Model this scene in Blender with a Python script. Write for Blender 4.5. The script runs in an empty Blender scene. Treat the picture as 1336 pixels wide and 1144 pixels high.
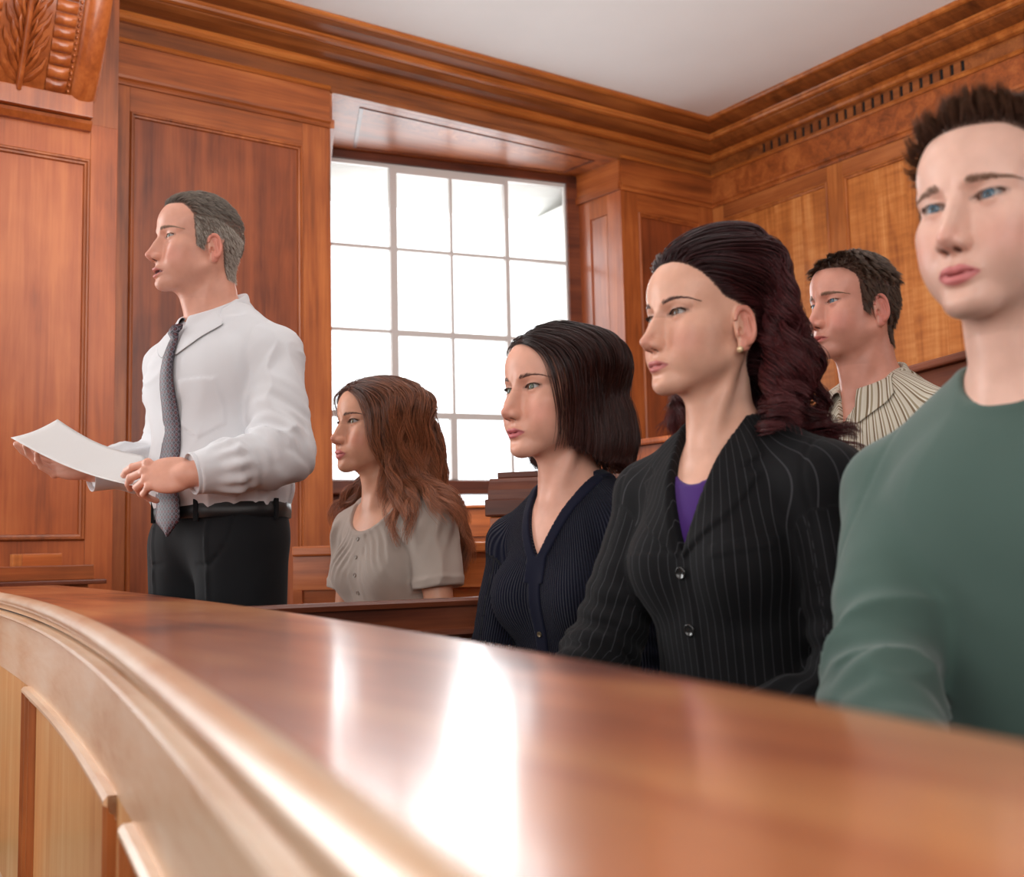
import bpy, bmesh, math, random, time
import numpy as np
from mathutils import Vector, Matrix
random.seed(7)
T0 = time.time()
SC = bpy.context.scene
COL = SC.collection

# ------------------------------------------------------------------ camera
F_PX, CX, CY = 1466.0, 668.0, 572.0
YAW, PITCH, ROLL = math.radians(-34.41), math.radians(5.83), math.radians(-1.326)
CAM_H = 0.9
_f = np.array([-math.sin(YAW)*math.cos(PITCH), math.cos(YAW)*math.cos(PITCH), math.sin(PITCH)])
_r0 = np.array([math.cos(YAW), math.sin(YAW), 0.0])
_u0 = np.cross(_r0, _f)
_r = _r0*math.cos(ROLL) + _u0*math.sin(ROLL)
_u = -_r0*math.sin(ROLL) + _u0*math.cos(ROLL)
cam_data = bpy.data.cameras.new('camera')
cam = bpy.data.objects.new('camera', cam_data)
COL.objects.link(cam)
cam.matrix_world = Matrix(((_r[0], _u[0], -_f[0], 0), (_r[1], _u[1], -_f[1], 0), (_r[2], _u[2], -_f[2], CAM_H), (0, 0, 0, 1)))
cam_data.sensor_width = 36.0
cam_data.lens = 36.0*F_PX/1336.0
cam_data.clip_start = 0.02
cam_data.dof.use_dof = True
cam_data.dof.focus_distance = 2.55
cam_data.dof.aperture_fstop = 5.0
SC.camera = cam

# ------------------------------------------------------------------ world, light, exposure
SC.view_settings.view_transform = 'Standard'
SC.view_settings.look = 'None'
SC.view_settings.gamma = 1.0
SC.view_settings.use_curve_mapping = False
SC.view_settings.exposure = 0.16
SC.cycles.max_bounces = 8
SC.cycles.diffuse_bounces = 4
SC.cycles.glossy_bounces = 4
SC.cycles.transmission_bounces = 6
SC.cycles.transparent_max_bounces = 8
SC.cycles.sample_clamp_indirect = 6.0
SC.cycles.use_denoising = True
SC.cycles.caustics_reflective = False
SC.cycles.caustics_refractive = False

world = bpy.data.worlds.new('overcast_sky')
SC.world = world
world.use_nodes = True
world.node_tree.nodes['Background'].inputs['Color'].default_value = (0.93, 0.97, 1.0, 1)
world.node_tree.nodes['Background'].inputs['Strength'].default_value = 2.4


def area_light(name, loc, aim, sx, sy, power, color=(1, 1, 1)):
    l = bpy.data.lights.new(name, 'AREA')
    l.shape = 'RECTANGLE'
    l.size, l.size_y, l.energy, l.color = sx, sy, power, color
    o = bpy.data.objects.new(name, l)
    COL.objects.link(o)
    o.location = loc
    d = Vector(aim) - Vector(loc)
    o.rotation_euler = d.to_track_quat('-Z', 'Y').to_euler()
    return o


# added fill inside the room, standing in for assumed daylight from left and rear
area_light('added_left_fill', (-3.8, 1.6, 1.9), (2.0, 2.4, 1.1), 3.6, 2.6, 62, (1.0, 0.99, 0.975))
area_light('added_rear_fill', (-2.2, -3.0, 2.3), (1.4, 2.2, 1.0), 4.2, 2.4, 112, (1.0, 0.985, 0.96))
area_light('assumed_window_daylight', (-1.30, 4.62, 1.80), (-0.5, 1.0, 1.2), 1.9, 2.5, 72, (1.0, 0.995, 0.98))  # light added at the assumed, unseen window left of the pier
# added fill out of view, stands in for light bounced onto the ceiling
area_light('ceiling_fill', (1.5, 1.7, 2.72), (3.0, 3.2, 3.60), 2.2, 2.2, 92, (1.0, 0.99, 0.97))
# daylight coming through the window in view
area_light('daylight_window', (3.62, 6.35, 2.25), (2.6, 3.0, 1.2), 1.5, 1.9, 36, (0.97, 0.99, 1.0))


# ------------------------------------------------------------------ helpers: pixels to points
def ray(px, py):
    return _f + _r*(px-CX)/F_PX - _u*(py-CY)/F_PX


def atd(px, py, d):
    return np.array([0, 0, CAM_H]) + ray(px, py)*d


def atz(px, py, z):
    r = ray(px, py)
    return np.array([0, 0, CAM_H]) + r*((z-CAM_H)/r[2])


def aty(px, py, y):
    r = ray(px, py)
    return np.array([0, 0, CAM_H]) + r*(y/r[1])


def atx(px, py, x):
    r = ray(px, py)
    return np.array([0, 0, CAM_H]) + r*(x/r[0])


# ------------------------------------------------------------------ helpers: materials
def new_mat(name):
    m = bpy.data.materials.new(name)
    m.use_nodes = True
    nt = m.node_tree
    b = nt.nodes['Principled BSDF']
    return m, nt, b


def node(nt, kind, **kw):
    n = nt.nodes.new(kind)
    for k, v in kw.items():
        setattr(n, k, v)
    return n


def srgb(r, g, b):
    def c(v):
        v /= 255.0
        return v/12.92 if v <= 0.04045 else ((v+0.055)/1.055)**2.4
    return (c(r), c(g), c(b), 1.0)


def ramp(nt, stops):
    n = nt.nodes.new('ShaderNodeValToRGB')
    el = n.color_ramp.elements
    while len(el) > 1:
        el.remove(el[-1])
    el[0].position, el[0].color = stops[0]
    for p, c in stops[1:]:
        e = el.new(p)
        e.color = c
    return n


def wood(name, dark, mid, light, axis='Z', rough=0.35, coat=0.3, coat_rough=0.12, scale=1.0, figure=0.0, bump=0.12, mottle=1.0, spec=0.35):
    """procedural hardwood, grain running along one object axis"""
    m, nt, b = new_mat(name)
    tc = node(nt, 'ShaderNodeTexCoord')
    info = node(nt, 'ShaderNodeObjectInfo')
    mp = node(nt, 'ShaderNodeMapping')
    add = node(nt, 'ShaderNodeVectorMath', operation='ADD')
    sc = node(nt, 'ShaderNodeVectorMath', operation='SCALE')
    comb = node(nt, 'ShaderNodeCombineXYZ')
    for i in range(3):
        nt.links.new(info.outputs['Random'], comb.inputs[i])
    nt.links.new(comb.outputs[0], sc.inputs[0])
    sc.inputs['Scale'].default_value = 13.0
    nt.links.new(tc.outputs['Object'], add.inputs[0])
    nt.links.new(sc.outputs[0], add.inputs[1])
    nt.links.new(add.outputs[0], mp.inputs['Vector'])
    k = {'X': (1.2, 14, 14), 'Y': (14, 1.2, 14), 'Z': (14, 14, 1.2)}[axis]
    mp.inputs['Scale'].default_value = tuple(v*scale for v in k)
    n1 = node(nt, 'ShaderNodeTexNoise')
    n1.inputs['Scale'].default_value = 1.0
    n1.inputs['Detail'].default_value = 6
    n1.inputs['Roughness'].default_value = 0.6
    n1.inputs['Distortion'].default_value = 0.6
    nt.links.new(mp.outputs[0], n1.inputs['Vector'])
    mp2 = node(nt, 'ShaderNodeMapping')
    mp2.inputs['Scale'].default_value = tuple(v*scale*7 if v > 5 else v*scale*2.2 for v in k)
    nt.links.new(add.outputs[0], mp2.inputs['Vector'])
    n2 = node(nt, 'ShaderNodeTexNoise')
    n2.inputs['Scale'].default_value = 1.0
    n2.inputs['Detail'].default_value = 3
    nt.links.new(mp2.outputs[0], n2.inputs['Vector'])
    n3 = node(nt, 'ShaderNodeTexNoise')
    n3.inputs['Scale'].default_value = 2.6
    n3.inputs['Detail'].default_value = 3
    nt.links.new(add.outputs[0], n3.inputs['Vector'])
    mx = node(nt, 'ShaderNodeMath', operation='MULTIPLY_ADD')
    nt.links.new(n2.outputs['Fac'], mx.inputs[0])
    mx.inputs[1].default_value = 0.35
    nt.links.new(n1.outputs['Fac'], mx.inputs[2])
    mx2 = node(nt, 'ShaderNodeMath', operation='MULTIPLY_ADD')
    nt.links.new(n3.outputs['Fac'], mx2.inputs[0])
    mx2.inputs[1].default_value = 0.55*mottle
    nt.links.new(mx.outputs[0], mx2.inputs[2])
    last = mx2
    if figure:
        # cross figure of quarter-sawn veneer
        mp3 = node(nt, 'ShaderNodeMapping')
        kk = {'X': (40, 5, 5), 'Y': (5, 40, 5), 'Z': (5, 5, 40)}[axis]
        mp3.inputs['Scale'].default_value = kk
        nt.links.new(add.outputs[0], mp3.inputs['Vector'])
        n4 = node(nt, 'ShaderNodeTexNoise')
        n4.inputs['Scale'].default_value = 1.0
        n4.inputs['Detail'].default_value = 2
        nt.links.new(mp3.outputs[0], n4.inputs['Vector'])
        m3 = node(nt, 'ShaderNodeMath', operation='MULTIPLY_ADD')
        nt.links.new(n4.outputs['Fac'], m3.inputs[0])
        m3.inputs[1].default_value = figure
        nt.links.new(last.outputs[0], m3.inputs[2])
        last = m3
    sub = node(nt, 'ShaderNodeMath', operation='MULTIPLY_ADD')
    nt.links.new(last.outputs[0], sub.inputs[0])
    tot = 0.5*(1+0.35+0.55*mottle+figure)
    sub.inputs[1].default_value = 1.35
    sub.inputs[2].default_value = 0.5-1.35*tot
    r = ramp(nt, [(0.08, dark), (0.5, mid), (0.92, light)])
    nt.links.new(sub.outputs[0], r.inputs['Fac'])
    nt.links.new(r.outputs['Color'], b.inputs['Base Color'])
    b.inputs['Roughness'].default_value = rough
    b.inputs['Coat Weight'].default_value = coat
    b.inputs['Coat Roughness'].default_value = coat_rough
    b.inputs['Specular IOR Level'].default_value = spec
    bp = node(nt, 'ShaderNodeBump')
    bp.inputs['Strength'].default_value = bump
    bp.inputs['Distance'].default_value = 0.002
    nt.links.new(mx.outputs[0], bp.inputs['Height'])
    nt.links.new(bp.outputs[0], b.inputs['Normal'])
    return m


def plain(name, col, rough=0.6, metal=0.0, noise=0.0, nscale=30, bump=0.0, coat=0.0, emis=None):
    m, nt, b = new_mat(name)
    b.inputs['Base Color'].default_value = col
    b.inputs['Roughness'].default_value = rough
    b.inputs['Metallic'].default_value = metal
    b.inputs['Coat Weight'].default_value = coat
    if noise or bump:
        tc = node(nt, 'ShaderNodeTexCoord')
        n = node(nt, 'ShaderNodeTexNoise')
        n.inputs['Scale'].default_value = nscale
        n.inputs['Detail'].default_value = 4
        nt.links.new(tc.outputs['Object'], n.inputs['Vector'])
        if noise:
            r = ramp(nt, [(0.25, tuple(c*(1-noise) for c in col[:3])+(1,)), (0.75, tuple(min(1, c*(1+noise)) for c in col[:3])+(1,))])
            nt.links.new(n.outputs['Fac'], r.inputs['Fac'])
            nt.links.new(r.outputs['Color'], b.inputs['Base Color'])
        if bump:
            bp = node(nt, 'ShaderNodeBump')
            bp.inputs['Strength'].default_value = bump
            bp.inputs['Distance'].default_value = 0.002
            nt.links.new(n.outputs['Fac'], bp.inputs['Height'])
            nt.links.new(bp.outputs[0], b.inputs['Normal'])
    return m


# ------------------------------------------------------------------ helpers: objects
def link(name, me, mat=None, parent=None, smooth=False):
    o = bpy.data.objects.new(name, me)
    COL.objects.link(o)
    if mat is not None:
        me.materials.append(mat)
    if parent is not None:
        o.parent = parent
    if smooth:
        me.polygons.foreach_set('use_smooth', [True]*len(me.polygons))
    return o


def tag(o, label=None, cat=None, group=None, kind=None):
    if label:
        o['label'] = label
    if cat:
        o['category'] = cat
    if group:
        o['group'] = group
    if kind:
        o['kind'] = kind
    return o


def empty(name, loc=(0, 0, 0), rz=0.0):
    o = bpy.data.objects.new(name, None)
    COL.objects.link(o)
    o.location = loc
    o.rotation_euler = (0, 0, rz)
    return o


def np_mesh(name, V, Q, smooth=True):
    """mesh from arrays of vertices (n,3) and quads or triangles (m,k)"""
    V = np.asarray(V, dtype=np.float32)
    Q = np.asarray(Q, dtype=np.int32)
    me = bpy.data.meshes.new(name)
    me.vertices.add(len(V))
    me.vertices.foreach_set('co', V.ravel())
    k = Q.shape[1]
    me.loops.add(Q.size)
    me.loops.foreach_set('vertex_index', Q.ravel())
    me.polygons.add(len(Q))
    me.polygons.foreach_set('loop_start', np.arange(0, Q.size, k, dtype=np.int32))
    me.polygons.foreach_set('loop_total', np.full(len(Q), k, dtype=np.int32))
    if smooth:
        me.polygons.foreach_set('use_smooth', np.ones(len(Q), dtype=bool))
    me.update(calc_edges=True)
    me.validate()
    return me


def add_color(me, C, name='Col'):
    a = me.color_attributes.new(name, 'FLOAT_COLOR', 'POINT')
    C = np.asarray(C, dtype=np.float32)
    if C.shape[1] == 3:
        C = np.concatenate([C, np.ones((len(C), 1), np.float32)], 1)
    a.data.foreach_set('color', C.ravel())


class MB:
    """collects simple shapes into one mesh"""
    def __init__(self):
        self.bm = bmesh.new()

    def box(self, x0, x1, y0, y1, z0, z1, bev=0.0):
        bm = self.bm
        vs = [bm.verts.new((x, y, z)) for x in (x0, x1) for y in (y0, y1) for z in (z0, z1)]
        fs = []
        for a in ((0, 1, 3, 2), (4, 6, 7, 5), (0, 4, 5, 1), (2, 3, 7, 6), (0, 2, 6, 4), (1, 5, 7, 3)):
            fs.append(bm.faces.new([vs[i] for i in a]))
        if bev:
            es = set(e for f in fs for e in f.edges)
            bmesh.ops.bevel(bm, geom=list(es), offset=bev, segments=2, affect='EDGES', profile=0.6)
        return self

    def prism(self, pts, depth_vec):
        """polygon pts (3d) extruded along a vector"""
        bm = self.bm
        a = [bm.verts.new(tuple(p)) for p in pts]
        b = [bm.verts.new(tuple(np.array(p)+np.array(depth_vec))) for p in pts]
        n = len(pts)
        bm.faces.new(a[::-1])
        bm.faces.new(b)
        for i in range(n):
            bm.faces.new((a[i], a[(i+1) % n], b[(i+1) % n], b[i]))
        return self

    def sweep(self, prof, path, closed_prof=True, caps=True, mitre=None):
        """prof: list of (out, up); path: list of (point, outward unit 3d[, up]) -> skin"""
        bm = self.bm
        rings = []
        for st in path:
            p, o = np.array(st[0], float), np.array(st[1], float)
            up = np.array(st[2], float) if len(st) > 2 else np.array([0, 0, 1.0])
            rings.append([bm.verts.new(tuple(p+o*a+up*b)) for a, b in prof])
        n = len(prof)
        m = n if closed_prof else n-1
        for i in range(len(rings)-1):
            for j in range(m):
                bm.faces.new((rings[i][j], rings[i][(j+1) % n], rings[i+1][(j+1) % n], rings[i+1][j]))
        if caps and closed_prof:
            bm.faces.new(rings[0][::-1])
            bm.faces.new(rings[-1])
        return self

    def tube(self, pts, rad, seg=8, caps=True):
        bm = self.bm
        pts = [Vector(p) for p in pts]
        rad = rad if hasattr(rad, '__len__') else [rad]*len(pts)
        rings = []
        ref = Vector((0, 0, 1))
        for i, p in enumerate(pts):
            t = (pts[min(i+1, len(pts)-1)]-pts[max(i-1, 0)]).normalized()
            a = t.cross(ref)
            if a.length < 1e-3:
                a = t.cross(Vector((1, 0, 0)))
            a.normalize()
            b = t.cross(a)
            rings.append([bm.verts.new(p+(a*math.cos(q*2*math.pi/seg)+b*math.sin(q*2*math.pi/seg))*rad[i]) for q in range(seg)])
        for i in range(len(rings)-1):
            for j in range(seg):
                bm.faces.new((rings[i][j], rings[i][(j+1) % seg], rings[i+1][(j+1) % seg], rings[i+1][j]))
        if caps:
            bm.faces.new(rings[0][::-1])
            bm.faces.new(rings[-1])
        return self

    def mesh(self, name, bevel=0.0):
        bm = self.bm
        bmesh.ops.recalc_face_normals(bm, faces=bm.faces)
        me = bpy.data.meshes.new(name)
        bm.to_mesh(me)
        bm.free()
        return me

    def build(self, name, mat, parent=None, smooth=False, M=None):
        me = self.mesh(name)
        if M is not None:
            me.transform(M)
        o = link(name, me, mat, parent, smooth)
        return o


# ------------------------------------------------------------------ helpers: implicit surfaces
def smin(a, b, k):
    h = np.clip(0.5+0.5*(b-a)/k, 0, 1)
    return b*(1-h)+a*h-k*h*(1-h)


def smax(a, b, k):
    return -smin(-a, -b, k)


def ell(P, c, r):
    x, y, z = (P[0]-c[0])/r[0], (P[1]-c[1])/r[1], (P[2]-c[2])/r[2]
    k0 = np.sqrt(x*x+y*y+z*z)
    k1 = np.sqrt((x/r[0])**2+(y/r[1])**2+(z/r[2])**2)+1e-9
    return k0*(k0-1)/k1


def sph(P, c, r):
    return np.sqrt((P[0]-c[0])**2+(P[1]-c[1])**2+(P[2]-c[2])**2)-r


def cap(P, a, b, r0, r1=None):
    """tapered capsule"""
    r1 = r0 if r1 is None else r1
    ba = [b[i]-a[i] for i in range(3)]
    L = ba[0]**2+ba[1]**2+ba[2]**2
    h = np.clip(((P[0]-a[0])*ba[0]+(P[1]-a[1])*ba[1]+(P[2]-a[2])*ba[2])/L, 0, 1)
    dx, dy, dz = P[0]-a[0]-ba[0]*h, P[1]-a[1]-ba[1]*h, P[2]-a[2]-ba[2]*h
    return np.sqrt(dx*dx+dy*dy+dz*dz)-(r0+(r1-r0)*h)


def rotated(P, c, R):
    """coordinates of P in a frame at c with columns R (3x3, world<-local)"""
    x, y, z = P[0]-c[0], P[1]-c[1], P[2]-c[2]
    return (x*R[0][0]+y*R[1][0]+z*R[2][0], x*R[0][1]+y*R[1][1]+z*R[2][1], x*R[0][2]+y*R[1][2]+z*R[2][2])


def rot(ax, deg):
    a = math.radians(deg)
    c, s = math.cos(a), math.sin(a)
    if ax == 'x':
        return np.array([[1, 0, 0], [0, c, -s], [0, s, c]])
    if ax == 'y':
        return np.array([[c, 0, s], [0, 1, 0], [-s, 0, c]])
    return np.array([[c, -s, 0], [s, c, 0], [0, 0, 1]])


def axis(lo, hi, spans, coarse):
    """grid coordinates from lo to hi, coarse except inside the (a, b, step) spans"""
    out = [lo]
    while out[-1] < hi:
        p = out[-1]
        st = coarse
        for a, b, s in spans:
            if a-1e-9 <= p <= b:
                st = min(st, s)
            elif p < a and p+st > a+s:
                st = max(s, a-p) if a-p > s else s
        # never jump over the start of a span
        out.append(p+st)
    return np.array(out, dtype=np.float32)


def nets(f, xs, ys, zs, k=4, project=1, slack=1.0):
    """naive surface nets of f<0 on a rectilinear grid, evaluated only near the surface"""
    def pad(a):
        m = (-(len(a)-1)) % k
        if m:
            st = a[-1]-a[-2]
            a = np.concatenate([a, a[-1]+st*np.arange(1, m+1)])
        return a.astype(np.float32)
    xs, ys, zs = pad(xs), pad(ys), pad(zs)
    cx, cy, cz = xs[::k], ys[::k], zs[::k]
    G = np.meshgrid(cx, cy, cz, indexing='ij')
    Vc = f([g.ravel() for g in G]).reshape(G[0].shape)
    # coarse cells near the surface
    dx = np.diff(cx)[:, None, None]
    dy = np.diff(cy)[None, :, None]
    dz = np.diff(cz)[None, None, :]
    diag = np.sqrt(dx**2+dy**2+dz**2)*slack
    c8 = [Vc[i:Vc.shape[0]-1+i, j:Vc.shape[1]-1+j, l:Vc.shape[2]-1+l] for i in (0, 1) for j in (0, 1) for l in (0, 1)]
    mn = np.minimum.reduce([np.abs(c) for c in c8])
    sg = np.logical_or.reduce([c < 0 for c in c8]) & np.logical_or.reduce([c >= 0 for c in c8])
    near = (mn < diag*0.75+0.002) | sg
    m = np.zeros((len(xs), len(ys), len(zs)), bool)
    up = near.repeat(k, 0).repeat(k, 1).repeat(k, 2)
    nx, ny, nz = up.shape
    m[:nx, :ny, :nz] |= up
    m[1:nx+1, :ny, :nz] |= up
    m[:, 1:ny+1, :nz] |= m[:, :ny, :nz]
    m[:, :, 1:nz+1] |= m[:, :, :nz]
    V = np.empty(m.shape, np.float32)
    rep = Vc.repeat(k, 0).repeat(k, 1).repeat(k, 2)[:len(xs), :len(ys), :len(zs)]
    V[...] = rep
    I = np.nonzero(m)
    V[I] = f([xs[I[0]], ys[I[1]], zs[I[2]]])
    S = V < 0
    act = up.copy()
    s8 = np.zeros(up.shape, np.int8)
    for i in (0, 1):
        for j in (0, 1):
            for l in (0, 1):
                s8 += S[i:nx+i, j:ny+j, l:nz+l]
    act &= (s8 > 0) & (s8 < 8)
    ci, cj, cl = np.nonzero(act)
    n = len(ci)
    idx = np.full(up.shape, -1, np.int32)
    idx[ci, cj, cl] = np.arange(n)
    acc = np.zeros((n, 3), np.float64)
    cnt = np.zeros(n)
    X = (xs, ys, zs)
    corners = [(i, j, l) for i in (0, 1) for j in (0, 1) for l in (0, 1)]
    for a in range(8):
        for b in range(a+1, 8):
            A, B = corners[a], corners[b]
            if sum(abs(p-q) for p, q in zip(A, B)) != 1:
                continue
            va = V[ci+A[0], cj+A[1], cl+A[2]].astype(np.float64)
            vb = V[ci+B[0], cj+B[1], cl+B[2]].astype(np.float64)
            cr = (va < 0) != (vb < 0)
            t = np.where(cr, va/(va-vb+1e-20), 0)
            pa = np.stack([xs[ci+A[0]], ys[cj+A[1]], zs[cl+A[2]]], 1)
            pb = np.stack([xs[ci+B[0]], ys[cj+B[1]], zs[cl+B[2]]], 1)
            p = pa+(pb-pa)*t[:, None]
            acc += np.where(cr[:, None], p, 0)
            cnt += cr
    P = acc/np.maximum(cnt, 1)[:, None]
    quads = []
    # x edges
    def emit(e, flip, ids):
        q = np.stack(ids, 1)
        ok = (q >= 0).all(1)
        q = q[ok]
        fl = flip[ok]
        q[fl] = q[fl][:, ::-1]
        quads.append(q)
    c = S[:-1] != S[1:]
    i, j, l = np.nonzero(c[:, 1:-1, 1:-1])
    j += 1
    l += 1
    emit(0, ~S[i, j, l], [idx[i, j-1, l-1], idx[i, j, l-1], idx[i, j, l], idx[i, j-1, l]])
    c = S[:, :-1] != S[:, 1:]
    i, j, l = np.nonzero(c[1:-1, :, 1:-1])
    i += 1
    l += 1
    emit(1, S[i, j, l], [idx[i-1, j, l-1], idx[i, j, l-1], idx[i, j, l], idx[i-1, j, l]])
    c = S[:, :, :-1] != S[:, :, 1:]
    i, j, l = np.nonzero(c[1:-1, 1:-1, :])
    i += 1
    j += 1
    emit(2, ~S[i, j, l], [idx[i-1, j-1, l], idx[i, j-1, l], idx[i, j, l], idx[i-1, j, l]])
    Q = np.concatenate(quads)
    for _ in range(project):
        e = 4e-4
        pt = [P[:, 0], P[:, 1], P[:, 2]]
        d0 = f(pt)
        g = np.stack([f([pt[0]+(e if a == 0 else 0), pt[1]+(e if a == 1 else 0), pt[2]+(e if a == 2 else 0)])-d0 for a in range(3)], 1)/e
        gl = (g**2).sum(1)
        st = d0[:, None]*g/np.maximum(gl, 0.3)[:, None]
        ln = np.sqrt((st**2).sum(1))
        st *= np.minimum(1, 0.004/np.maximum(ln, 1e-9))[:, None]
        P = P-st
    return P.astype(np.float32), Q


def relax(V, Q, n=1, w=0.5):
    V = V.astype(np.float64)
    for _ in range(n):
        s = np.zeros_like(V)
        c = np.zeros(len(V))
        for a in range(4):
            for b in (1, 3):
                np.add.at(s, Q[:, a], V[Q[:, (a+b) % 4]])
                np.add.at(c, Q[:, a], 1)
        V = V*(1-w)+w*s/np.maximum(c, 1)[:, None]
    return V.astype(np.float32)


# cheap smooth value noise on arrays
def _h3(i, j, k, s):
    n = (i*374761393+j*668265263+k*2147483647+s*974711) & 0xffffffff
    n = ((n ^ (n >> 13))*1274126177) & 0xffffffff
    return ((n ^ (n >> 16)) & 0xffff)/32767.5-1.0


def vnoise(x, y, z, s=0):
    xi, yi, zi = np.floor(x), np.floor(y), np.floor(z)
    fx, fy, fz = x-xi, y-yi, z-zi
    fx, fy, fz = fx*fx*(3-2*fx), fy*fy*(3-2*fy), fz*fz*(3-2*fz)
    xi, yi, zi = xi.astype(np.int64), yi.astype(np.int64), zi.astype(np.int64)
    out = 0
    for a in (0, 1):
        for b in (0, 1):
            for c in (0, 1):
                w = (fx if a else 1-fx)*(fy if b else 1-fy)*(fz if c else 1-fz)
                out = out+w*_h3(xi+a, yi+b, zi+c, s)
    return out


# ------------------------------------------------------------------ the human head (x forward, y to its left, z up, eyes at z=0)
BASE = dict(jaw=1.0, chin=0.0, brow=1.0, nose=1.0, nose_w=1.0, nose_up=0.0, lips=1.0, cheek=1.0, open=0.0, face=1.0, neck=1.0, lid=1.0, fem=0.0, ear=1.0)


def head_field(P, p, hair_bulk=0.0):
    x, y, z = P
    a = np.abs(y)
    fem = p['fem']
    Q = (x, a, z)
    d = ell(P, (-0.006, 0, 0.034), (0.098, 0.077, 0.086))
    d = smin(d, ell(P, (0.034, 0, 0.042), (0.0585+0.002*fem, 0.062, 0.052)), 0.02)
    d = smin(d, ell(P, (-0.035, 0, 0.0), (0.062, 0.066, 0.062)), 0.03)
    jw = p['jaw']
    d = smin(d, ell(P, (0.030, 0, -0.030), (0.0575, 0.0575*p['face'], 0.072)), 0.02)
    d = smin(d, ell(P, (0.036, 0, -0.074), (0.050, 0.043*jw, 0.038)), 0.02)
    d = smin(d, cap(Q, (0.000, 0.053*jw, -0.060), (0.068, 0.016, -0.101), 0.0125, 0.013), 0.022)
    # cheekbones
    d = smin(d, ell(Q, (0.052, 0.0445, -0.026), (0.028, 0.020*p['cheek'], 0.022)), 0.022)
    # cheeks fill
    d = smin(d, ell(Q, (0.058, 0.030, -0.054), (0.028, 0.024, 0.028)), 0.018)
    d = smin(d, ell(Q, (0.040, 0.036, -0.056), (0.036, 0.0215*p['face'], 0.034)), 0.02)
    # brow
    br = p['brow']
    d = smin(d, cap(Q, (0.0835+0.0025*br, 0.010, 0.017), (0.066, 0.047, 0.016), 0.0085, 0.0075), 0.014)
    # sockets
    d = smax(d, -ell(Q, (0.1015, 0.030, -0.001), (0.0245, 0.018, 0.0135)), 0.012)
    d = smax(d, -ell(Q, (0.098, 0.0165, 0.000), (0.012, 0.007, 0.010)), 0.008)
    # muzzle
    d = smin(d, ell(P, (0.070, 0, -0.074), (0.029, 0.028, 0.028)), 0.014)
    # chin
    ch = p['chin']
    d = smin(d, ell(P, (0.079+ch, 0, -0.106), (0.0185, 0.021*jw, 0.0155)), 0.016)
    # fold below the lower lip
    d = smax(d, -ell(P, (0.1065+ch*0.5, 0, -0.0955), (0.0115, 0.022, 0.0065)), 0.008)
    # nose
    n, nw, nu = p['nose'], p['nose_w'], p['nose_up']
    tip = (0.0905+0.0235*n, 0, -0.0435+nu)
    d = smin(d, cap(P, (0.0865, 0, 0.006), (0.0905+0.0200*n, 0, -0.036+nu), 0.0065*nw, 0.0075*nw), 0.011)
    d = smin(d, ell(P, (0.084+0.004*n, 0, -0.032), (0.0190, 0.0135*nw, 0.030)), 0.008)
    d = smin(d, ell(P, tip, (0.0095, 0.0085*nw, 0.0080)), 0.006)
    d = smin(d, ell(Q, (0.101, 0.0118*nw, -0.0480+nu*0.6), (0.0115, 0.0060, 0.0072)), 0.0085)
    d = smin(d, cap(P, (0.100, 0, -0.054+nu*0.7), (0.0895+0.0220*n, 0, -0.0500+nu), 0.0042, 0.0042), 0.006)
    d = smax(d, -ell(Q, (0.1035, 0.0068*nw, -0.0565+nu*0.7), (0.0062, 0.0034, 0.0045)), 0.002)
    # lips
    op = p['open']
    L = p['lips']
    d = smax(d, -ell(P, (0.1035, 0, -0.0655), (0.006, 0.0035, 0.008)), 0.004)
    up = smin(ell(Q, (0.0935, 0.0055, -0.0735), (0.0105, 0.0125, 0.0052*L)), ell(Q, (0.0875, 0.014, -0.0760), (0.009, 0.010, 0.0032*L)), 0.006)
    lo = smin(ell(P, (0.0920, 0, -0.0842-op), (0.0110, 0.0150, 0.0058*L)), ell(Q, (0.0865, 0.012, -0.0815-op*0.7), (0.009, 0.010, 0.0035*L)), 0.006)
    d = smin(d, up, 0.004)
    d = smin(d, lo, 0.004)
    slit = ell((x, y, z+0.0010*np.cos(y*160)), (0.104, 0, -0.0786-op*0.5), (0.0150, 0.0235, 0.0007+op*0.62))
    d = smax(d, -slit, 0.0016)
    # eyelids: a shell over the eyeball with an almond opening
    ey = (0.0720, 0.0310, 0.0)
    lid = sph(Q, ey, 0.0137)
    d = smin(d, lid, 0.0055)
    ay_, az_ = a-0.0312, z-0.0004-0.06*(a-0.031)
    hh = 0.0048*p['lid']
    am = np.sqrt((ay_/0.0142)**2+(az_/hh)**2)
    alm = (am-1)*hh*0.9
    cut = smax(alm, 0.0700-x, 0.002)
    d = smax(d, -cut, 0.0012)
    ball = sph(Q, (0.0712, 0.0310, 0.0), 0.0120)
    d = np.minimum(d, ball)
    # upper lid crease
    cr = cap(Q, (0.0885, 0.019, 0.0078), (0.0815, 0.043, 0.0058), 0.0014, 0.0014)
    d = smax(d, -cr, 0.003)
    # temples slightly hollow
    d = smax(d, -ell(Q, (0.052, 0.090, 0.014), (0.034, 0.018, 0.026)), 0.02)
    # ear
    ea = p['ear']
    R = rot('z', -20) @ rot('y', 8)
    E = rotated(Q, (-0.012, 0.0765, -0.022), R)
    ex, eyy, ez = E
    s = 1.0/ea
    disc = ell((ex*s, eyy, ez*s), (0.0, 0.0, 0.002), (0.0165, 0.0055, 0.0300))
    lobe = ell((ex*s, eyy, ez*s), (0.005, 0.0, -0.0255), (0.0085, 0.0045, 0.0095))
    rr = np.sqrt((ex*s/0.0158)**2+((ez*s-0.004)/0.0275)**2)
    rim = np.sqrt(((rr-0.93)*0.0165)**2+(eyy-0.0055)**2)-0.0030
    rim = np.where((ex > 0.004) & (ez < 0.012), 1.0, rim)
    de = smin(disc, lobe, 0.005)
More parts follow.
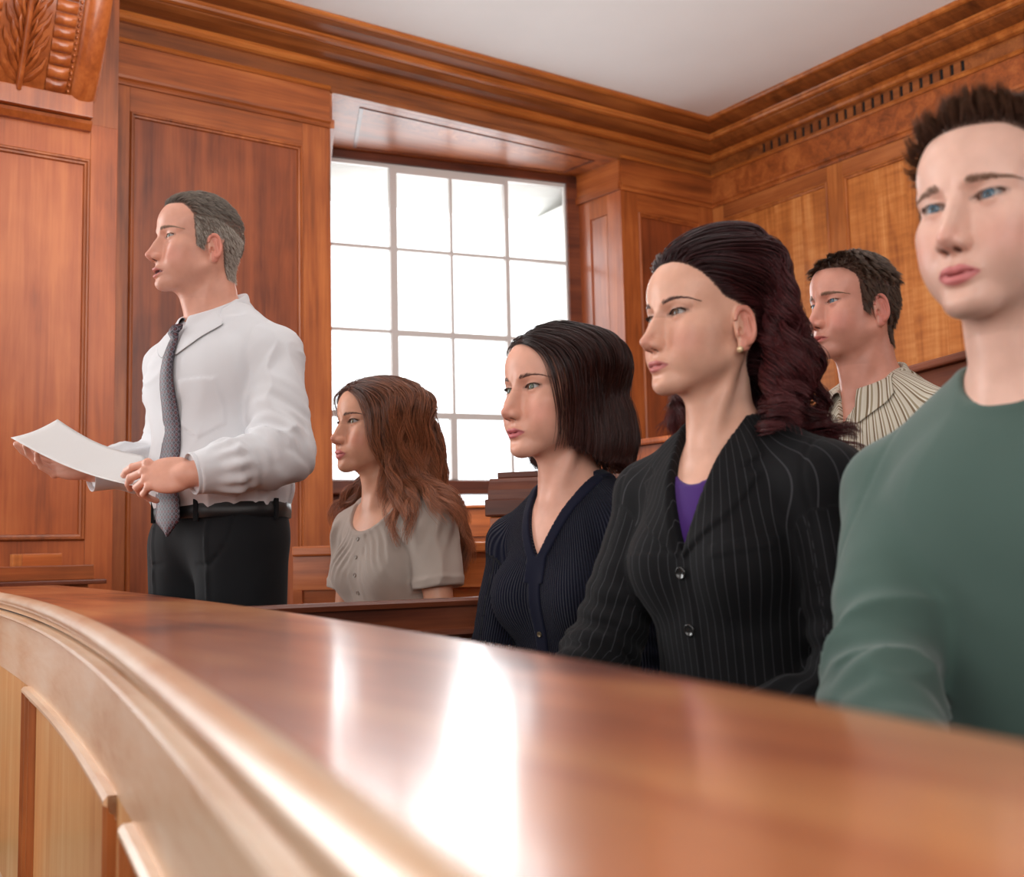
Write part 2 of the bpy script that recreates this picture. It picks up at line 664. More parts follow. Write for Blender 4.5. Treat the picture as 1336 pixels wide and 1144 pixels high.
    de = smax(de, -ell((ex*s, eyy, ez*s), (0.001, 0.0080, 0.002), (0.0105, 0.0062, 0.0200)), 0.003)
    de = smin(de, rim, 0.002)
    anti = cap((ex*s, eyy, ez*s), (-0.0075, 0.0035, -0.013), (-0.0045, 0.0040, 0.014), 0.0022, 0.0022)
    de = smin(de, anti, 0.002)
    trag = ell((ex*s, eyy, ez*s), (0.0125, 0.0030, -0.006), (0.0035, 0.0035, 0.0055))
    de = smin(de, trag, 0.003)
    de = smax(de, -ell((ex*s, eyy, ez*s), (0.0065, 0.0045, -0.004), (0.0042, 0.0080, 0.0062)), 0.002)
    de = smax(de, np.abs(ex*s)-0.0170, 0.003)
    de = smax(de, np.abs(ez*s)-0.0335, 0.003)
    d = smin(d, de, 0.004)
    return d


def head_low(P, k=1.0, o=0.0):
    """coarse head used as a collider for hair"""
    d = ell(P, (-0.006, 0, 0.034), (0.098+o, 0.077+o, 0.086+o))
    d = smin(d, ell(P, (0.034, 0, 0.042), (0.0585+o, 0.062+o, 0.052+o)), 0.02)
    d = smin(d, ell(P, (0.030, 0, -0.030), (0.0575+o, 0.060+o, 0.075+o)), 0.02)
    d = smin(d, ell(P, (0.040, 0, -0.078), (0.046+o, 0.043+o, 0.036+o)), 0.02)
    return d


def skin_mat(name, base, deep, lip, rough=0.42):
    m, nt, b = new_mat(name)
    at = node(nt, 'ShaderNodeAttribute', attribute_name='Col')
    tc = node(nt, 'ShaderNodeTexCoord')
    n = node(nt, 'ShaderNodeTexNoise')
    n.inputs['Scale'].default_value = 26
    n.inputs['Detail'].default_value = 4
    nt.links.new(tc.outputs['Object'], n.inputs['Vector'])
    mx = node(nt, 'ShaderNodeMix', data_type='RGBA', blend_type='MULTIPLY')
    mx.inputs[0].default_value = 1.0
    r = ramp(nt, [(0.3, (0.90, 0.86, 0.84, 1)), (0.7, (1.05, 1.03, 1.02, 1))])
    nt.links.new(n.outputs['Fac'], r.inputs['Fac'])
    nt.links.new(at.outputs['Color'], mx.inputs[6])
    nt.links.new(r.outputs['Color'], mx.inputs[7])
    nt.links.new(mx.outputs[2], b.inputs['Base Color'])
    b.inputs['Roughness'].default_value = rough
    b.inputs['Subsurface Weight'].default_value = 0.12
    b.inputs['Subsurface Radius'].default_value = (1.0, 0.35, 0.2)
    b.inputs['Subsurface Scale'].default_value = 0.006
    b.inputs['Specular IOR Level'].default_value = 0.4
    n2 = node(nt, 'ShaderNodeTexNoise')
    n2.inputs['Scale'].default_value = 420
    n2.inputs['Detail'].default_value = 2
    nt.links.new(tc.outputs['Object'], n2.inputs['Vector'])
    bp = node(nt, 'ShaderNodeBump')
    bp.inputs['Strength'].default_value = 0.10
    bp.inputs['Distance'].default_value = 0.0008
    nt.links.new(n2.outputs['Fac'], bp.inputs['Height'])
    nt.links.new(bp.outputs[0], b.inputs['Normal'])
    return m


def sstep(a, b, x):
    t = np.clip((x-a)/(b-a), 0, 1)
    return t*t*(3-2*t)


def face_colors(H, p, c):
    """skin colours by place on the face; H in head coordinates; c: dict of colours"""
    x, y, z = H
    a = np.abs(y)
    n = len(x)
    base = np.tile(np.array(c['skin'][:3]), (n, 1))

    def mix(w, col):
        nonlocal base
        w = np.clip(w, 0, 1)[:, None]
        base = base*(1-w)+np.array(col[:3])[None]*w
    red = c.get('blush', c['skin'])
    mix(0.45*np.exp(-(((x-0.07)/0.03)**2+((a-0.045)/0.022)**2+((z+0.045)/0.022)**2)), red)
    mix(0.45*np.exp(-(((x-0.118)/0.014)**2+(a/0.014)**2+((z+0.045)/0.014)**2)), red)
    ear = (a > 0.0775) & (x < 0.03) & (x > -0.05) & (z < 0.03) & (z > -0.075)
    mix(0.6*ear, red)
    # lips
    op = p['open']
    L = p['lips']
    lw = 0.0235
    zc = -0.0786-op*0.5
    t = np.clip(a/lw, 0, 1)
    upz = zc+(0.0082*L+op*0.5)*(1-t**2.2)-0.0016*np.exp(-(a/0.004)**2)+0.0004
    loz = zc-(0.0100*L+op*0.55)*(1-t**2.0)-0.0004
    w = sstep(-0.0012, 0.0006, upz-z)*sstep(-0.0012, 0.0006, z-loz)*(x > 0.078)*(a < lw)
    mix(0.9*w, c['lip'])
    slit = np.exp(-((z-zc)/(0.0011+op*0.35))**2)*(x > 0.076)*(a < 0.0225)
    if op:
        inside = (np.abs(z-zc) < op*0.62*np.sqrt(np.clip(1-(a/0.023)**2, 0, 1)))*(x < 0.0985)*(x > 0.06)
        mix(0.97*inside, (0.10, 0.02, 0.02))
    mix(0.50*slit, (c['lip'][0]*0.25, c['lip'][1]*0.2, c['lip'][2]*0.2))
    # nostrils
    ns = np.exp(-(((a-0.0068)/0.0034)**2+((z+0.0550)/0.004)**2+((x-0.1035)/0.007)**2))
    mix(0.85*(ns > 0.35), (c['skin'][0]*0.15, c['skin'][1]*0.08, c['skin'][2]*0.07))
    # eyelids: darker rims and lash line
    ay_, az_ = a-0.0312, z-0.0004-0.06*(a-0.031)
    hh = 0.0048*p['lid']
    am = np.sqrt((ay_/0.0142)**2+(az_/hh)**2)
    near = (x > 0.068)
    lash = np.exp(-((am-1.12)/0.30)**2)*near*(a > 0.012)*(a < 0.050)
    mix(c.get('lash_w', 0.6)*lash*np.where(az_ > 0, 1.0, 0.45), c.get('lash', (0.05, 0.03, 0.02)))
    sh = np.exp(-((am-1.9)/0.7)**2)*near*(az_ > -0.004)
    mix(c.get('shadow_w', 0.0)*sh, c.get('shadow', c['skin']))
    und = np.exp(-(((a-0.030)/0.014)**2+((z+0.012)/0.005)**2))*near
    mix(0.22*und, (c['skin'][0]*0.7, c['skin'][1]*0.6, c['skin'][2]*0.62))
    # stubble
    st = c.get('stubble', 0)
    if st:
        w = sstep(-0.050, -0.075, z)*sstep(-0.02, 0.02, x)*(1-w)
        w = np.maximum(w, np.exp(-(((z+0.066)/0.007)**2+(a/0.024)**2))*(x > 0.08))
        w = w*(z > -0.135)
        mix(st*w, c.get('stubble_c', (c['skin'][0]*0.5, c['skin'][1]*0.5, c['skin'][2]*0.5)))
    return base


def eye_mesh(name, iris, gaze, parent, M, lidw=1.0):
    """eyeball with iris and pupil, its pole turned along gaze"""
    seg, rings = 32, 24
    V, F, mi = [], [], []
    r = 0.01235
    V.append((r*1.035, 0, 0))
    for i in range(1, rings):
        t = math.pi*i/rings
        # finer near the pole
        t = math.pi*(i/rings)**1.35
        bulge = 1.0+0.035*max(0.0, 1-(t/0.50)**2)
        for j in range(seg):
            q = 2*math.pi*j/seg
            V.append((r*bulge*math.cos(t), r*bulge*math.sin(t)*math.cos(q), r*bulge*math.sin(t)*math.sin(q)))
    V.append((-r, 0, 0))
    angs = [0]+[math.pi*(i/rings)**1.35 for i in range(1, rings)]+[math.pi]

    def mat_of(t):
        return 0 if t < 0.20 else (1 if t < 0.50 else (2 if t < 0.58 else 3))
    for j in range(seg):
        F.append((0, 1+j, 1+(j+1) % seg))
        mi.append(0)
    for i in range(rings-2):
        for j in range(seg):
            a, b = 1+i*seg, 1+(i+1)*seg
            F.append((a+j, b+j, b+(j+1) % seg, a+(j+1) % seg))
            mi.append(mat_of((angs[i+1]+angs[i+2])/2))
    a = 1+(rings-2)*seg
    for j in range(seg):
        F.append((a+j, len(V)-1, a+(j+1) % seg))
        mi.append(3)
    me = bpy.data.meshes.new(name)
    me.from_pydata(V, [], F)
    me.materials.append(EYE['pupil'])
    me.materials.append(iris)
    me.materials.append(EYE['limbus'])
    me.materials.append(EYE['white'])
    me.polygons.foreach_set('material_index', mi)
    me.polygons.foreach_set('use_smooth', [True]*len(mi))
    g = Vector(gaze).normalized()
    R = Vector((1, 0, 0)).rotation_difference(g).to_matrix().to_4x4()
    me.transform(R)
    me.transform(M)
    return link(name, me, None, parent)


EYE = dict(
    pupil=plain('pupil', (0.004, 0.004, 0.004, 1), 0.15, coat=0.25),
    limbus=plain('iris_rim', (0.02, 0.025, 0.03, 1), 0.2, coat=0.25),
    white=plain('eye_white', (0.36, 0.32, 0.30, 1), 0.35, coat=0.25),
    brown=plain('brown_iris', (0.10, 0.045, 0.018, 1), 0.2, coat=0.25),
    hazel=plain('hazel_iris', (0.16, 0.12, 0.05, 1), 0.2, coat=0.25),
    green=plain('green_iris', (0.10, 0.115, 0.075, 1), 0.2, coat=0.25),
    blue=plain('blue_iris', (0.07, 0.13, 0.18, 1), 0.2, coat=0.25))


# ------------------------------------------------------------------ hair strands
def hair_mat(name, root, tip, rough=0.35, spec=0.5, var=0.35):
    m, nt, b = new_mat(name)
    hi = node(nt, 'ShaderNodeHairInfo')
    r = ramp(nt, [(0.0, root), (1.0, tip)])
    nt.links.new(hi.outputs['Intercept'], r.inputs['Fac'])
    hsv = node(nt, 'ShaderNodeHueSaturation')
    mr = node(nt, 'ShaderNodeMapRange')
    mr.inputs['To Min'].default_value = 1-var
    mr.inputs['To Max'].default_value = 1+var*1.3
    nt.links.new(hi.outputs['Random'], mr.inputs['Value'])
    nt.links.new(mr.outputs[0], hsv.inputs['Value'])
    nt.links.new(r.outputs['Color'], hsv.inputs['Color'])
    nt.links.new(hsv.outputs['Color'], b.inputs['Base Color'])
    b.inputs['Roughness'].default_value = rough
    b.inputs['Specular IOR Level'].default_value = spec
    b.inputs['Anisotropic'].default_value = 0.0
    return m


def curves_obj(name, S, R, mat, parent=None):
    """S: (n, k, 3) strand points, R: (k,) or (n,k) radii"""
    n, k = S.shape[:2]
    hc = bpy.data.hair_curves.new(name)
    hc.add_curves([k]*n)
    hc.points.foreach_set('position', S.reshape(-1, 3).astype(np.float32).ravel())
    R = np.broadcast_to(np.asarray(R, np.float32), (n, k)).ravel()
    at = hc.attributes.get('radius') or hc.attributes.new('radius', 'FLOAT', 'POINT')
    at.data.foreach_set('value', np.ascontiguousarray(R))
    o = bpy.data.objects.new(name, hc)
    COL.objects.link(o)
    hc.materials.append(mat)
    if parent is not None:
        o.parent = parent
    return o


def grad(f, P, e=1e-3):
    d0 = f((P[:, 0], P[:, 1], P[:, 2]))
    g = np.stack([f((P[:, 0]+(e if i == 0 else 0), P[:, 1]+(e if i == 1 else 0), P[:, 2]+(e if i == 2 else 0)))-d0 for i in range(3)], 1)/e
    g /= np.maximum(np.sqrt((g**2).sum(1)), 1e-6)[:, None]
    return d0, g


def grow(roots, dirs, coll, flow, steps, step, offs, stiff=0.7, rng=None, cling=0.0):
    """trace strands: coll = collider field, flow(P, t, i) = steering direction, offs = layer height per strand"""
    n = len(roots)
    P = roots.copy()
    D = dirs.copy()
    out = [P.copy()]
    stp = np.broadcast_to(np.asarray(step, float), (n,))[:, None]
    for i in range(1, steps):
        t = i/(steps-1)
        Fd = flow(P, t, D)
        D = D*stiff+Fd*(1-stiff)
        d, g = grad(coll, P)
        target = offs*np.minimum(1, 0.25+t*2.2)
        pen = target-d
        # stay on the layer: push out when inside, drop onto it when outside and gravity allows
        into = (D*g).sum(1)
        D = np.where(((pen > 0) & (into < 0))[:, None], D-g*into[:, None], D)
        D = D-g*np.clip((-pen-0.002)*cling, 0, 0.45)[:, None]
        D /= np.maximum(np.sqrt((D**2).sum(1)), 1e-6)[:, None]
        P = P+D*stp
        d, g = grad(coll, P)
        pen = np.clip(target-d, 0, 0.02)
        P = P+g*pen[:, None]*0.8
        out.append(P.copy())
    return np.stack(out, 1)


def clumps(S, ncl, amount, rng, wave=0.0, freq=6.0, ampl_start=0.2, curl=False, jitter=0.0):
    """pull strands towards clump leaders, more towards the tips, and wave each clump together"""
    n, k, _ = S.shape
    lead = rng.choice(n, ncl, replace=False)
    R = S[:, 0]
    best = np.zeros(n, int)
    bd = np.full(n, 1e9)
    for j, l in enumerate(lead):
        d = ((R-R[l])**2).sum(1)+0.3*((S[:, k//2]-S[l, k//2])**2).sum(1)
        w = d < bd
        best[w] = j
        bd[w] = d[w]
    t = np.linspace(0, 1, k)[None, :, None]
    L = S[lead][best]
    am = amount*np.clip(t*1.6, 0, 1)
    out = S*(1-am)+L*am
    if wave:
        ph = rng.uniform(0, 6.28, ncl)[best][:, None]+rng.normal(0, 0.25, n)[:, None]
        fr = freq*rng.uniform(0.8, 1.25, ncl)[best][:, None]
        tt = np.linspace(0, 1, k)[None]
        T = np.gradient(out, axis=1)
        T /= np.maximum(np.sqrt((T**2).sum(2, keepdims=True)), 1e-6)
        up = np.array([0.3, 0.9, 0.1])[None, None]
        A = np.cross(T, np.broadcast_to(up, T.shape))
        A /= np.maximum(np.sqrt((A**2).sum(2, keepdims=True)), 1e-6)
        B = np.cross(T, A)
        w = wave*np.clip((tt-ampl_start)/(1-ampl_start), 0, 1)**0.7
        out = out+A*(w*np.sin(ph+fr*tt*6.28))[..., None]
        out = out+B*(w*np.cos(ph+fr*tt*6.28)*(1.0 if curl else 0.35))[..., None]
    if jitter:
        j = rng.normal(0, jitter, (n, 1, 3))*t
        out = out+j
    return out


# ------------------------------------------------------------------ bodies
def frame_of(px, py, d, psi):
    """world point on the pixel at camera depth d, and the heading angle for a person turned psi degrees from facing the camera"""
    W = atd(px, py, d)
    u = np.array([W[0], W[1]])
    u /= np.hypot(*u)
    left = np.array([-u[1], u[0]])
    p = math.radians(psi)
    f = -u*math.cos(p)+left*math.sin(p)
    return W, math.atan2(f[1], f[0])


class Body:
    """a figure: joints in a local frame (x ahead, y to its left, z up, origin on the floor under the head)"""

    def __init__(s, px, py, d, head_psi, body_psi, scale=1.0, fem=0, pitch=0.0, roll=0.0, floor=0.0):
        s.W, s.hb = frame_of(px, py, d, body_psi)
        _, s.hh = frame_of(px, py, d, head_psi)
        s.d, s.sc, s.fem, s.floor = d, scale, fem, floor
        s.origin = np.array([s.W[0], s.W[1], 0.0])
        c, q = math.cos(s.hb), math.sin(s.hb)
        s.Rw = np.array([[c, -q, 0], [q, c, 0], [0, 0, 1]])     # local -> world
        s.head_c = np.array([0, 0, s.W[2]])
        s.Rh = rot('z', math.degrees(s.hh-s.hb)) @ rot('x', roll) @ rot('y', -pitch)
        s.J = {}

    def loc(s, px, py, d):
        return s.Rw.T @ (atd(px, py, d)-s.origin)

    def to_world(s, p):
        return s.Rw @ np.array(p)+s.origin

    def H(s, P):
        x, y, z = rotated(P, s.head_c, s.Rh)
        k = 1/s.sc
        return x*k, y*k, z*k

    def head_point(s, h):
        return s.Rh @ (np.array(h)*s.sc)+s.head_c

    def MW(s):
        M = Matrix.Identity(4)
        for i in range(3):
            for j in range(3):
                M[i][j] = s.Rw[i][j]
            M[i][3] = s.origin[i]
        return M

    def MH(s):
        M = Matrix.Identity(4)
        for i in range(3):
            for j in range(3):
                M[i][j] = s.Rh[i][j]*s.sc
            M[i][3] = s.head_c[i]
        return M

    # -------- pieces of the figure, o = how much thicker than the skin
    def torso(s, P, o=0.0, waist=0.0):
        k, J = s.sc, s.J
        N, C = np.array(J['neck']), np.array(J['pelvis'])
        ax = C-N
        f = s.fem

        def at(t, dx=0.0, dy=0.0, dz=0.0):
            return tuple(N+ax*t+np.array([dx, dy, dz])*k)
        wy = 0.135-0.015*f
        d = ell(P, at(0.34, 0.005), ((0.112-0.014*f)*k+o, (0.160-0.024*f)*k+o, 0.170*k+o))
        d = smin(d, ell(P, at(0.20, -0.020), (0.085*k+o, (0.150-0.02*f)*k+o, 0.095*k+o)), 0.05)
        d = smin(d, ell(P, at(0.68, 0.0), ((0.100-0.012*f)*k+o+waist, (wy-0.010*f)*k+o+waist, 0.14*k+o)), 0.06)
        d = smin(d, ell(P, at(1.0, -0.01), ((0.115+0.002*f)*k+o, (0.160+0.01*f)*k+o, 0.120*k+o)), 0.07)
        if f:
            bu = s.bust if hasattr(s, 'bust') else 1.0
            for sd in (1, -1):
                d = smin(d, ell(P, at(0.40, 0.070, 0.068*sd, 0), (0.052*k*bu+o, 0.056*k+o, 0.060*k+o)), 0.035)
        else:
            for sd in (1, -1):
                d = smin(d, ell(P, at(0.30, 0.060, 0.070*sd, 0), (0.045*k+o, 0.070*k+o, 0.060*k+o)), 0.05)
        # shoulders
        for sd, nm in ((1, 'shL'), (-1, 'shR')):
            S = J[nm]
            a = N+np.array([-0.015, 0.035*sd, 0.005])*k
            d = smin(d, cap(P, a, S, (0.034-0.006*f)*k+o, (0.048-0.006*f)*k+o), 0.035)
            d = smin(d, cap(P, N+np.array([-0.01, 0.03*sd, -0.07])*k, S, 0.045*k+o, (0.046-0.006*f)*k+o), 0.035)
        return d

    def neck(s, P, o=0.0):
        k, J = s.sc, s.J
        N = np.array(J['neck'])
        top = s.head_point((-0.022, 0, -0.035))
        r = (0.052-0.011*s.fem)*k*s.nk if hasattr(s, 'nk') else (0.055-0.013*s.fem)*k
        d = cap(P, tuple(N+np.array([-0.005, 0, -0.02])*k), tuple(top), r+0.006*k+o, r+o)
        fr = s.head_point((0.020, 0, -0.085))
        d = smin(d, cap(P, tuple(N+np.array([0.035, 0, -0.01])*k), tuple(fr), r*0.62+o, r*0.60+o), 0.03)
        for sd in (1, -1):
            e = s.head_point((-0.020, 0.052*sd, -0.055))
            d = smin(d, cap(P, tuple(e), tuple(N+np.array([0.058, 0.014*sd, -0.015])*k), (0.010-0.002*s.fem)*k+o, 0.007*k+o), 0.020)
        return d

    def arm(s, P, sd, o=0.0, ru=0.048, re=0.038, rw=0.027, upto=1.0):
        k, J = s.sc, s.J
        q = 1-0.14*s.fem
        S, E, W = J['sh'+sd], J['el'+sd], J['wr'+sd]
        d = cap(P, S, E, ru*k*q+o, re*k*q+o)
        if upto > 0:
            W2 = tuple(np.array(E)+(np.array(W)-np.array(E))*upto)
            d = smin(d, cap(P, E, W2, re*k*q+o, (re+(rw-re)*upto)*k*q+o), 0.02)
        return d

    def legs(s, P, o=0.0, feet=True):
        k, J = s.sc, s.J
        d = None
        for sd in 'LR':
            A, K, F = J['hip'+sd], J['kn'+sd], J['an'+sd]
            e = smin(cap(P, A, K, 0.082*k+o, 0.056*k+o), cap(P, K, F, 0.054*k+o, 0.038*k+o), 0.03)
            if feet:
                e = smin(e, cap(P, tuple(np.array(F)+np.array([-0.02, 0, -0.03])), tuple(np.array(F)+np.array([0.14, 0, -0.05])), 0.036*k+o, 0.028*k+o), 0.02)
            d = e if d is None else smin(d, e, 0.03)
        return d

    def seated(s, lean=0.0, leg_psi=0.0, seat=0.45):
        """joints of a seated lower body"""
        k, J = s.sc, s.J
        C = J['pelvis']
        R = rot('z', leg_psi)
        for sd, g in (('L', 1), ('R', -1)):
            h = np.array(C)+np.array([0.02, 0.085*g, -0.03])*k
            kn = h+R @ (np.array([0.40, 0.03*g, 0.02])*k)
            J['hip'+sd] = tuple(h)
            J['kn'+sd] = tuple(kn)
            J['an'+sd] = (kn[0]+0.02, kn[1], s.floor+0.09)

    def hand(s, P, sd, curls, X, Zd, spread=0.10, thumb=(0.6, 0.45, 0.25), k=None):
        """five-fingered hand; X along the palm, Zd out of its back; curls: bend per finger in radians"""
        k = k or s.sc*(1-0.08*s.fem)
        W = np.array(s.J['wr'+sd])
        X = np.array(X, float)
        X /= np.linalg.norm(X)
        Z = np.array(Zd, float)
        Z -= X*(Z@X)
        Z /= np.linalg.norm(Z)
        Y = np.cross(Z, X)*(1 if sd == 'R' else -1)     # towards the thumb
        R = np.stack([X, Y, Z], 1)
        x, y, z = rotated(P, W, R)
        L = (x/k, y/k, z/k)
        d = cap(L, (-0.015, 0, 0), (0.012, 0, 0), 0.024, 0.023)
        d = smin(d, ell(L, (0.045, 0.001, -0.001), (0.050, 0.041, 0.0150)), 0.012)
        d = smin(d, ell(L, (0.030, 0.022, -0.008), (0.028, 0.017, 0.015)), 0.012)
        d = smin(d, ell(L, (0.035, -0.022, -0.007), (0.032, 0.015, 0.013)), 0.012)
        base = [(0.088, 0.029), (0.092, 0.0095), (0.087, -0.010), (0.079, -0.028)]
        ln = [(0.042, 0.025, 0.020), (0.046, 0.029, 0.021), (0.042, 0.027, 0.020), (0.033, 0.021, 0.018)]
        rr = [0.0092, 0.0094, 0.0088, 0.0078]
        for i in range(4):
            c = curls[i]
            c = c if hasattr(c, '__len__') else (c*0.8, c, c*0.7)
            a = spread*(1.5-i)*0.45
            p = np.array([base[i][0], base[i][1], 0.0])
            d = smin(d, sph(L, (p[0], p[1], 0.0018), rr[i]*1.12), 0.006)
            ang = 0
            f = None
            r = rr[i]
            for j in range(3):
                ang += c[j]
                v = np.array([math.cos(ang)*math.cos(a), math.cos(ang)*math.sin(a), -math.sin(ang)])
                q = p+v*ln[i][j]
                e = cap(L, tuple(p), tuple(q), r, r*0.92)
                f = e if f is None else smin(f, e, 0.003)
                r *= 0.92
                p = q
            d = smin(d, f, 0.004)
        t1, t2, t3 = thumb          # opening sideways, drop towards the palm, bend
        p = np.array([0.018, 0.026, -0.006])
        v = np.array([math.cos(t1)*math.cos(t2), math.sin(t1)*math.cos(t2), -math.sin(t2)])
        q = p+v*0.040
        d = smin(d, cap(L, tuple(p), tuple(q), 0.0145, 0.0108), 0.010)
        v2 = np.array([math.cos(t1-t3)*math.cos(t2), math.sin(t1-t3)*math.cos(t2), -math.sin(t2)])
        q2 = q+v2*0.030
        v3 = np.array([math.cos(t1-1.7*t3)*math.cos(t2), math.sin(t1-1.7*t3)*math.cos(t2), -math.sin(t2)])
        q3 = q2+v3*0.022
        e = smin(cap(L, tuple(q), tuple(q2), 0.0105, 0.0098), cap(L, tuple(q2), tuple(q3), 0.0098, 0.0080), 0.003)
        d = smin(d, e, 0.004)
        return d*k


def ray_in(f, o, v, far=0.45, n=40):
    """first hit of f<0 marching from o+v*far back towards o"""
    o, v = np.array(o, float), np.array(v, float)
    v /= np.linalg.norm(v)
    ts = np.linspace(far, 0, n)
    P = o[None]+v[None]*ts[:, None]
    d = f((P[:, 0], P[:, 1], P[:, 2]))
    i = np.nonzero(d < 0)[0]
    if len(i) == 0:
        return o, 0.0
    i = i[0]
    a, b = (ts[i-1] if i else far), ts[i]
    for _ in range(14):
        m = (a+b)/2
        p = o+v*m
        if f((np.array([p[0]]), np.array([p[1]]), np.array([p[2]])))[0] < 0:
            b = m
        else:
            a = m
    return o+v*b, b


def ray_in_many(f, O, V, far=0.45, n=48):
    """vectorised ray_in: O (m,3), V (m,3)"""
    V = V/np.sqrt((V**2).sum(1))[:, None]
    ts = np.linspace(far, 0, n)
    P = O[:, None]+V[:, None]*ts[None, :, None]
    D = f((P[..., 0].ravel(), P[..., 1].ravel(), P[..., 2].ravel())).reshape(len(O), n)
    i = np.argmax(D < 0, 1)
    i = np.maximum(i, 1)
    a, b = ts[i-1], ts[i]
    for _ in range(12):
        m = (a+b)/2
        p = O+V*m[:, None]
        ins = f((p[:, 0], p[:, 1], p[:, 2])) < 0
        b = np.where(ins, m, b)
        a = np.where(ins, a, m)
    return O+V*b[:, None]


def poly_in(u, v, pts):
    """signed distance (negative inside) to a polygon in the (u, v) plane"""
    d = np.full(u.shape, 1e9)
    ins = np.zeros(u.shape, bool)
    n = len(pts)
    for i in range(n):
        (x0, y0), (x1, y1) = pts[i], pts[(i+1) % n]
        ex, ey = x1-x0, y1-y0
        wx, wy = u-x0, v-y0
        t = np.clip((wx*ex+wy*ey)/(ex*ex+ey*ey), 0, 1)
        dd = (wx-ex*t)**2+(wy-ey*t)**2
        d = np.minimum(d, dd)
        c = ((y0 > v) != (y1 > v)) & (u < (x1-x0)*(v-y0)/((y1-y0) if y1 != y0 else 1e-9)+x0)
        ins ^= c
    d = np.sqrt(d)
    return np.where(ins, -d, d)


def raise_poly(u, v, pts, h, soft=0.0022):
    """thickness added inside a polygon"""
    d = poly_in(u, v, pts)
    return h*np.clip(0.5-d/(2*soft), 0, 1)


def folds(P, amp, freq, dirn, seed=0, sharp=1.0, warp=0.35):
    """soft cloth folds: ridges whose length runs along dirn"""
    dv = np.array(dirn, float)
    dv /= np.linalg.norm(dv)
    a = np.cross(dv, [0.31, 0.2, 0.93])
    a /= np.linalg.norm(a)
    b = np.cross(dv, a)
    u = P[0]*a[0]+P[1]*a[1]+P[2]*a[2]
    v = P[0]*b[0]+P[1]*b[1]+P[2]*b[2]
    w = P[0]*dv[0]+P[1]*dv[1]+P[2]*dv[2]
    q = vnoise(u*freq*0.5+9, v*freq*0.5, w*freq*0.45, seed+5)*warp*2
    n = vnoise(u*freq+q, v*freq+q, w*freq*0.28+3, seed)
    r = 1-np.abs(n)*2.0
    r = np.sign(r)*np.abs(r)**sharp
    return amp*r


def elbow_folds(P, B, sd, amp=0.005, pitch=0.030, reach=0.085):
    """creases across the inner side of a bent elbow"""
    S, E, W = (np.array(B.J[q+sd]) for q in ('sh', 'el', 'wr'))
    a, b = (S-E)/np.linalg.norm(S-E), (W-E)/np.linalg.norm(W-E)
    bis = (a+b)/max(1e-6, np.linalg.norm(a+b))
    tan = (a-b)/np.linalg.norm(a-b)
    x, y, z = P[0]-E[0], P[1]-E[1], P[2]-E[2]
    inn = x*bis[0]+y*bis[1]+z*bis[2]
    al = x*tan[0]+y*tan[1]+z*tan[2]
    r2 = x*x+y*y+z*z
    w = np.exp(-r2/(reach*reach))*(0.35+0.65*np.clip(inn/0.03+0.6, 0, 1))
    n = vnoise(P[0]*12, P[1]*12, P[2]*12, 31)
    return amp*w*np.sin((al+0.35*np.abs(inn)*np.sign(al)+0.012*n)*2*math.pi/pitch)


def garment(name, f, lo, hi, step, mat, parent, stripe=None, color=None, smooth_n=0, k=4):
    V, Q = nets(f, np.arange(lo[0], hi[0], step), np.arange(lo[1], hi[1], step), np.arange(lo[2], hi[2], step), k=k)
    if smooth_n:
        V = relax(V, Q, smooth_n, 0.4)
    me = np_mesh(name, V, Q)
    if stripe is not None:
        at = me.attributes.new('stripe', 'FLOAT', 'POINT')
        at.data.foreach_set('value', stripe((V[:, 0], V[:, 1], V[:, 2])).astype(np.float32))
    if color is not None:
        add_color(me, color((V[:, 0], V[:, 1], V[:, 2])))
    return link(name, me, mat, parent)


def arm_coord(P, A, B):
    """distance along a limb from A to B and angle round it"""
    A, B = np.array(A), np.array(B)
    t = B-A
    L = np.linalg.norm(t)
    t = t/L
    x, y, z = P[0]-A[0], P[1]-A[1], P[2]-A[2]
    s = x*t[0]+y*t[1]+z*t[2]
    ref = np.array([1.0, 0, 0]) if abs(t[0]) < 0.8 else np.array([0, 0, 1.0])
    a = np.cross(t, ref)
    a /= np.linalg.norm(a)
    b = np.cross(t, a)
    return s, np.arctan2(x*a[0]+y*a[1]+z*a[2], x*b[0]+y*b[1]+z*b[2]), L


def stripe_coord(B, r_torso=0.15, r_arm=0.06):
    """stripes run down the torso and along the sleeves"""
    def f(P):
        J = B.J
        N, C = np.array(J['neck']), np.array(J['pelvis'])
        t = np.clip((P[2]-N[2])/(C[2]-N[2]), -0.5, 1.2)
        ang = np.arctan2(P[1]-(N[1]+(C[1]-N[1])*t), P[0]-(N[0]+(C[0]-N[0])*t)+0.0)
        out = ang*r_torso
        dt = B.torso(P)
        for i, sd in enumerate('LR'):
            da = B.arm(P, sd)
            s1, a1, L1 = arm_coord(P, J['sh'+sd], J['el'+sd])
            s2, a2, L2 = arm_coord(P, J['el'+sd], J['wr'+sd])
            aa = np.where(s1 < L1, a1, a2)
            out = np.where(da < dt-0.0, aa*r_arm+3.0+i*3, out)
        return out
    return f


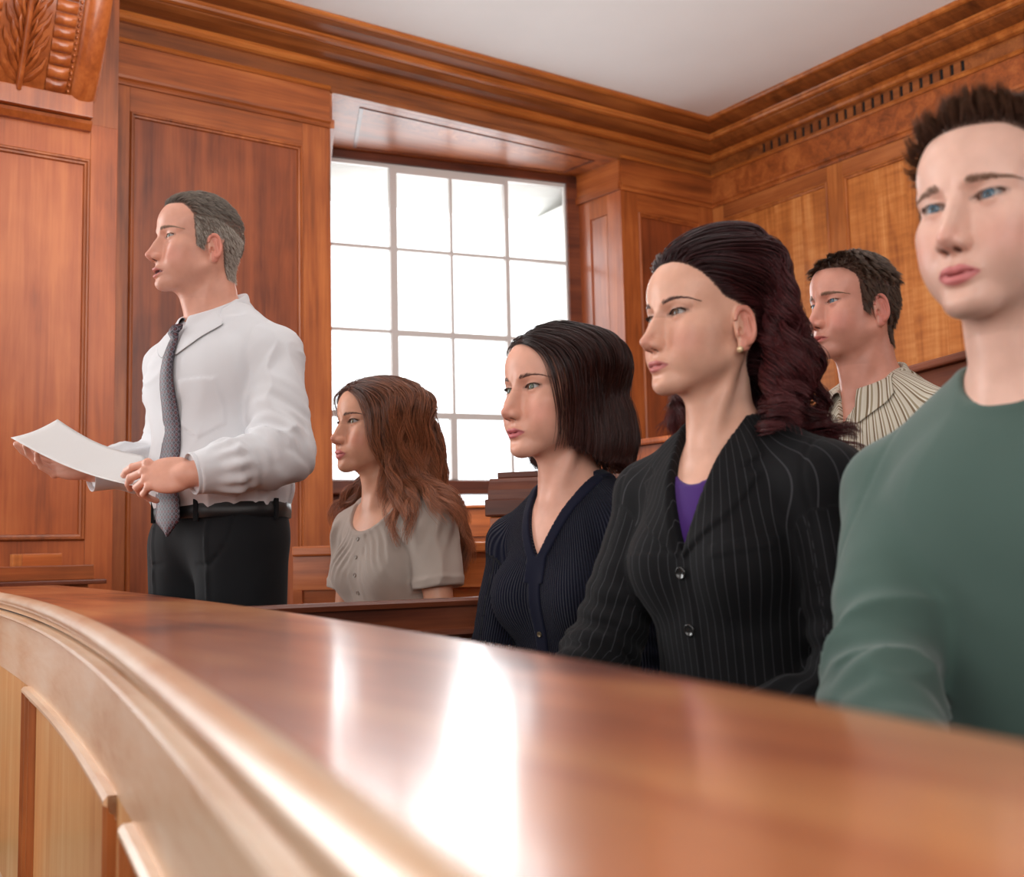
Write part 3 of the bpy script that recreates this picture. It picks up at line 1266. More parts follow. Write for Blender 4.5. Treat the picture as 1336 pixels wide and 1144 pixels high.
def cloth_mat(name, col, rough=0.85, weave=900, bump=0.15, sheen=0.3, stripe=None, var=0.06, rib=None, spec=0.12):
    """stripe: list of (position, colour) over one repeat and the repeat length; rib: (repeat, depth)"""
    m, nt, b = new_mat(name)
    tc = node(nt, 'ShaderNodeTexCoord')
    n = node(nt, 'ShaderNodeTexNoise')
    n.inputs['Scale'].default_value = 6
    n.inputs['Detail'].default_value = 3
    nt.links.new(tc.outputs['Object'], n.inputs['Vector'])
    if stripe:
        reps, stops = stripe
        at = node(nt, 'ShaderNodeAttribute', attribute_name='stripe')
        mu = node(nt, 'ShaderNodeMath', operation='MULTIPLY')
        mu.inputs[1].default_value = 1/reps
        nt.links.new(at.outputs['Fac'], mu.inputs[0])
        fr = node(nt, 'ShaderNodeMath', operation='FRACT')
        nt.links.new(mu.outputs[0], fr.inputs[0])
        r = ramp(nt, stops)
        r.color_ramp.interpolation = 'LINEAR'
        nt.links.new(fr.outputs[0], r.inputs['Fac'])
        src = r.outputs['Color']
    else:
        rg = node(nt, 'ShaderNodeRGB')
        rg.outputs[0].default_value = col
        src = rg.outputs[0]
    mx = node(nt, 'ShaderNodeMix', data_type='RGBA', blend_type='MULTIPLY')
    mx.inputs[0].default_value = 1.0
    rr = ramp(nt, [(0.3, (1-var, 1-var, 1-var, 1)), (0.7, (1+var, 1+var, 1+var, 1))])
    nt.links.new(n.outputs['Fac'], rr.inputs['Fac'])
    nt.links.new(src, mx.inputs[6])
    nt.links.new(rr.outputs['Color'], mx.inputs[7])
    nt.links.new(mx.outputs[2], b.inputs['Base Color'])
    b.inputs['Roughness'].default_value = rough
    b.inputs['Sheen Weight'].default_value = sheen
    b.inputs['Sheen Roughness'].default_value = 0.5
    b.inputs['Specular IOR Level'].default_value = spec
    n2 = node(nt, 'ShaderNodeTexNoise')
    n2.inputs['Scale'].default_value = weave
    n2.inputs['Detail'].default_value = 2
    nt.links.new(tc.outputs['Object'], n2.inputs['Vector'])
    bp = node(nt, 'ShaderNodeBump')
    bp.inputs['Strength'].default_value = bump
    bp.inputs['Distance'].default_value = 0.001
    nt.links.new(n2.outputs['Fac'], bp.inputs['Height'])
    out = bp.outputs[0]
    if rib:
        at2 = node(nt, 'ShaderNodeAttribute', attribute_name='stripe')
        mu2 = node(nt, 'ShaderNodeMath', operation='MULTIPLY')
        mu2.inputs[1].default_value = 2*math.pi/rib[0]
        nt.links.new(at2.outputs['Fac'], mu2.inputs[0])
        sn = node(nt, 'ShaderNodeMath', operation='SINE')
        nt.links.new(mu2.outputs[0], sn.inputs[0])
        bp2 = node(nt, 'ShaderNodeBump')
        bp2.inputs['Strength'].default_value = 1.0
        bp2.inputs['Distance'].default_value = rib[1]
        nt.links.new(sn.outputs[0], bp2.inputs['Height'])
        nt.links.new(bp.outputs[0], bp2.inputs['Normal'])
        out = bp2.outputs[0]
    nt.links.new(out, b.inputs['Normal'])
    return m


def bounded(fn, P, c, r):
    """fn near c, a cheap bound elsewhere"""
    x, y, z = P
    q = np.sqrt((x-c[0])**2+(y-c[1])**2+(z-c[2])**2)-r
    out = q+0.03
    m = q < 0
    if m.any():
        out = out.astype(np.float64)
        out[m] = fn((x[m], y[m], z[m]))
    return out


def make_person(B, label, prm, colors, hands, group=None, body_step=0.011, hand_boxes=(), iris='brown', gaze=(1, 0, 0), extra=None, legs=True):
    """the body as one surface: head, neck, trunk, arms, hands and legs"""
    J = B.J

    def f(P):
        d = bounded(lambda q: head_field(B.H(q), prm)*B.sc, P, B.head_c, 0.20)
        d = smin(d, B.neck(P), 0.022)
        d = smin(d, B.torso(P), 0.03)
        for sd in 'LR':
            d = smin(d, B.arm(P, sd), 0.02)
            if hands.get(sd):
                d = smin(d, bounded(lambda q: B.hand(q, sd, **hands[sd]), P, J['wr'+sd], 0.23), 0.006)
        if legs:
            d = smin(d, B.legs(P), 0.03)
        return d
    pts = [np.array(v) for v in J.values()]+[B.head_c]
    lo = np.min(pts, 0)-0.16
    hi = np.max(pts, 0)+0.16
    h = B.head_c
    hx = [[h[0]-0.11, h[0]+0.14, 0.0020]]
    hy = [[h[1]-0.12, h[1]+0.12, 0.0022]]
    hz = [[h[2]-0.13, h[2]+0.12, 0.0018], [h[2]-0.30, h[2]-0.13, 0.004]]
    for b in hand_boxes:
        hx.append([b[0][0], b[1][0], b[2]])
        hy.append([b[0][1], b[1][1], b[2]])
        hz.append([b[0][2], b[1][2], b[2]])
    xs, ys = axis(lo[0], hi[0], hx, body_step), axis(lo[1], hi[1], hy, body_step)
    zs = axis(B.floor+0.001, h[2]+0.15, hz, body_step)
    V, Q = nets(f, xs, ys, zs)
    me = np_mesh('person', V, Q)
    Hc = B.H((V[:, 0], V[:, 1], V[:, 2]))
    C = face_colors(Hc, prm, colors)
    if extra:
        C = extra(V, Hc, C)
    add_color(me, C)
    o = link('person', me, colors['mat'])
    o.matrix_world = B.MW()
    tag(o, label, 'person', group)
    gz = gaze
    for s_ in (1, -1):
        M = B.MH() @ Matrix.Translation((0.0716, 0.0310*s_, 0.0))
        eye_mesh('eye', EYE[iris], (gz[0], gz[1], gz[2]), o, M)
    B.V, B.Q, B.Hc, B.obj = V, Q, np.stack(Hc, 1), o
    return o


def scalp_roots(B, n, mask, rng, head=True):
    """random points on the head where mask(H) holds, with their normals, in local coordinates"""
    V, Q, H = B.V, B.Q, B.Hc
    m = mask(H)
    q = Q[m[Q].all(1)]
    a, b, c, d = V[q[:, 0]], V[q[:, 1]], V[q[:, 2]], V[q[:, 3]]
    N = np.cross(c-a, d-b)
    ar = np.sqrt((N**2).sum(1))
    N /= np.maximum(ar, 1e-12)[:, None]
    pick = rng.choice(len(q), n, p=ar/ar.sum())
    u, v = rng.random(n)[:, None], rng.random(n)[:, None]
    P = (a[pick]*(1-u)+b[pick]*u)*(1-v)+(d[pick]*(1-u)+c[pick]*u)*v
    return P.astype(float), N[pick].astype(float)


def in_head(B, S):
    """local points (…,3) to head coordinates"""
    s = S.reshape(-1, 3)
    h = B.H((s[:, 0], s[:, 1], s[:, 2]))
    return np.stack(h, 1).reshape(S.shape)


def from_head(B, S):
    s = S.reshape(-1, 3)*B.sc
    return (s @ B.Rh.T+B.head_c).reshape(S.shape)


def eyebrows(B, mat, rng, n=260, thick=0.0034, arch=0.0035, z0=0.0165, y0=0.010, y1=0.050, rad=0.00022, length=0.008, fall=0.004):
    """two eyebrows of short strands lying on the brow"""
    def f(P):
        return head_field(P, B.prm)
    S = []
    for sd in (1, -1):
        t = rng.random(n)
        y = y0+(y1-y0)*t
        w = thick*np.clip(1.15-t*0.95, 0.25, 1)
        z = z0+arch*np.sin(t*2.4)-fall*t**2+rng.uniform(-0.5, 0.5, n)*w*1.6
        O = np.stack([np.zeros(n)+0.02, y*sd, z], 1)
        Vd = np.stack([np.ones(n), 0.25*y/0.05*sd, np.zeros(n)], 1)
        P0 = ray_in_many(f, O, Vd, far=0.11)
        d = np.stack([np.zeros(n)-0.35*t, sd*(0.55+0.5*t), 0.75-1.05*t], 1)
        d /= np.sqrt((d**2).sum(1))[:, None]
        k = 5
        P = P0.copy()
        pts = [P.copy()]
        for i in range(1, k):
            P = P+d*(length/(k-1))*rng.uniform(0.8, 1.1, n)[:, None]
            dd, g = grad(f, P)
            P = P+g*np.clip(0.0006-dd, -0.004, 0.006)[:, None]
            pts.append(P.copy())
        S.append(np.stack(pts, 1))
    S = np.concatenate(S)
    o = curves_obj('eyebrows', from_head(B, S), rad*np.array([0.9, 1, 0.9, 0.6, 0.3]), mat, B.obj)
    o['kind'] = 'stuff'
    return o


def eyelashes(B, mat, rng, n=110, length=0.0065, rad=0.00022):
    def f(P):
        return head_field(P, B.prm)
    hh = 0.0048*B.prm['lid']
    S = []
    for sd in (1, -1):
        th = rng.uniform(0.06, math.pi-0.10, n)
        y = 0.0312+0.0145*np.cos(th)
        z = 0.0004+(hh+0.0005)*np.sin(th)+0.06*(y-0.031)
        O = np.stack([np.full(n, 0.02), y*sd, z], 1)
        P0 = ray_in_many(f, O, np.tile([1.0, 0, 0], (n, 1)), far=0.10)
        out = (y-0.031)/0.014
        d = np.stack([0.75+0*y, sd*(0.55*out+0.1), -0.25+0*y], 1)
        k = 5
        pts = [P0-0.0004*d]
        P = P0.copy()
        for i in range(1, k):
            dd = d.copy()
            dd[:, 2] += 0.9*i/(k-1)
            dd /= np.sqrt((dd**2).sum(1))[:, None]
            P = P+dd*(length/(k-1))*rng.uniform(0.7, 1.0, n)[:, None]*np.clip(0.55+0.45*out, 0.4, 1)[:, None]
            pts.append(P.copy())
        S.append(np.stack(pts, 1))
    S = np.concatenate(S)
    o = curves_obj('eyelashes', from_head(B, S), rad*np.array([1.6, 1.2, 0.9, 0.6, 0.2]), mat, B.obj)
    o['kind'] = 'stuff'
    return o


LASH = hair_mat('lash_hair', srgb(26, 18, 16), srgb(40, 28, 24), var=0.1)


# ------------------------------------------------------------------ person 1: the standing speaker in the white shirt
def smooth_offset_mesh(name, grid, mat, parent, thick=0.0, M=None, sub=0):
    """mesh from a (m, n, 3) grid of points"""
    g = np.asarray(grid, float)
    m, n = g.shape[:2]
    V = g.reshape(-1, 3)
    i, j = np.meshgrid(np.arange(m-1), np.arange(n-1), indexing='ij')
    a = (i*n+j).ravel()
    Q = np.stack([a, a+1, a+n+1, a+n], 1)
    me = np_mesh(name, V, Q)
    if M is not None:
        me.transform(M)
    o = link(name, me, mat, parent)
    if thick:
        md = o.modifiers.new('thickness', 'SOLIDIFY')
        md.thickness = thick
        md.offset = 1.0
    if sub:
        md = o.modifiers.new('smooth', 'SUBSURF')
        md.levels = md.render_levels = sub
    return o


def collar(B, mat, rin, stand, fall, tipf, name='collar', open_=0.0, lift=0.0, r_extra=0.0, tilt=0.022, tips=0.03, surf=None):
    """stand and turned-down leaf round the neck; open_: half gap at the front in radians"""
    k = B.sc
    N = np.array(B.J['neck'])
    na = 49
    rows = []
    th = np.linspace(math.pi-0.02-open_, -math.pi+0.02+open_, na)   # pi = throat, 0 = nape
    prof = [(0.0, -0.004), (0.001, 0.35), (0.002, 0.75), (0.004, 1.0), (0.0075, 1.02), (0.011, 0.85), (0.014, 0.4), (0.018, 0.0), (0.022, -0.5), (0.026, -1.0)]
    for t in th:
        c, s_ = -math.cos(t), math.sin(t)
        fr = (1-math.cos(t))/2           # 1 at the throat, 0 at the nape
        rx = rin*(1.0+0.12*fr)
        ry = rin*0.98
        row = []
        frp = max(0.0, fr-0.55)/0.45
        for (o, h) in prof:
            if h >= 0:
                z = h*stand*(1-0.30*fr)
            else:
                z = h*(fall+tips*frp**2.5)
            oo = o*(1+0.8*frp)+r_extra*(1 if h < 0.9 else 0.3)
            if h < 0 and frp > 0.9:
                pass
            x = c*(rx+oo)+(-0.006+tilt*fr*0.5)
            y = s_*(ry+oo)
            zz = z+lift-fr*0.042+(1-fr)*0.022
            row.append(N+np.array([x, y, zz])*k)
        rows.append(row)
    if surf is not None:
        A = np.array(rows)
        w = np.array([1.0 if h < 0.9 and o > 0.006 else 0.0 for o, h in prof])
        for it in range(6):
            q = A.reshape(-1, 3)
            d, g = grad(surf, q)
            st = (g*np.clip(0.0035-d, 0, 0.01)[:, None]).reshape(A.shape)*w[None, :, None]
            A = A+st
        rows = A
    return smooth_offset_mesh(name, rows, mat, B.obj, thick=0.0016, sub=1)


def buttons(B, surf, pts, r, mat, label=None, th=0.0022):
    for (y, z) in pts:
        p, _ = ray_in(surf, (B.J['neck'][0]-0.02, y, z), (1, 0, 0), far=0.5)
        e = 0.004
        p1, _ = ray_in(surf, (B.J['neck'][0]-0.02, y+e, z), (1, 0, 0), far=0.5)
        p2, _ = ray_in(surf, (B.J['neck'][0]-0.02, y, z+e), (1, 0, 0), far=0.5)
        nrm = Vector(np.cross(p1-p, p2-p)).normalized()
        if nrm.x < 0:
            nrm = -nrm
        mb = MB()
        seg = 14
        rings = []
        for (rr, hh) in ((r, 0), (r, th), (r*0.86, th*1.35), (r*0.72, th*0.95), (0.001, th*0.9)):
            rings.append([mb.bm.verts.new((rr*math.cos(q*2*math.pi/seg), rr*math.sin(q*2*math.pi/seg), hh)) for q in range(seg)])
        for i in range(len(rings)-1):
            for j in range(seg):
                mb.bm.faces.new((rings[i][j], rings[i][(j+1) % seg], rings[i+1][(j+1) % seg], rings[i+1][j]))
        mb.bm.faces.new(rings[-1])
        mb.bm.faces.new(rings[0][::-1])
        M = Matrix.Translation(Vector(p)-nrm*0.0005) @ Vector((0, 0, 1)).rotation_difference(nrm).to_matrix().to_4x4()
        mb.build('button', mat, B.obj, True, M=M)


def short_hair(B, rng, mat, mask, n=9000, length=(0.012, 0.030), rad=0.00032, flow=None, lay=0.008, steps=7, top_len=None, clump=0.35, ncl=500, name='hair', lift=0.32):
    P, N = scalp_roots(B, n, mask, rng)
    Hh = in_head(B, P)
    Nh = N @ B.Rh
    fl = flow(Hh)
    D = Nh*lift+fl*0.9
    D /= np.sqrt((D**2).sum(1))[:, None]
    ln = rng.uniform(length[0], length[1], n)
    if top_len is not None:
        ln = ln*top_len(Hh)

    def fw(Pp, t, Dd):
        v = flow(Pp)
        v = v+np.array([0, 0, -0.15])
        return v/np.sqrt((v**2).sum(1))[:, None]
    S = grow(Hh, D, lambda q: head_low(q), fw, steps, ln/(steps-1), np.full(n, lay)*rng.uniform(0.35, 1.0, n)*np.clip(ln/0.02, 0.3, 2.0), 0.72)
    S = clumps(S, ncl, clump, rng, jitter=0.0012)
    t = np.linspace(0, 1, steps)
    o = curves_obj(name, from_head(B, S), rad*(1-0.75*t**1.5), mat, B.obj)
    o['kind'] = 'stuff'
    return o


def hairline(pts):
    xs = [p[0] for p in pts]
    zs = [p[1] for p in pts]
    return lambda H: (H[:, 2] > np.interp(H[:, 0], xs, zs)) & ~((np.abs(H[:, 1]) > 0.0735) & (H[:, 2] < 0.004) & (H[:, 0] > -0.034) & (H[:, 0] < 0.010)) & ~((np.abs(H[:, 1]) > 0.0810) & (H[:, 2] < 0.03))


def scalp_tint(mask, col, w=0.75, soft=None):
    def f(V, Hc, C):
        H = np.stack(Hc, 1)
        m = mask(H) & (H[:, 2] > -0.11)
        m = m.astype(float)[:, None]*w
        return C*(1-m)+np.array(col[:3])[None]*m
    return f


def build_speaker():
    rng = np.random.default_rng(11)
    B = Body(259, 320, 2.60, 70, 54, scale=0.98, pitch=2)
    hc = B.head_c[2]
    k = B.sc
    J = B.J
    J['neck'] = (-0.050, 0, hc-0.178*k)
    J['pelvis'] = (-0.062, 0.0, hc-0.66*k)
    J['shL'] = (-0.085, 0.160, hc-0.275*k)
    J['shR'] = (-0.050, -0.165, hc-0.275*k)
    J['elL'] = tuple(B.loc(368, 595, 2.42))
    J['wrL'] = tuple(B.loc(246, 619, 2.30))
    J['elR'] = tuple(B.loc(232, 600, 2.74))
    J['wrR'] = tuple(B.loc(120, 614, 2.62))
    for sd, g in (('L', 1), ('R', -1)):
        J['hip'+sd] = (-0.055, 0.088*g, hc-0.71*k)
        J['kn'+sd] = (-0.050, 0.100*g, 0.50)
        J['an'+sd] = (-0.070, 0.115*g, 0.085)
    # directions in the local frame: image left, towards the camera, up
    il = B.Rw.T @ (-_r)
    tc = B.Rw.T @ (-_f)
    up = np.array([0, 0, 1.0])
    hands = {
        'L': dict(curls=[(0.45, 0.35, 0.20), (0.62, 0.55, 0.30), (0.85, 0.75, 0.40), (1.0, 0.85, 0.5)], X=il*1.0-up*0.02+tc*0.02, Zd=tc*0.80+up*0.45, thumb=(0.30, 0.42, 0.05), spread=0.05),
        'R': dict(curls=[(0.15, 0.25, 0.15), (0.30, 0.35, 0.25), (0.50, 0.50, 0.30), (0.65, 0.55, 0.35)], X=il*1.0+up*0.10+tc*0.15, Zd=-up*0.75-tc*0.55, thumb=(0.75, -0.1, 0.2), spread=0.16),
    }
    prm = dict(BASE, open=0.0065, nose=1.02, lips=0.85, jaw=1.04, chin=0.0, brow=1.15, lid=0.85)
    B.prm = prm
    mask = hairline([(-0.2, -0.075), (-0.055, -0.085), (-0.042, -0.05), (-0.030, 0.0), (-0.022, 0.006), (0.006, 0.004), (0.008, -0.028), (0.028, -0.020), (0.034, 0.020), (0.040, 0.052), (0.058, 0.078), (0.085, 0.081), (0.2, 0.081)])
    sk = srgb(222, 166, 144)
    colors = dict(mat=skin_mat('fair_skin', 0, 0, 0), skin=sk, blush=srgb(215, 125, 108), lip=srgb(205, 120, 112), stubble=0.12, stubble_c=srgb(150, 110, 98), lash_w=0.45)
    boxes = []
    for sd in 'LR':
        W = np.array(J['wr'+sd])
        X = np.array(hands[sd]['X'])
        X = X/np.linalg.norm(X)
        a, b = W-0.03*X, W+0.19*X
        boxes.append((np.minimum(a, b)-0.045, np.maximum(a, b)+0.045, 0.0026))
    o = make_person(B, 'person standing in a white shirt and dark patterned tie, holding a sheet of paper', prm, colors, hands, hand_boxes=boxes, iris='green',
                    gaze=(1, 0.05, 0.0), extra=scalp_tint(mask, srgb(92, 78, 68), 0.8), group='people in the jury box')
    # hair: short, grey at the sides
    hm = hair_mat('grey_brown_hair', srgb(84, 74, 66), srgb(146, 134, 122), rough=0.45, var=0.45)
    hm2 = hair_mat('grey_hair', srgb(150, 140, 128), srgb(208, 198, 186), rough=0.5, var=0.3)

    def flow(h):
        v = np.stack([-0.6-4*np.clip(h[:, 0]-0.05, 0, 1), h[:, 1]*3.0, -0.35+h[:, 2]*4.0*(h[:, 0] > 0.04)], 1)
        v[:, 2] = np.where(h[:, 2] < 0.04, -1.0, v[:, 2])
        return v/np.sqrt((v**2).sum(1))[:, None]

    def tl(h):
        return np.where(h[:, 2] > 0.055, 1.0, 0.42)*np.where((h[:, 0] > 0.055), 1.15, 1.0)*np.clip(1.0+(h[:, 0]+0.01)*8, 0.38, 1)
    side = lambda H: mask(H) & (H[:, 2] < 0.052-0.5*np.clip(-H[:, 0]-0.02, 0, 1)) & (H[:, 0] > -0.085)
    short_hair(B, rng, hm, lambda H: mask(H), n=15000, length=(0.013, 0.025), flow=flow, top_len=tl, lay=0.010)
    short_hair(B, rng, hm2, side, n=5200, length=(0.007, 0.012), flow=flow, lay=0.004, name='grey_hair_at_the_sides')
    eyebrows(B, hair_mat('brow_hair_grey', srgb(130, 104, 86), srgb(156, 128, 106), var=0.2), rng, n=200, thick=0.0030)
    eyelashes(B, LASH, rng, n=80, length=0.004)
    # ---- shirt
    white = cloth_mat('white_cotton', (0.68, 0.68, 0.70, 1), rough=0.8, var=0.02, sheen=0.15, bump=0.06)
    N = np.array(J['neck'])
    zb = hc-0.622*k                     # belt line

    def shirt(P):
        t = np.clip((P[2]-zb)/0.25, 0, 1)
        blouse = 0.022*np.exp(-((P[2]-zb-0.055)/0.05)**2)
        d = B.torso(P, 0.012, 0.020)-blouse
        dl = B.arm(P, 'L', 0.012, ru=0.051, re=0.052, rw=0.030, upto=0.96)
        dr = B.arm(P, 'R', 0.012, ru=0.056, re=0.054, rw=0.032, upto=0.96)
        for sd, dd in (('L', dl), ('R', dr)):
            s2, a2, L2 = arm_coord(P, J['el'+sd], J['wr'+sd])
            s1, a1, L1 = arm_coord(P, J['sh'+sd], J['el'+sd])
            w = np.exp(-((s2+0.00)/0.10)**2)
            dv = np.array(J['el'+sd])-np.array(J['sh'+sd])
            dv2 = np.array(J['wr'+sd])-np.array(J['el'+sd])
            cr = np.cross(dv, dv2)
            dd = dd-folds(P, 0.0095, 17, tuple(cr/np.linalg.norm(cr)*0.8+dv/np.linalg.norm(dv)*0.5), 3)*np.clip(w+0.30, 0, 1)
            dd = dd-elbow_folds(P, B, sd, 0.0065, 0.036, 0.10)
            # gather at the cuff and the cuff itself
            g = np.exp(-((s2-(L2-0.085))/0.030)**2)
            dd = dd-0.0035*np.sin(a2*11)*g-0.006*g
            dd = smax(dd, s2-(L2-0.014), 0.003) if sd == 'L' else smax(dd, s2-(L2-0.004), 0.003)
            if sd == 'L':
                dl = dd
            else:
                dr = dd
        d = d-folds(P, 0.0075, 8, (0.25, 0.35, 1), 1)*np.clip((1.0-t*0.4), 0, 1)
        d = d-folds(P, 0.0035, 17, (0.1, 0.6, 1), 8)*np.exp(-((P[2]-zb-0.07)/0.09)**2)
        d = d-folds(P, 0.0030, 19, (0.3, 0.5, 1), 12, warp=0.8)
        d = smin(d, dl, 0.016)
        d = smin(d, dr, 0.016)
        # armhole seams
        for sd, g in (('L', 1), ('R', -1)):
            S = J['sh'+sd]
            q = np.sqrt((P[0]-S[0])**2+(P[2]-S[2]+0.02)**2)
            seam = np.exp(-((P[1]*g-0.168-0.10*(S[2]-P[2]))/0.0035)**2)*(P[2] > S[2]-0.14)
            d = d+0.0016*seam
        # placket and chest pocket
        u, v = P[1], P[2]-N[2]
        fr = P[0] > -0.02
        d = d-fr*raise_poly(u, v, [(-0.016, -0.02), (0.016, -0.02), (0.016, -0.6), (-0.016, -0.6)], 0.0026)
        d = d-fr*raise_poly(u, v, [(0.045, -0.155), (0.135, -0.155), (0.135, -0.255), (0.09, -0.285), (0.045, -0.255)], 0.0034)
        # neck opening and hem tucked in the trousers
        d = smax(d, -cap(P, (N[0]+0.012, 0, N[2]+0.012), (N[0]-0.01, 0, N[2]+0.2), 0.062*k), 0.004)
        d = smax(d, (zb-0.012)-P[2], 0.006)
        return d
    lo = (-0.36, -0.36, zb-0.03)
    hi = (0.45, 0.36, hc-0.13)
    el = np.array(J['elL'])
    lo = (min(lo[0], el[0]-0.12), min(-0.34, J['elR'][1]-0.12), lo[2])
    hi = (max(J['wrL'][0], J['wrR'][0])+0.08, max(0.34, el[1]+0.12), hi[2])
    garment('shirt', shirt, lo, hi, 0.0048, white, o)
    # cuffs
    for sd in 'LR':
        E, W = np.array(J['el'+sd]), np.array(J['wr'+sd])
        t = W-E
        L = np.linalg.norm(t)
        t /= L
        a = np.cross(t, [0, 0, 1.0])
        a /= np.linalg.norm(a)
        b = np.cross(a, t)
        rows = []
        for (s_, r) in ((L-0.078, 0.043), (L-0.074, 0.0448), (L-0.04, 0.0440), (L-0.010, 0.0440), (L-0.006, 0.0440), (L-0.005, 0.0425), (L-0.02, 0.0415), (L-0.05, 0.041)):
            rr = r*(1.0 if sd == 'L' else 1.12)
            s2 = s_+(0.012 if sd == 'R' else 0)
            rows.append([E+t*s2+(a*math.cos(q)*0.92+b*math.sin(q)*1.02)*rr*k for q in np.linspace(0, 2*math.pi, 33)])
        smooth_offset_mesh('cuff', rows, white, o, sub=1)
    collar(B, white, 0.060, 0.052, 0.040, 0, open_=0.16, tips=0.034, r_extra=0.001, lift=0.006, surf=shirt)
    # ---- tie
    tm, nt, b = new_mat('dark_patterned_silk')
    tcn = node(nt, 'ShaderNodeTexCoord')
    at = node(nt, 'ShaderNodeAttribute', attribute_name='Col')
    sx = node(nt, 'ShaderNodeSeparateColor')
    nt.links.new(at.outputs['Color'], sx.inputs[0])
    cx = node(nt, 'ShaderNodeCombineXYZ')
    nt.links.new(sx.outputs[0], cx.inputs[0])
    nt.links.new(sx.outputs[1], cx.inputs[1])
    vo = node(nt, 'ShaderNodeTexVoronoi', feature='F1')
    vo.inputs['Scale'].default_value = 1.0
    vo.inputs['Randomness'].default_value = 0.0
    nt.links.new(cx.outputs[0], vo.inputs['Vector'])
    rp = ramp(nt, [(0.0, srgb(104, 48, 54)), (0.20, srgb(92, 42, 48)), (0.24, srgb(24, 22, 34)), (0.34, srgb(24, 22, 34)), (0.38, srgb(118, 108, 118)), (0.47, srgb(96, 86, 96)), (0.52, srgb(26, 24, 34)), (1, srgb(26, 24, 34))])
    nt.links.new(vo.outputs['Distance'], rp.inputs['Fac'])
    nt.links.new(rp.outputs['Color'], b.inputs['Base Color'])
    b.inputs['Roughness'].default_value = 0.5
    zt, zend = N[2]-0.022, zb-0.062
    rows, cols = [], []
    m = 46

    def soft(P):
        return np.minimum(B.torso(P, 0.012, 0.020)-0.022*np.exp(-((P[2]-zb-0.055)/0.05)**2), B.torso(P, 0.02)-0.016*sstep(zb+0.03, zb, P[2]))
    for i in range(m):
        t = i/(m-1)
        z = zt+(zend-zt)*t
        if t < 0.045:
            w = 0.017+0.006*math.sin(t/0.045*3.1)
        elif t < 0.07:
            w = 0.014
        else:
            w = 0.015+0.029*((t-0.07)/0.85)**0.85
        if t > 0.93:
            w *= max(0.02, (1-t)/0.07)
        yc = 0.004+0.012*math.sin(t*2.5)
        p, _ = ray_in(soft, (N[0]-0.02, yc, z), (1, 0, 0), far=0.45)
        xc = p[0]
        if rows:
            xc = max(xc, last-0.0025)
        last = xc
        row, cc = [], []
        for j in range(9):
            v = (j-4)/4
            th = (0.012 if t < 0.05 else 0.0055)*(1-abs(v)**3)+0.002
            row.append([xc+0.006+th+(0.006 if t < 0.05 else 0), yc+v*w, z])
            cc.append([v*w/0.0120, z/0.0120, 0])
        rows.append(row)
        cols += cc
    to = smooth_offset_mesh('tie', rows, tm, o, thick=0.003)
    add_color(to.data, np.array(cols))
    # ---- trousers, belt
    black = cloth_mat('black_suiting', (0.010, 0.0105, 0.012, 1), rough=0.8, var=0.1, sheen=0.04, bump=0.1)

    def trousers(P):
        d = smin(B.torso(P, 0.010, 0.012), B.legs(P, 0.020, feet=False), 0.04)
        for sd, g in (('L', 1), ('R', -1)):
            A, K = J['hip'+sd], J['an'+sd]
            d = smin(d, cap(P, A, K, 0.086*k, 0.074), 0.03)
            x = P[0]-(A[0]+0.10)
            d = d-0.0035*np.exp(-((P[1]-(A[1]+0.012*g))/0.004)**2)*(P[0] > A[0])*(P[2] < A[2]+0.06)
        d = d-folds(P, 0.004, 7, (0.2, 0.1, 1), 4)
        pk = np.exp(-((P[0]-(0.01-0.35*(P[2]-zb+0.02)))/0.0022)**2)*(np.abs(P[1]) > 0.06)*(P[2] > zb-0.19)*(P[2] < zb-0.02)
        d = d+0.003*pk
        d = smax(d, P[2]-(zb+0.012), 0.004)
        d = smax(d, 0.03-P[2], 0.01)
        return d
    garment('trousers', trousers, (-0.30, -0.25, 0.02), (0.16, 0.26, zb+0.04), 0.0062, black, o)
    leather = plain('black_leather', (0.012, 0.012, 0.013, 1), 0.42, bump=0.2, nscale=300)
    ctr = np.array([J['pelvis'][0]+0.02, 0, zb-0.006])
    wf = lambda P: np.minimum(trousers((P[0], P[1], np.minimum(P[2], zb-0.004))), shirt((P[0], P[1], np.minimum(P[2], zb+0.002))))
    qs = np.linspace(0, 2*math.pi, 73)
    hit = ray_in_many(wf, np.tile(ctr, (73, 1)), np.stack([np.cos(qs), np.sin(qs), 0*qs], 1), far=0.28)
    rad = np.hypot(hit[:, 0]-ctr[0], hit[:, 1]-ctr[1])
    rad = (rad+np.roll(rad, 1)+np.roll(rad, -1))/3
    rad[-1] = rad[0]
    rows = []
    for (dz, dr) in ((-0.0175, 0.001), (-0.0165, 0.005), (0.0, 0.0062), (0.0165, 0.005), (0.0175, 0.001)):
        rows.append([(ctr[0]+math.cos(q)*(r+dr), ctr[1]+math.sin(q)*(r+dr), ctr[2]+dz) for q, r in zip(qs, rad)])
    be = smooth_offset_mesh('belt', rows, leather, o)
    for q in (0.65, 1.75, 2.9, -0.65, -1.75):
        r = np.interp(q % (2*math.pi), qs, rad)
        mb = MB()
        mb.box(-0.001, 0.010, -0.0055, 0.0055, -0.024, 0.024, bev=0.0015)
        M = Matrix.Translation((ctr[0]+math.cos(q)*r, math.sin(q)*r, ctr[2])) @ Matrix.Rotation(q, 4, 'Z')
        mb.build('belt_loop', black, o, M=M)
    mb = MB()
    r = rad[0]
    for y0, y1, z0, z1 in ((-0.022, 0.022, 0.015, 0.019), (-0.022, 0.022, -0.019, -0.015), (-0.022, -0.018, -0.019, 0.019), (0.018, 0.022, -0.019, 0.019)):
        mb.box(r+0.005, r+0.010, y0, y1, z0, z1, bev=0.001)
    mb.build('belt_buckle', plain('steel', (0.6, 0.58, 0.55, 1), 0.25, 1.0), o, M=Matrix.Translation((ctr[0], 0, ctr[2])))
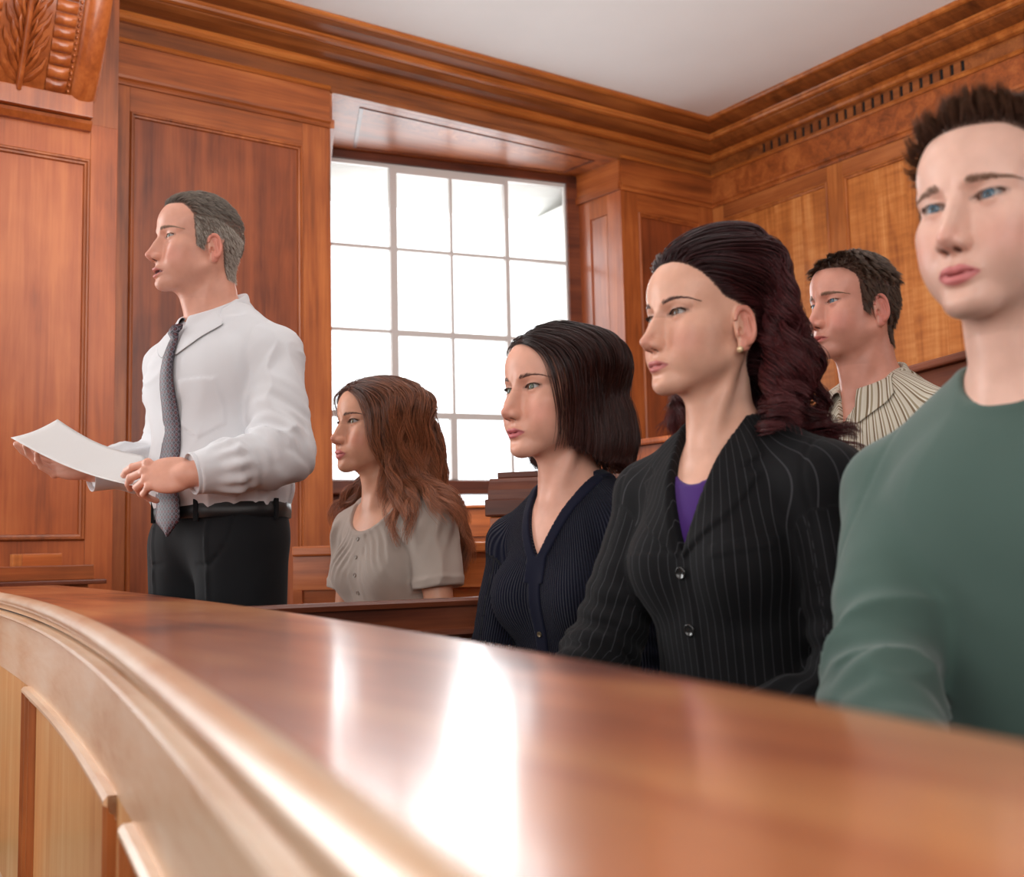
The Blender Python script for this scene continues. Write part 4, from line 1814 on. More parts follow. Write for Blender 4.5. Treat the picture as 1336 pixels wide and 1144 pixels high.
    shoe = plain('black_shoe_leather', (0.012, 0.012, 0.013, 1), 0.25, coat=0.4)
    for sd in 'LR':
        A = J['an'+sd]

        def sf(P, A=A):
            d = smin(ell(P, (A[0]+0.085, A[1], 0.035), (0.125, 0.047, 0.042)), ell(P, (A[0]-0.02, A[1], 0.055), (0.060, 0.044, 0.055)), 0.03)
            return smax(d, 0.003-P[2], 0.003)
        garment('shoe', sf, (A[0]-0.12, A[1]-0.08, -0.01), (A[0]+0.25, A[1]+0.08, 0.14), 0.005, shoe, o)
    B.hands = hands
    return B


speaker = build_speaker()
print('speaker', round(time.time()-T0, 1))


# ------------------------------------------------------------------ seated people: common pieces
def arms_in_lap(B, dL=(0.0, 0.045, -0.265), dR=(0.0, -0.045, -0.265), wL=(0.20, -0.12, 0.03), wR=(0.20, 0.12, 0.03)):
    J, k = B.J, B.sc
    for sd, a, b in (('L', dL, wL), ('R', dR, wR)):
        J['el'+sd] = tuple(np.array(J['sh'+sd])+np.array(a)*k)
        J['wr'+sd] = tuple(np.array(J['el'+sd])+np.array(b)*k)


def lap_hands(B):
    out = {}
    for sd in 'LR':
        v = np.array(B.J['wr'+sd])-np.array(B.J['el'+sd])
        out[sd] = dict(curls=[0.35, 0.42, 0.5, 0.55], X=v/np.linalg.norm(v)+np.array([0, 0, -0.15]), Zd=(0.1, 0, 1.0), thumb=(0.6, 0.35, 0.2))
    return out


def lap_boxes(B, h=0.0042):
    bx = []
    for sd in 'LR':
        W = np.array(B.J['wr'+sd])
        v = np.array(B.J['wr'+sd])-np.array(B.J['el'+sd])
        v = v/np.linalg.norm(v)
        a, b = W-0.02*v, W+0.18*v
        bx.append((np.minimum(a, b)-0.04, np.maximum(a, b)+0.04, h))
    return bx


def cut(S, zf):
    """trim strands where they pass below a height zf(points), keeping the point count"""
    n, k, _ = S.shape
    z = S[..., 2]-zf(S)
    bad = z < 0
    first = np.where(bad.any(1), np.argmax(bad, 1), k-1).astype(float)
    i1 = first.astype(int)
    i0 = np.maximum(i1-1, 0)
    z0, z1 = z[np.arange(n), i0], z[np.arange(n), i1]
    fr = np.where(bad.any(1), i0+np.clip(z0/(z0-z1+1e-9), 0, 1), k-1)
    u = np.linspace(0, 1, k)[None]*np.maximum(fr, 1.0)[:, None]
    a = np.clip(np.floor(u).astype(int), 0, k-2)
    f = (u-a)[..., None]
    r = np.arange(n)[:, None]
    return S[r, a]*(1-f)+S[r, a+1]*f


def long_hair(B, rng, mat, mask, n, length, flow, lay, steps=28, rad=0.0006, body_o=0.02, ncl=260, clump=0.45, wave=0.0, freq=3.0, start=0.3, curl=False, zcut=None, stiff=0.75, jitter=0.002, init=0.5, post=None, name='hair', cling=10.0, bulk=None, drop=None):
    P, N = scalp_roots(B, n, mask, rng)
    Hh = in_head(B, P)
    Nh = N @ B.Rh
    D = Nh*init+flow(Hh, 0, Nh)*(1-init*0.4)
    D /= np.sqrt((D**2).sum(1))[:, None]
    ln = rng.uniform(length[0], length[1], n)
    c = B.head_c

    def coll(q):
        s = np.stack(q, 1)*B.sc
        L = s @ B.Rh.T+c
        T = (L[:, 0], L[:, 1], L[:, 2])
        b = smin(B.torso(T, body_o), B.neck(T, 0.004), 0.03)/B.sc
        h = head_low(q)
        if bulk is not None:
            h = smin(h, ell(q, bulk[0], bulk[1]), 0.025)
        return smin(h, b, 0.02)
    o_ = lay(Hh, rng) if callable(lay) else rng.uniform(lay[0], lay[1], n)
    S = grow(Hh, D, coll, flow, steps, ln/(steps-1), o_, stiff, cling=cling)
    if drop is not None:
        S = S[~drop(S)]
        n = len(S)
    if post is not None:
        S = post(S)
    S = clumps(S, ncl, clump, rng, wave=wave, freq=freq, ampl_start=start, curl=curl, jitter=jitter)
    if zcut is not None:
        S = cut(S, lambda s: zcut(s)+rng.normal(0, 0.004, (n, 1)))
    # keep the strands out of the face and neck after clumping
    q = S.reshape(-1, 3)
    d, g = grad(head_low, q)
    q = q+g*np.clip(0.0015-d, 0, 0.02)[:, None]
    S = q.reshape(S.shape)
    t = np.linspace(0, 1, steps)
    o = curves_obj(name, from_head(B, S), rad*(1-0.7*t**3), mat, B.obj)
    o['kind'] = 'stuff'
    return o


def skirt_or_trousers(B, mat, name, o=0.016, step=0.008):
    J = B.J
    top = J['pelvis'][2]+0.06

    def f(P):
        d = smin(B.torso(P, o), B.legs(P, o, feet=False), 0.04)-folds(P, 0.003, 7, (1, 0.1, 0.2), 4)
        d = smax(d, P[2]-top, 0.004)
        return smax(d, B.floor+0.07-P[2], 0.006)
    pts = np.array([J[a+s] for a in ('hip', 'kn', 'an') for s in 'LR'])
    lo = pts.min(0)-0.16
    hi = pts.max(0)+0.16
    lo[2] = B.floor+0.05
    hi[2] = top+0.02
    return garment(name, f, lo, hi, step, mat, B.obj)


def shoes(B, mat):
    for sd in 'LR':
        A = B.J['an'+sd]
        z = B.floor

        def sf(P, A=A):
            d = smin(ell(P, (A[0]+0.075, A[1], z+0.033), (0.115, 0.043, 0.038)), ell(P, (A[0]-0.02, A[1], z+0.05), (0.055, 0.040, 0.050)), 0.03)
            return smax(d, z+0.003-P[2], 0.003)
        garment('shoe', sf, (A[0]-0.12, A[1]-0.08, z-0.01), (A[0]+0.22, A[1]+0.08, z+0.13), 0.006, mat, B.obj)


SHOE = plain('dark_shoe_leather', (0.02, 0.016, 0.014, 1), 0.3, coat=0.3)
SKIN = skin_mat('skin', 0, 0, 0)


# ------------------------------------------------------------------ person 2: woman with long brown waves, taupe top
def build_taupe():
    rng = np.random.default_rng(21)
    B = Body(489, 556, 2.92, 60, 52, scale=1.04, fem=1, pitch=3)
    hc, k, J = B.head_c[2], B.sc, B.J
    B.bust = 1.0
    J['neck'] = (-0.040, 0, hc-0.187)
    J['pelvis'] = (-0.085, 0, hc-0.66)
    J['shL'] = (-0.050, 0.152, hc-0.262)
    J['shR'] = (-0.050, -0.152, hc-0.262)
    arms_in_lap(B)
    B.seated(leg_psi=34)
    prm = dict(BASE, fem=1, jaw=0.90, brow=0.35, nose=0.90, nose_w=0.9, nose_up=0.002, lips=1.30, chin=-0.001, lid=1.05, face=0.95, ear=0.9)
    B.prm = prm
    mask = hairline([(-0.2, -0.07), (-0.055, -0.08), (-0.03, -0.04), (0.0, 0.0), (0.028, -0.005), (0.034, 0.020), (0.045, 0.055), (0.07, 0.078), (0.2, 0.082)])
    sk = srgb(224, 168, 140)
    colors = dict(mat=SKIN, skin=sk, blush=srgb(214, 120, 100), lip=srgb(212, 122, 122), lash_w=0.8, lash=(0.03, 0.015, 0.01), shadow_w=0.18, shadow=srgb(140, 90, 72))
    hands = lap_hands(B)
    o = make_person(B, 'person seated in a taupe short-sleeved top, long wavy brown hair over the shoulders', prm, colors, hands, hand_boxes=lap_boxes(B), iris='hazel', gaze=(1, 0.05, 0.03),
                    extra=scalp_tint(mask, srgb(60, 34, 24), 0.9), group='people in the jury box')
    hm = hair_mat('brown_wavy_hair', srgb(74, 40, 28), srgb(168, 106, 74), rough=0.32, var=0.5)

    def flow(h, t, d):
        sg = np.where(h[:, 1] > 0.004, 1.0, -1.0)
        topw = sstep(0.045, 0.10, h[:, 2])
        far = (h[:, 1] < -0.010)*sstep(0.0, 0.04, h[:, 0])
        v = np.stack([-0.8*far-0.22*topw-0.26*sstep(0.06, -0.03, h[:, 2])-0.02, sg*(1.25*topw+0.02), -1.0+0.55*topw], 1)
        return v/np.sqrt((v**2).sum(1))[:, None]
    long_hair(B, rng, hm, mask, 11000, (0.25, 0.36), flow, lambda h, r: r.uniform(0.004, 0.030, len(h)), wave=0.013, freq=2.2, start=0.25, ncl=150, clump=0.62, rad=0.0006, jitter=0.003, cling=4.0, bulk=((-0.075, 0, -0.055), (0.085, 0.082, 0.115)))
    eyebrows(B, hair_mat('brow_hair_brown', srgb(96, 64, 50), srgb(120, 84, 66), var=0.2), rng, n=200, thick=0.0024, arch=0.0055, z0=0.0150)
    eyelashes(B, LASH, rng, n=130, length=0.0075)
    mat = cloth_mat('taupe_linen', srgb(174, 160, 150), rough=0.85, var=0.05, sheen=0.2, bump=0.2, weave=700)
    N = np.array(J['neck'])

    def top(P):
        d = B.torso(P, 0.007, 0.008)
        u, v = P[1], P[2]-N[2]
        fr = (P[0] > -0.03)
        for sd, g in (('L', 1), ('R', -1)):
            S, E = np.array(J['sh'+sd]), np.array(J['el'+sd])
            t = E-S
            puff = cap(P, tuple(S+t*0.08+np.array([0, 0.004*g, 0])), tuple(S+t*0.52), 0.056, 0.064)
            s1, a1, L1 = arm_coord(P, S, E)
            puff = puff-0.0045*np.sin(a1*9+3*s1/0.05)*np.exp(-(s1/0.05)**2)-0.0045*np.exp(-((s1-L1*0.50)/0.006)**2)*0.5
            puff = puff-folds(P, 0.009, 15, tuple(t+np.array([0.10, 0, 0])), 5)
            puff = smax(puff, s1-L1*0.56, 0.004)
            d = smin(d, puff, 0.016)
        # gathers under the neckline, and the yoke seam
        gth = np.exp(-((v+0.135)/0.05)**2)*np.exp(-((np.abs(u)-0.075)/0.05)**2)*fr
        d = d-0.0035*np.sin((u*0.85+v*0.5*np.sign(u))*330)*gth
        d = d-folds(P, 0.004, 11, (0.1, 0.4, 1), 7)
        d = d-fr*raise_poly(u, v, [(-0.024, -0.09), (0.024, -0.09), (0.024, -0.5), (-0.024, -0.5)], 0.0022)
        rr = np.sqrt((u/0.094)**2+((v-0.02)/0.105)**2)
        band = np.exp(-((rr-1.07)/0.05)**2)*fr
        d = d-0.002*band
        neckcut = smax((rr-1)*0.09, -0.01-P[0], 0.01)
        d = smax(d, -neckcut, 0.003)
        d = smax(d, -cap(P, (N[0]-0.005, 0, N[2]+0.0), (N[0]-0.01, 0, N[2]+0.2), 0.072), 0.004)
        return smax(d, (J['pelvis'][2]-0.02)-P[2], 0.005)
    garment('top', top, (-0.24, -0.27, J['pelvis'][2]-0.04), (0.16, 0.27, hc-0.14), 0.0046, mat, o)
    buttons(B, top, [(0.0, N[2]-0.105), (0.0, N[2]-0.15), (0.0, N[2]-0.195), (0.0, N[2]-0.24)], 0.0055, plain('taupe_button', srgb(140, 126, 116), 0.4))
    skirt_or_trousers(B, cloth_mat('dark_grey_skirt', (0.03, 0.03, 0.035, 1)), 'trousers')
    shoes(B, SHOE)
    return B


# ------------------------------------------------------------------ person 3: woman with a dark bob, navy cardigan
def build_navy():
    rng = np.random.default_rng(31)
    B = Body(725, 513, 2.14, 50, 44, scale=1.054, fem=1, pitch=1)
    hc, k, J = B.head_c[2], B.sc, B.J
    B.bust = 1.05
    J['neck'] = (-0.035*k, 0, hc-0.178*k)
    J['pelvis'] = (-0.075*k, 0, hc-0.64*k)
    J['shL'] = (-0.050*k, 0.160*k, hc-0.265*k)
    J['shR'] = (-0.045*k, -0.156*k, hc-0.268*k)
    arms_in_lap(B, dL=(0.03, 0.035, -0.26), dR=(0.05, -0.03, -0.26), wL=(0.22, -0.09, 0.0), wR=(0.20, 0.10, 0.02))
    B.seated(leg_psi=10)
    prm = dict(BASE, fem=1, jaw=0.93, brow=0.5, nose=0.98, nose_w=0.92, lips=0.95, chin=0.001, lid=1.0, face=0.98, cheek=1.1, ear=0.9)
    B.prm = prm
    mask = hairline([(-0.2, -0.07), (-0.055, -0.08), (-0.03, -0.04), (0.0, 0.0), (0.026, -0.005), (0.032, 0.020), (0.044, 0.058), (0.07, 0.080), (0.2, 0.085)])
    sk = srgb(228, 174, 152)
    colors = dict(mat=SKIN, skin=sk, blush=srgb(218, 130, 112), lip=srgb(196, 104, 112), lash_w=0.7, lash=(0.03, 0.02, 0.02), shadow_w=0.12, shadow=srgb(150, 100, 84))
    o = make_person(B, 'person seated in a navy ribbed V-neck cardigan, dark brown chin-length bob', prm, colors, lap_hands(B), hand_boxes=lap_boxes(B), iris='green', gaze=(1, 0.08, 0.03),
                    extra=scalp_tint(mask, srgb(30, 18, 16), 0.9), group='people in the jury box')
    hm = hair_mat('dark_brown_bob_hair', srgb(32, 16, 14), srgb(66, 34, 28), rough=0.28, var=0.5, spec=0.3)

    def flow(h, t, d):
        sg = np.where(h[:, 1] > -0.012, 1.0, -1.0)
        topw = sstep(0.040, 0.10, h[:, 2])
        low = sstep(-0.06, -0.13, h[:, 2])
        far = (h[:, 1] < -0.015)*sstep(-0.01, 0.03, h[:, 0])
        v = np.stack([-1.1*far-0.30*topw-0.12*(h[:, 2] > -0.03)+0.30*low, sg*(1.1*topw+0.02-0.35*low), -1.0+0.55*topw], 1)
        return v/np.sqrt((v**2).sum(1))[:, None]
    long_hair(B, rng, hm, mask, 12000, (0.235, 0.30), flow, lambda h, r: r.uniform(0.004, 0.026, len(h)), wave=0.003, freq=1.5, ncl=240, clump=0.35, rad=0.00058, jitter=0.0015, bulk=((-0.055, 0, -0.055), (0.080, 0.084, 0.085)),
              zcut=lambda s: -0.104-0.034*np.clip(-(s[..., 0]-0.02)/0.10, 0, 1)+3.0*np.clip(-s[..., 0]-0.125, 0, 0.1))
    eyebrows(B, hair_mat('brow_hair_dark', srgb(84, 56, 48), srgb(108, 76, 66), var=0.2), rng, n=190, thick=0.0020, arch=0.0065, z0=0.0150)
    eyelashes(B, LASH, rng, n=130, length=0.0075)
    mat = cloth_mat('navy_ribbed_knit', (0.0085, 0.0095, 0.022, 1), rough=0.9, var=0.1, sheen=0.06, bump=0.3, weave=500, rib=(0.0052, 0.0018))
    band = cloth_mat('navy_knit_band', (0.0085, 0.0095, 0.022, 1), rough=0.9, var=0.08, sheen=0.06, bump=0.3, weave=500)
    N = np.array(J['neck'])
    vb = -0.122     # bottom of the V

    def vneck(P, grow_=0.0):
        u, v = P[1], P[2]-N[2]
        w = np.clip((v-vb)/(0.03-vb), 0, 1.3)
        half = 0.072*w**0.85+grow_
        e = np.abs(u)-half
        return smax(smax(e*0.9, vb-grow_*2-v, 0.004), -0.03-P[0], 0.01)

    def card(P):
        d = B.torso(P, 0.008, 0.006)
        for sd in 'LR':
            da = B.arm(P, sd, 0.010, ru=0.049, re=0.046, rw=0.033, upto=0.97)
            s1, a1, L1 = arm_coord(P, J['sh'+sd], J['el'+sd])
            da = da-folds(P, 0.005, 13, (0.3, 0.8, 0.5), 3)*np.clip(np.exp(-((s1-L1)/0.12)**2)+0.2, 0, 1)
            da = da-elbow_folds(P, B, sd, 0.004, 0.032)
            d = smin(d, da, 0.018)
        d = d-folds(P, 0.0035, 9, (0.2, 0.3, 1), 2)
        fr = P[0] > -0.03
        d = d+0.0016*fr*np.exp(-(P[1]/0.0022)**2)*(P[2] < N[2]+vb)
        d = smax(d, -vneck(P), 0.002)
        d = smax(d, -cap(P, (N[0]-0.002, 0, N[2]+0.0), (N[0]-0.01, 0, N[2]+0.2), 0.064), 0.004)
        return smax(d, (J['pelvis'][2]-0.04)-P[2], 0.005)
    lo = np.minimum((-0.24, -0.27, J['pelvis'][2]-0.06), np.array(J['wrR'])-0.06)
    hi = np.maximum((0.17, 0.27, hc-0.15), np.array(J['wrL'])+0.05)
    garment('cardigan', card, lo, hi, 0.0046, mat, o, stripe=stripe_coord(B, 0.15, 0.055))

    def trim(P):
        d = card_base(P)-0.0032
        e = vneck(P, 0.024)
        fr = np.where(P[0] > -0.03, 0.0, 0.05)
        pl = smax(np.abs(P[1])-0.014, P[2]-(N[2]+vb+0.02), 0.004)
        w = np.minimum(e, pl)
        bk = cap(P, (N[0]-0.002, 0, N[2]-0.02), (N[0]-0.01, 0, N[2]+0.2), 0.084)
        w2 = np.where(P[0] > -0.03, 1.0, bk)
        r = np.minimum(w+fr, w2)
        d = smax(d, r, 0.002)
        d = smax(d, -card_base(P)-0.004, 0.001)
        d = smax(d, -vneck(P), 0.0015)
        d = smax(d, -cap(P, (N[0]-0.002, 0, N[2]+0.0), (N[0]-0.01, 0, N[2]+0.2), 0.0625), 0.002)
        return smax(d, (J['pelvis'][2]-0.04)-P[2], 0.003)

    def card_base(P):
        return B.torso(P, 0.008, 0.006)-folds(P, 0.0035, 9, (0.2, 0.3, 1), 2)
    garment('button_band', trim, (-0.16, -0.12, J['pelvis'][2]-0.06), (0.17, 0.12, N[2]+0.06), 0.0034, band, o)
    buttons(B, trim, [(0.0, N[2]+vb-0.03-0.055*i) for i in range(5)], 0.0052, plain('brass_button', srgb(120, 104, 80), 0.35, 0.6))
    skirt_or_trousers(B, cloth_mat('black_trousers', (0.012, 0.012, 0.014, 1)), 'trousers')
    shoes(B, SHOE)
    return B


# ------------------------------------------------------------------ person 4: woman in the pinstriped jacket
def build_pinstripe():
    rng = np.random.default_rng(41)
    B = Body(921, 421, 1.76, 51, 40, scale=1.0, fem=1, pitch=2)
    hc, k, J = B.head_c[2], B.sc, B.J
    B.bust = 1.05
    J['neck'] = (-0.035, 0, hc-0.182)
    J['pelvis'] = (-0.07, 0, hc-0.66)
    J['shL'] = (-0.045, 0.172, hc-0.268)
    J['shR'] = (-0.045, -0.166, hc-0.268)
    arms_in_lap(B, dL=(0.0, 0.045, -0.28), dR=(0.10, -0.03, -0.25), wL=(0.20, -0.15, -0.10), wR=(0.18, 0.03, -0.12))
    B.seated(leg_psi=12)
    prm = dict(BASE, fem=1, jaw=0.93, brow=0.45, nose=1.08, nose_w=0.92, lips=0.92, chin=0.001, lid=0.95, face=0.97, ear=1.05)
    B.prm = prm
    mask = hairline([(-0.2, -0.07), (-0.055, -0.085), (-0.040, -0.05), (-0.028, 0.008), (0.000, 0.016), (0.020, 0.024), (0.040, 0.042), (0.060, 0.064), (0.078, 0.082), (0.2, 0.085)])
    sk = srgb(230, 180, 156)
    colors = dict(mat=SKIN, skin=sk, blush=srgb(212, 122, 106), lip=srgb(200, 118, 120), lash_w=0.8, lash=(0.02, 0.015, 0.015), shadow_w=0.3, shadow=srgb(140, 92, 80))
    o = make_person(B, 'person seated in a black pinstriped jacket, dark curly hair swept behind the ear', prm, colors, lap_hands(B), hand_boxes=lap_boxes(B), iris='brown', gaze=(1, 0.05, 0.03),
                    extra=scalp_tint(mask, srgb(34, 18, 20), 0.9), group='people in the jury box')
    hm = hair_mat('dark_plum_brown_hair', srgb(44, 20, 22), srgb(88, 42, 44), rough=0.30, var=0.55, spec=0.3)

    def flow(h, t, d):
        sg = np.where(h[:, 1] > -0.01, 1.0, -1.0)
        back = sstep(-0.055, -0.010, h[:, 0])       # 1 in front, 0 behind the ear
        topw = sstep(0.05, 0.11, h[:, 2])
        over = sstep(0.045, 0.0, h[:, 2])*back      # do not drop over the ear
        v = np.stack([-1.0*back, sg*(0.45*topw+0.03), (-0.42*(1-topw)+0.22*over)*back-1.2*(1-back)], 1)
        v[:, 0] += 0.22*sstep(-0.02, -0.10, h[:, 2])
        return v/np.sqrt((v**2).sum(1))[:, None]

    def lay(h, r):
        n = len(h)
        return r.uniform(0.004, 0.030, n)+0.030*sstep(0.0, 0.10, h[:, 2])*r.random(n)
    long_hair(B, rng, hm, mask, 15000, (0.30, 0.42), flow, lay, wave=0.019, freq=4.2, start=0.36, curl=True, ncl=80, clump=0.88, rad=0.00062, jitter=0.004, stiff=0.60, cling=3.0, steps=40, drop=lambda S: (S[..., 0].min(1) < -0.192) | (np.abs(S[..., 1]).max(1) > 0.155), bulk=((-0.070, 0, -0.080), (0.070, 0.086, 0.100)),
              zcut=lambda s: -0.235+0*s[..., 0])
    eyebrows(B, hair_mat('brow_hair_black', srgb(72, 48, 44), srgb(96, 68, 62), var=0.2), rng, n=210, thick=0.0022, arch=0.0068, z0=0.0150)
    eyelashes(B, LASH, rng, n=130, length=0.0075)
    short_hair(B, rng, hm, lambda H: mask(H) & (H[:, 2] < 0.075) & (H[:, 0] > -0.06), n=5200, length=(0.035, 0.060), lay=0.0045, steps=8, clump=0.3, rad=0.00042,
               flow=lambda h: np.tile(np.array([-0.93, 0.0, 0.12]), (len(h), 1)), name='swept_side_hair')
    # earring
    e = B.head_point((0.0, 0.0800, -0.056))
    mb = MB()
    bmesh.ops.create_icosphere(mb.bm, subdivisions=3, radius=0.0052, matrix=Matrix.Translation(e))
    mb.build('pearl_earring', plain('pearl', srgb(240, 214, 170), 0.15, 0.3, coat=1.0), o, True)
    pin = cloth_mat('black_pinstripe_suiting', None, rough=0.75, var=0.1, sheen=0.04, bump=0.12,
                    stripe=(0.0155, [(0.0, (0.0075, 0.0075, 0.0085, 1)), (0.45, (0.0075, 0.0075, 0.0085, 1)), (0.50, (0.060, 0.060, 0.066, 1)), (0.55, (0.0075, 0.0075, 0.0085, 1)), (1, (0.0075, 0.0075, 0.0085, 1))]))
    N = np.array(J['neck'])
    vb = -0.175

    def vneck(P):
        u, v = P[1], P[2]-N[2]
        w = np.clip((v-vb)/(0.04-vb), 0, 1.3)
        e = np.abs(u)-0.066*w**0.9
        return smax(smax(e*0.9, vb-v, 0.004), -0.04-P[0], 0.01)

    def jbase(P):
        d = B.torso(P, 0.014, 0.012)
        return d-folds(P, 0.003, 7, (0.2, 0.2, 1), 2)

    def jacket(P):
        d = jbase(P)
        u, v = P[1], P[2]-N[2]
        fr = P[0] > -0.03
        for sd, g in (('L', 1), ('R', -1)):
            da = B.arm(P, sd, 0.014, ru=0.052, re=0.050, rw=0.040, upto=0.94)
            s1, a1, L1 = arm_coord(P, J['sh'+sd], J['el'+sd])
            s2, a2, L2 = arm_coord(P, J['el'+sd], J['wr'+sd])
            w = np.exp(-((s1-L1)/0.10)**2)
            A, E, W = (np.array(J[q+sd]) for q in ('sh', 'el', 'wr'))
            cr = np.cross(E-A, W-E)
            da = da-folds(P, 0.0065, 14, tuple(cr/np.linalg.norm(cr)+0.4*(E-A)/np.linalg.norm(E-A)), 3)*np.clip(w+0.25, 0, 1)
            da = da-elbow_folds(P, B, sd, 0.0065, 0.045, 0.10)
            d = smin(d, da, 0.018)
            # shoulder pad
            d = smin(d, ell(P, (A[0], A[1]-0.012*g, A[2]+0.018), (0.060, 0.066, 0.042)), 0.03)
            seam = np.exp(-(((P[1]*g)-(A[1]*g+0.012)-0.10*(A[2]-P[2]))/0.004)**2)*(P[2] > A[2]-0.16)
            d = d+0.0018*seam
            # lapel with its notch
            lap = [(0.062*g, 0.035), (0.110*g, -0.035), (0.088*g, -0.050), (0.114*g, -0.062), (0.080*g, -0.125), (0.004*g, vb-0.008), (0.030*g, vb+0.07)]
            d = d-fr*raise_poly(u, v, lap, 0.0050, 0.0020)
        # overlap of the front and darts
        d = d-fr*raise_poly(u, v, [(-0.10, vb), (0.012, vb), (0.014, -0.6), (-0.10, -0.6)], 0.0022)
        d = d-fr*raise_poly(u, v, [(0.065, -0.165), (0.140, -0.152), (0.140, -0.170), (0.065, -0.183)], 0.0022, 0.0015)
        d = d+fr*0.0015*np.exp(-((np.abs(u)-0.072)/0.0025)**2)*(v < -0.27)
        d = smax(d, -vneck(P), 0.002)
        d = smax(d, -cap(P, (N[0]-0.002, 0, N[2]+0.004), (N[0]-0.01, 0, N[2]+0.2), 0.062), 0.004)
        # collar roll behind the neck
        roll = np.sqrt((np.sqrt((P[0]-N[0]+0.004)**2+P[1]**2)-0.068)**2+((P[2]-N[2]-0.012)*0.55)**2)-0.0075
        roll = smax(roll, P[0]-(N[0]+0.03), 0.02)
        d = smin(d, roll, 0.010)
        return smax(d, (J['pelvis'][2]-0.10)-P[2], 0.005)
    lo = np.minimum((-0.26, -0.30, J['pelvis'][2]-0.12), np.array(J['wrR'])-0.08)
    hi = np.maximum((0.19, 0.31, N[2]+0.07), np.array(J['wrL'])+0.06)
    garment('jacket', jacket, lo, hi, 0.0044, pin, o, stripe=stripe_coord(B, 0.15, 0.06))
    purple = cloth_mat('purple_jersey', srgb(70, 34, 112), rough=0.7, var=0.05)

    def tee(P):
        d = B.torso(P, 0.005, 0.004)
        u, v = P[1], P[2]-N[2]
        rr = np.sqrt((u/0.070)**2+((v-0.02)/0.092)**2)
        d = smax(d, -smax((rr-1)*0.08, -0.02-P[0], 0.01), 0.003)
        return smax(d, N[2]-0.36-P[2], 0.004)
    garment('top', tee, (-0.2, -0.22, N[2]-0.37), (0.16, 0.22, N[2]+0.05), 0.006, purple, o)
    buttons(B, jacket, [(0.0, N[2]+vb-0.030), (0.0, N[2]+vb-0.115), (0.0, N[2]+vb-0.200)], 0.0098, plain('black_button', (0.02, 0.02, 0.02, 1), 0.2, coat=0.6), th=0.0032)
    skirt_or_trousers(B, pin, 'trousers')
    shoes(B, SHOE)
    return B


